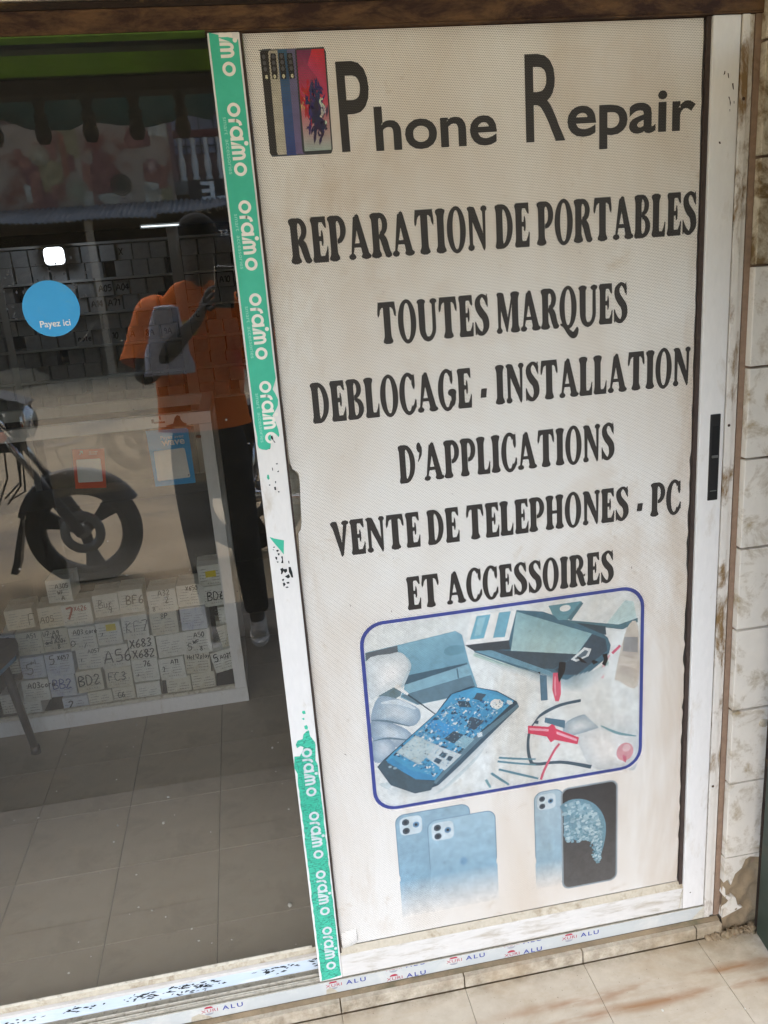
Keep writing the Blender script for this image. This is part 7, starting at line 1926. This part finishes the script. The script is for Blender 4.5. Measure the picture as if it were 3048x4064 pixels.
# ------------------------------------------------------------------ across the street (all mirrored in the glass)
tp = empty('awning_tarp', (0, -2.09, 2.3))
tag(tp, 'dark teal tarpaulin with scalloped edge hanging under the green porch valance', 'tarpaulin')
tm = MB(); vs = []; fs = []
SC_ = []
xs_ = [-3.2 + 0.02 * i for i in range(281)]
def wav(x):
    pts = WAVY
    if x <= pts[0][0] or x >= pts[-1][0]: return WAVY[0][1] + 0.008 + 0.018 * abs(math.sin((x + 0.1) * math.pi / 0.34))
    for (a, za), (b, zb) in zip(pts, pts[1:]):
        if a <= x <= b:
            t = (x - a) / (b - a); return za + (zb - za) * (t * t * (3 - 2 * t))
for x in xs_:
    z0 = wav(x)
    for k in range(5): vs.append((x, 0.012 * math.sin(7 * x + k) , (z0 + (2.44 - z0) * k / 4) - 2.3))
    for k in range(5): vs.append((x, 0.012 * math.sin(7 * x + k) - 0.006, (z0 + (2.44 - z0) * k / 4) - 2.3))
for i in range(len(xs_) - 1):
    a, b = i * 10, (i + 1) * 10
    for k in range(4): fs += [(a + k, b + k, b + k + 1, a + k + 1), (a + 5 + k, a + 6 + k, b + 6 + k, b + 5 + k)]
    fs += [(a, a + 5, b + 5, b), (a + 4, b + 4, b + 9, a + 9)]
tm.add(vs, fs, True).build('tarp_cloth', M['tarpteal'], tp)

fb = empty('balcony_house', (0, -12, 0.4))
tag(fb, 'rose coloured house with white balusters and printed cloths across the street', 'house')
FZ = 0.4
def hb_(name, x0, x1, y0, y1, z0, z1, m): return MB().bbox(x0, x1, y0, y1, z0 - FZ, z1 - FZ, 0.01).build(name, M[m], fb)
hb_('wall', -5, 2.4, -4.4, -1.6, 0.3, 5.0, 'rosewall')
hb_('balcony_slab', -5, 2.4, -1.598, -0.02, 2.86, 3.05, 'concrete')
hb_('roof_slab', -5, 2.4, -1.598, 0.0, 4.82, 5.0, 'concrete')
hb_('hand_rail', -0.68, 2.3, -0.16, -0.04, 3.655, 3.76, 'maroon')
bp = [(0.0, 0), (0.055, 0), (0.055, 0.05), (0.035, 0.07), (0.050, 0.16), (0.058, 0.22), (0.04, 0.33), (0.026, 0.44), (0.034, 0.48), (0.028, 0.52), (0.045, 0.58), (0.045, 0.60), (0, 0.60)]
b0 = MB().lathe(bp, 'Z', 14).build('baluster', M['balusterwhite'], fb); b0.location = (-0.52, -0.1, 3.052 - FZ)
for k in range(1, 15):
    b = b0.copy(); COL.objects.link(b); b.parent = fb; b.location = (-0.52 + 0.19 * k, -0.1, 3.052 - FZ)
for x in (-0.66, 2.3): hb_('pillar', x - 0.12, x + 0.06, -0.2, -0.02, 3.052, 4.818, 'rosewall')
# barred window behind the balcony
wf = hb_('window', 0.0 - 0.75, 1.3, -1.597, -1.56, 3.62, 4.6, 'pane_pale')
for k in range(9): MB().bbox(-0.72 + 0.24 * k, -0.70 + 0.24 * k, -1.555, -1.535, 3.62 - FZ, 4.6 - FZ, 0.004).build('bar', M['black'], wf)
for z in (3.72, 3.93, 4.2, 4.45): MB().bbox(-0.75, 1.3, -1.534, -1.515, z - FZ, z + 0.02 - FZ, 0.004).build('bar', M['black'], wf)
# printed cloths hung over the balcony front, patchwork tones
ck = empty('printed_cloth', (0, -11.9, 3.3))
tag(ck, 'large faded patchwork cloth hung over the balcony across the street', 'cloth')
cmesh = MB(); cmesh.box(-4.9, -0.66, -0.02, 0.0, -0.56, 0.62); cmesh.build('cloth', M['patchcloth'], ck)
pr = Print()
rr = random.Random(9)
PC = ((200, 192, 172), (168, 110, 94), (158, 98, 76), (194, 178, 152), (140, 88, 82), (194, 184, 162), (164, 148, 108), (186, 162, 146))
for i in range(34):
    x, z = rr.uniform(-2.9, -0.8), rr.uniform(-0.5, 0.5); w_, h_ = rr.uniform(.08, .34), rr.uniform(.10, .42)
    pr.poly([(x + rr.uniform(-.03, .03), max(-.55, z - h_)), (min(-.67, x + w_), max(-.55, z - h_ + rr.uniform(-.05, .05))), (min(-.67, x + w_), min(.6, z + h_ * .4)), (x, min(.6, z + h_ * .5 + rr.uniform(-.06, .06)))], rgb(*rr.choice(PC)))
for x, z, q, c in ((-2.05, -.30, .16, (176, 168, 140)), (-2.05, -.30, .08, (150, 150, 120)), (-1.42, -.26, .15, (44, 50, 44)), (-1.42, -.26, .07, (70, 74, 60)), (-.95, -.02, .10, (186, 140, 130)), (-.95, -.02, .05, (200, 170, 150)), (-2.5, .2, .14, (190, 176, 144))):
    for k in range(3): pr.ring(x, z, q * (1 - .2 * k), q * (1 - .2 * k), q * .12, q * .12, 0, 360, rgb(*c))
    pr.ell(x, z, q * .45, q * .45, rgb(*c))
pr.step = 0.0004
o = pr.build('cloth_print', M['print_plain'], ck)
for v in o.data.vertices: v.co.y = 0.002 + (-v.co.y) * 20
for p in o.data.polygons:
    pass
o.data.flip_normals()
# lean-to stall below with corrugated roof
sl = empty('market_stall', (0, -11.2, 0.38))
tag(sl, 'dark open market stall under a corrugated metal roof across the street', 'stall')
vs, fs = [], []
nx_ = 420
for i in range(nx_ + 1):
    x = -5 + 7.4 * i / nx_; h = 0.018 * math.sin(2 * math.pi * x / 0.076)
    sag = 0.03 * math.sin(x * 1.3) + 0.02 * math.sin(x * 3.1)
    for (y, z) in ((-0.75, 2.42), (0.35, 2.16 + 0.05 * (1 if x > -0.9 else 0) + sag)):
        vs += [(x, y, z + h), (x, y, z + h - 0.012)]
for i in range(nx_):
    a, b = 4 * i, 4 * (i + 1)
    fs += [(a, b, b + 2, a + 2), (a + 1, a + 3, b + 3, b + 1), (a + 2, b + 2, b + 3, a + 3)]
MB().add(vs, fs, True).build('corrugated_roof', M['zinc'], sl)
MB().bbox(-5, 2.4, -0.72, -0.66, 0.0, 2.40, 0.01).build('back_wall', M['stalldark'], sl)
for x in (-4.1, -1.84, 0.5, 2.3): MB().bbox(x - 0.05, x + 0.05, 0.16, 0.26, -0.1, 2.14, 0.008).build('post', M['postwood'], sl)
for x0, x1 in ((-4.0, -3.0), (-1.7, -0.9), (-0.7, 0.4)): MB().bbox(x0, x1, -0.62, -0.10, 0.0, 0.62, 0.02).build('bench', M['stalldark'], sl)
hbx = MB().bbox(-2.75, -1.95, -0.3, 0.12, 0.0, 0.34, 0.04).build('covered_bundle', M['stalldark'], sl)
# sign board with reversed reading in the glass
sg_ = empty('sign_board', (0, -11.80, 2.9))
tag(sg_, 'black sign board lettered LE by JC above the stall across the street', 'sign')
MB().bbox(-0.46, 2.3, -0.04, 0.0, -0.30, 0.135, 0.006).build('board', M['signblack'], sg_)
pr = Print()
for t, xa, xb, za, zb, b in SIGN_WORDS:
    put_text(pr, t, xa, xb, za - 2.9, zb - 2.9, b, rot_=(lambda xa, xb, za, zb: (lambda u, w: (xb - u * (xb - xa), za - 2.9 + w * (zb - za))))(xa, xb, za, zb))
o = pr.build('sign_lettering', M['white_ink'], sg_)
for v in o.data.vertices: v.co.y = 0.003
o.data.flip_normals()
s2_ = empty('sign_board', (0, -11.1, 2.45))
tag(s2_, 'small dark board lettered ST under the stall roof across the street', 'sign')
MB().bbox(-0.30, 1.4, 0.30, 0.33, -0.36, -0.02, 0.006).build('board', M['signblack'], s2_)
pr = Print(); xa, xb, za, zb = SIGN_ST
put_text(pr, 'ST', xa, xb, za, zb, 0.01, rot_=lambda u, w: (xb - u * (xb - xa), za - 2.45 + w * (zb - za)))
o = pr.build('sign_lettering', M['white_ink'], s2_)
for v in o.data.vertices: v.co.y = 0.333
o.data.flip_normals()
# pail, tin and sand heap on the far kerb
pl = empty('paint_pail', (-3.48, -11.6, 0.40)); tag(pl, 'pale open paint pail standing by the sand heap across the street', 'pail')
MB().lathe([(0, 0), (0.085, 0), (0.098, 0.34), (0.106, 0.345), (0.106, 0.365), (0.092, 0.365), (0.088, 0.33), (0, 0.30)], 'Z', 24).build('pail', M['paintpail'], pl)
rp = empty('paint_tin', (-3.66, -11.45, 0.40)); tag(rp, 'red and blue tin standing beside the pale pail', 'tin')
MB().lathe([(0, 0), (0.10, 0), (0.10, 0.17), (0, 0.17)], 'Z', 24).build('tin', M['bluepail'], rp)
MB().lathe([(0, 0.171), (0.101, 0.171), (0.095, 0.36), (0.05, 0.39), (0, 0.39)], 'Z', 24).build('tin_lid', M['redpail'], rp)
bm = bmesh.new(); bmesh.ops.create_icosphere(bm, subdivisions=4, radius=1.0)
for v in bm.verts: v.co = Vector((v.co.x * 0.42, v.co.y * 0.4, max(-0.02, v.co.z * 0.24))) * (1 + 0.14 * math.sin(9 * v.co.x) * math.sin(8 * v.co.y + 1) + RNG.uniform(-.04, .04))
hp = MB().bm(bm, True).build('rubble_heap', M['sand_heap'], None, (-3.15, -10.9, 0.38))
tag(hp, 'low heap of sand and rubble on the far side of the street', 'heap')
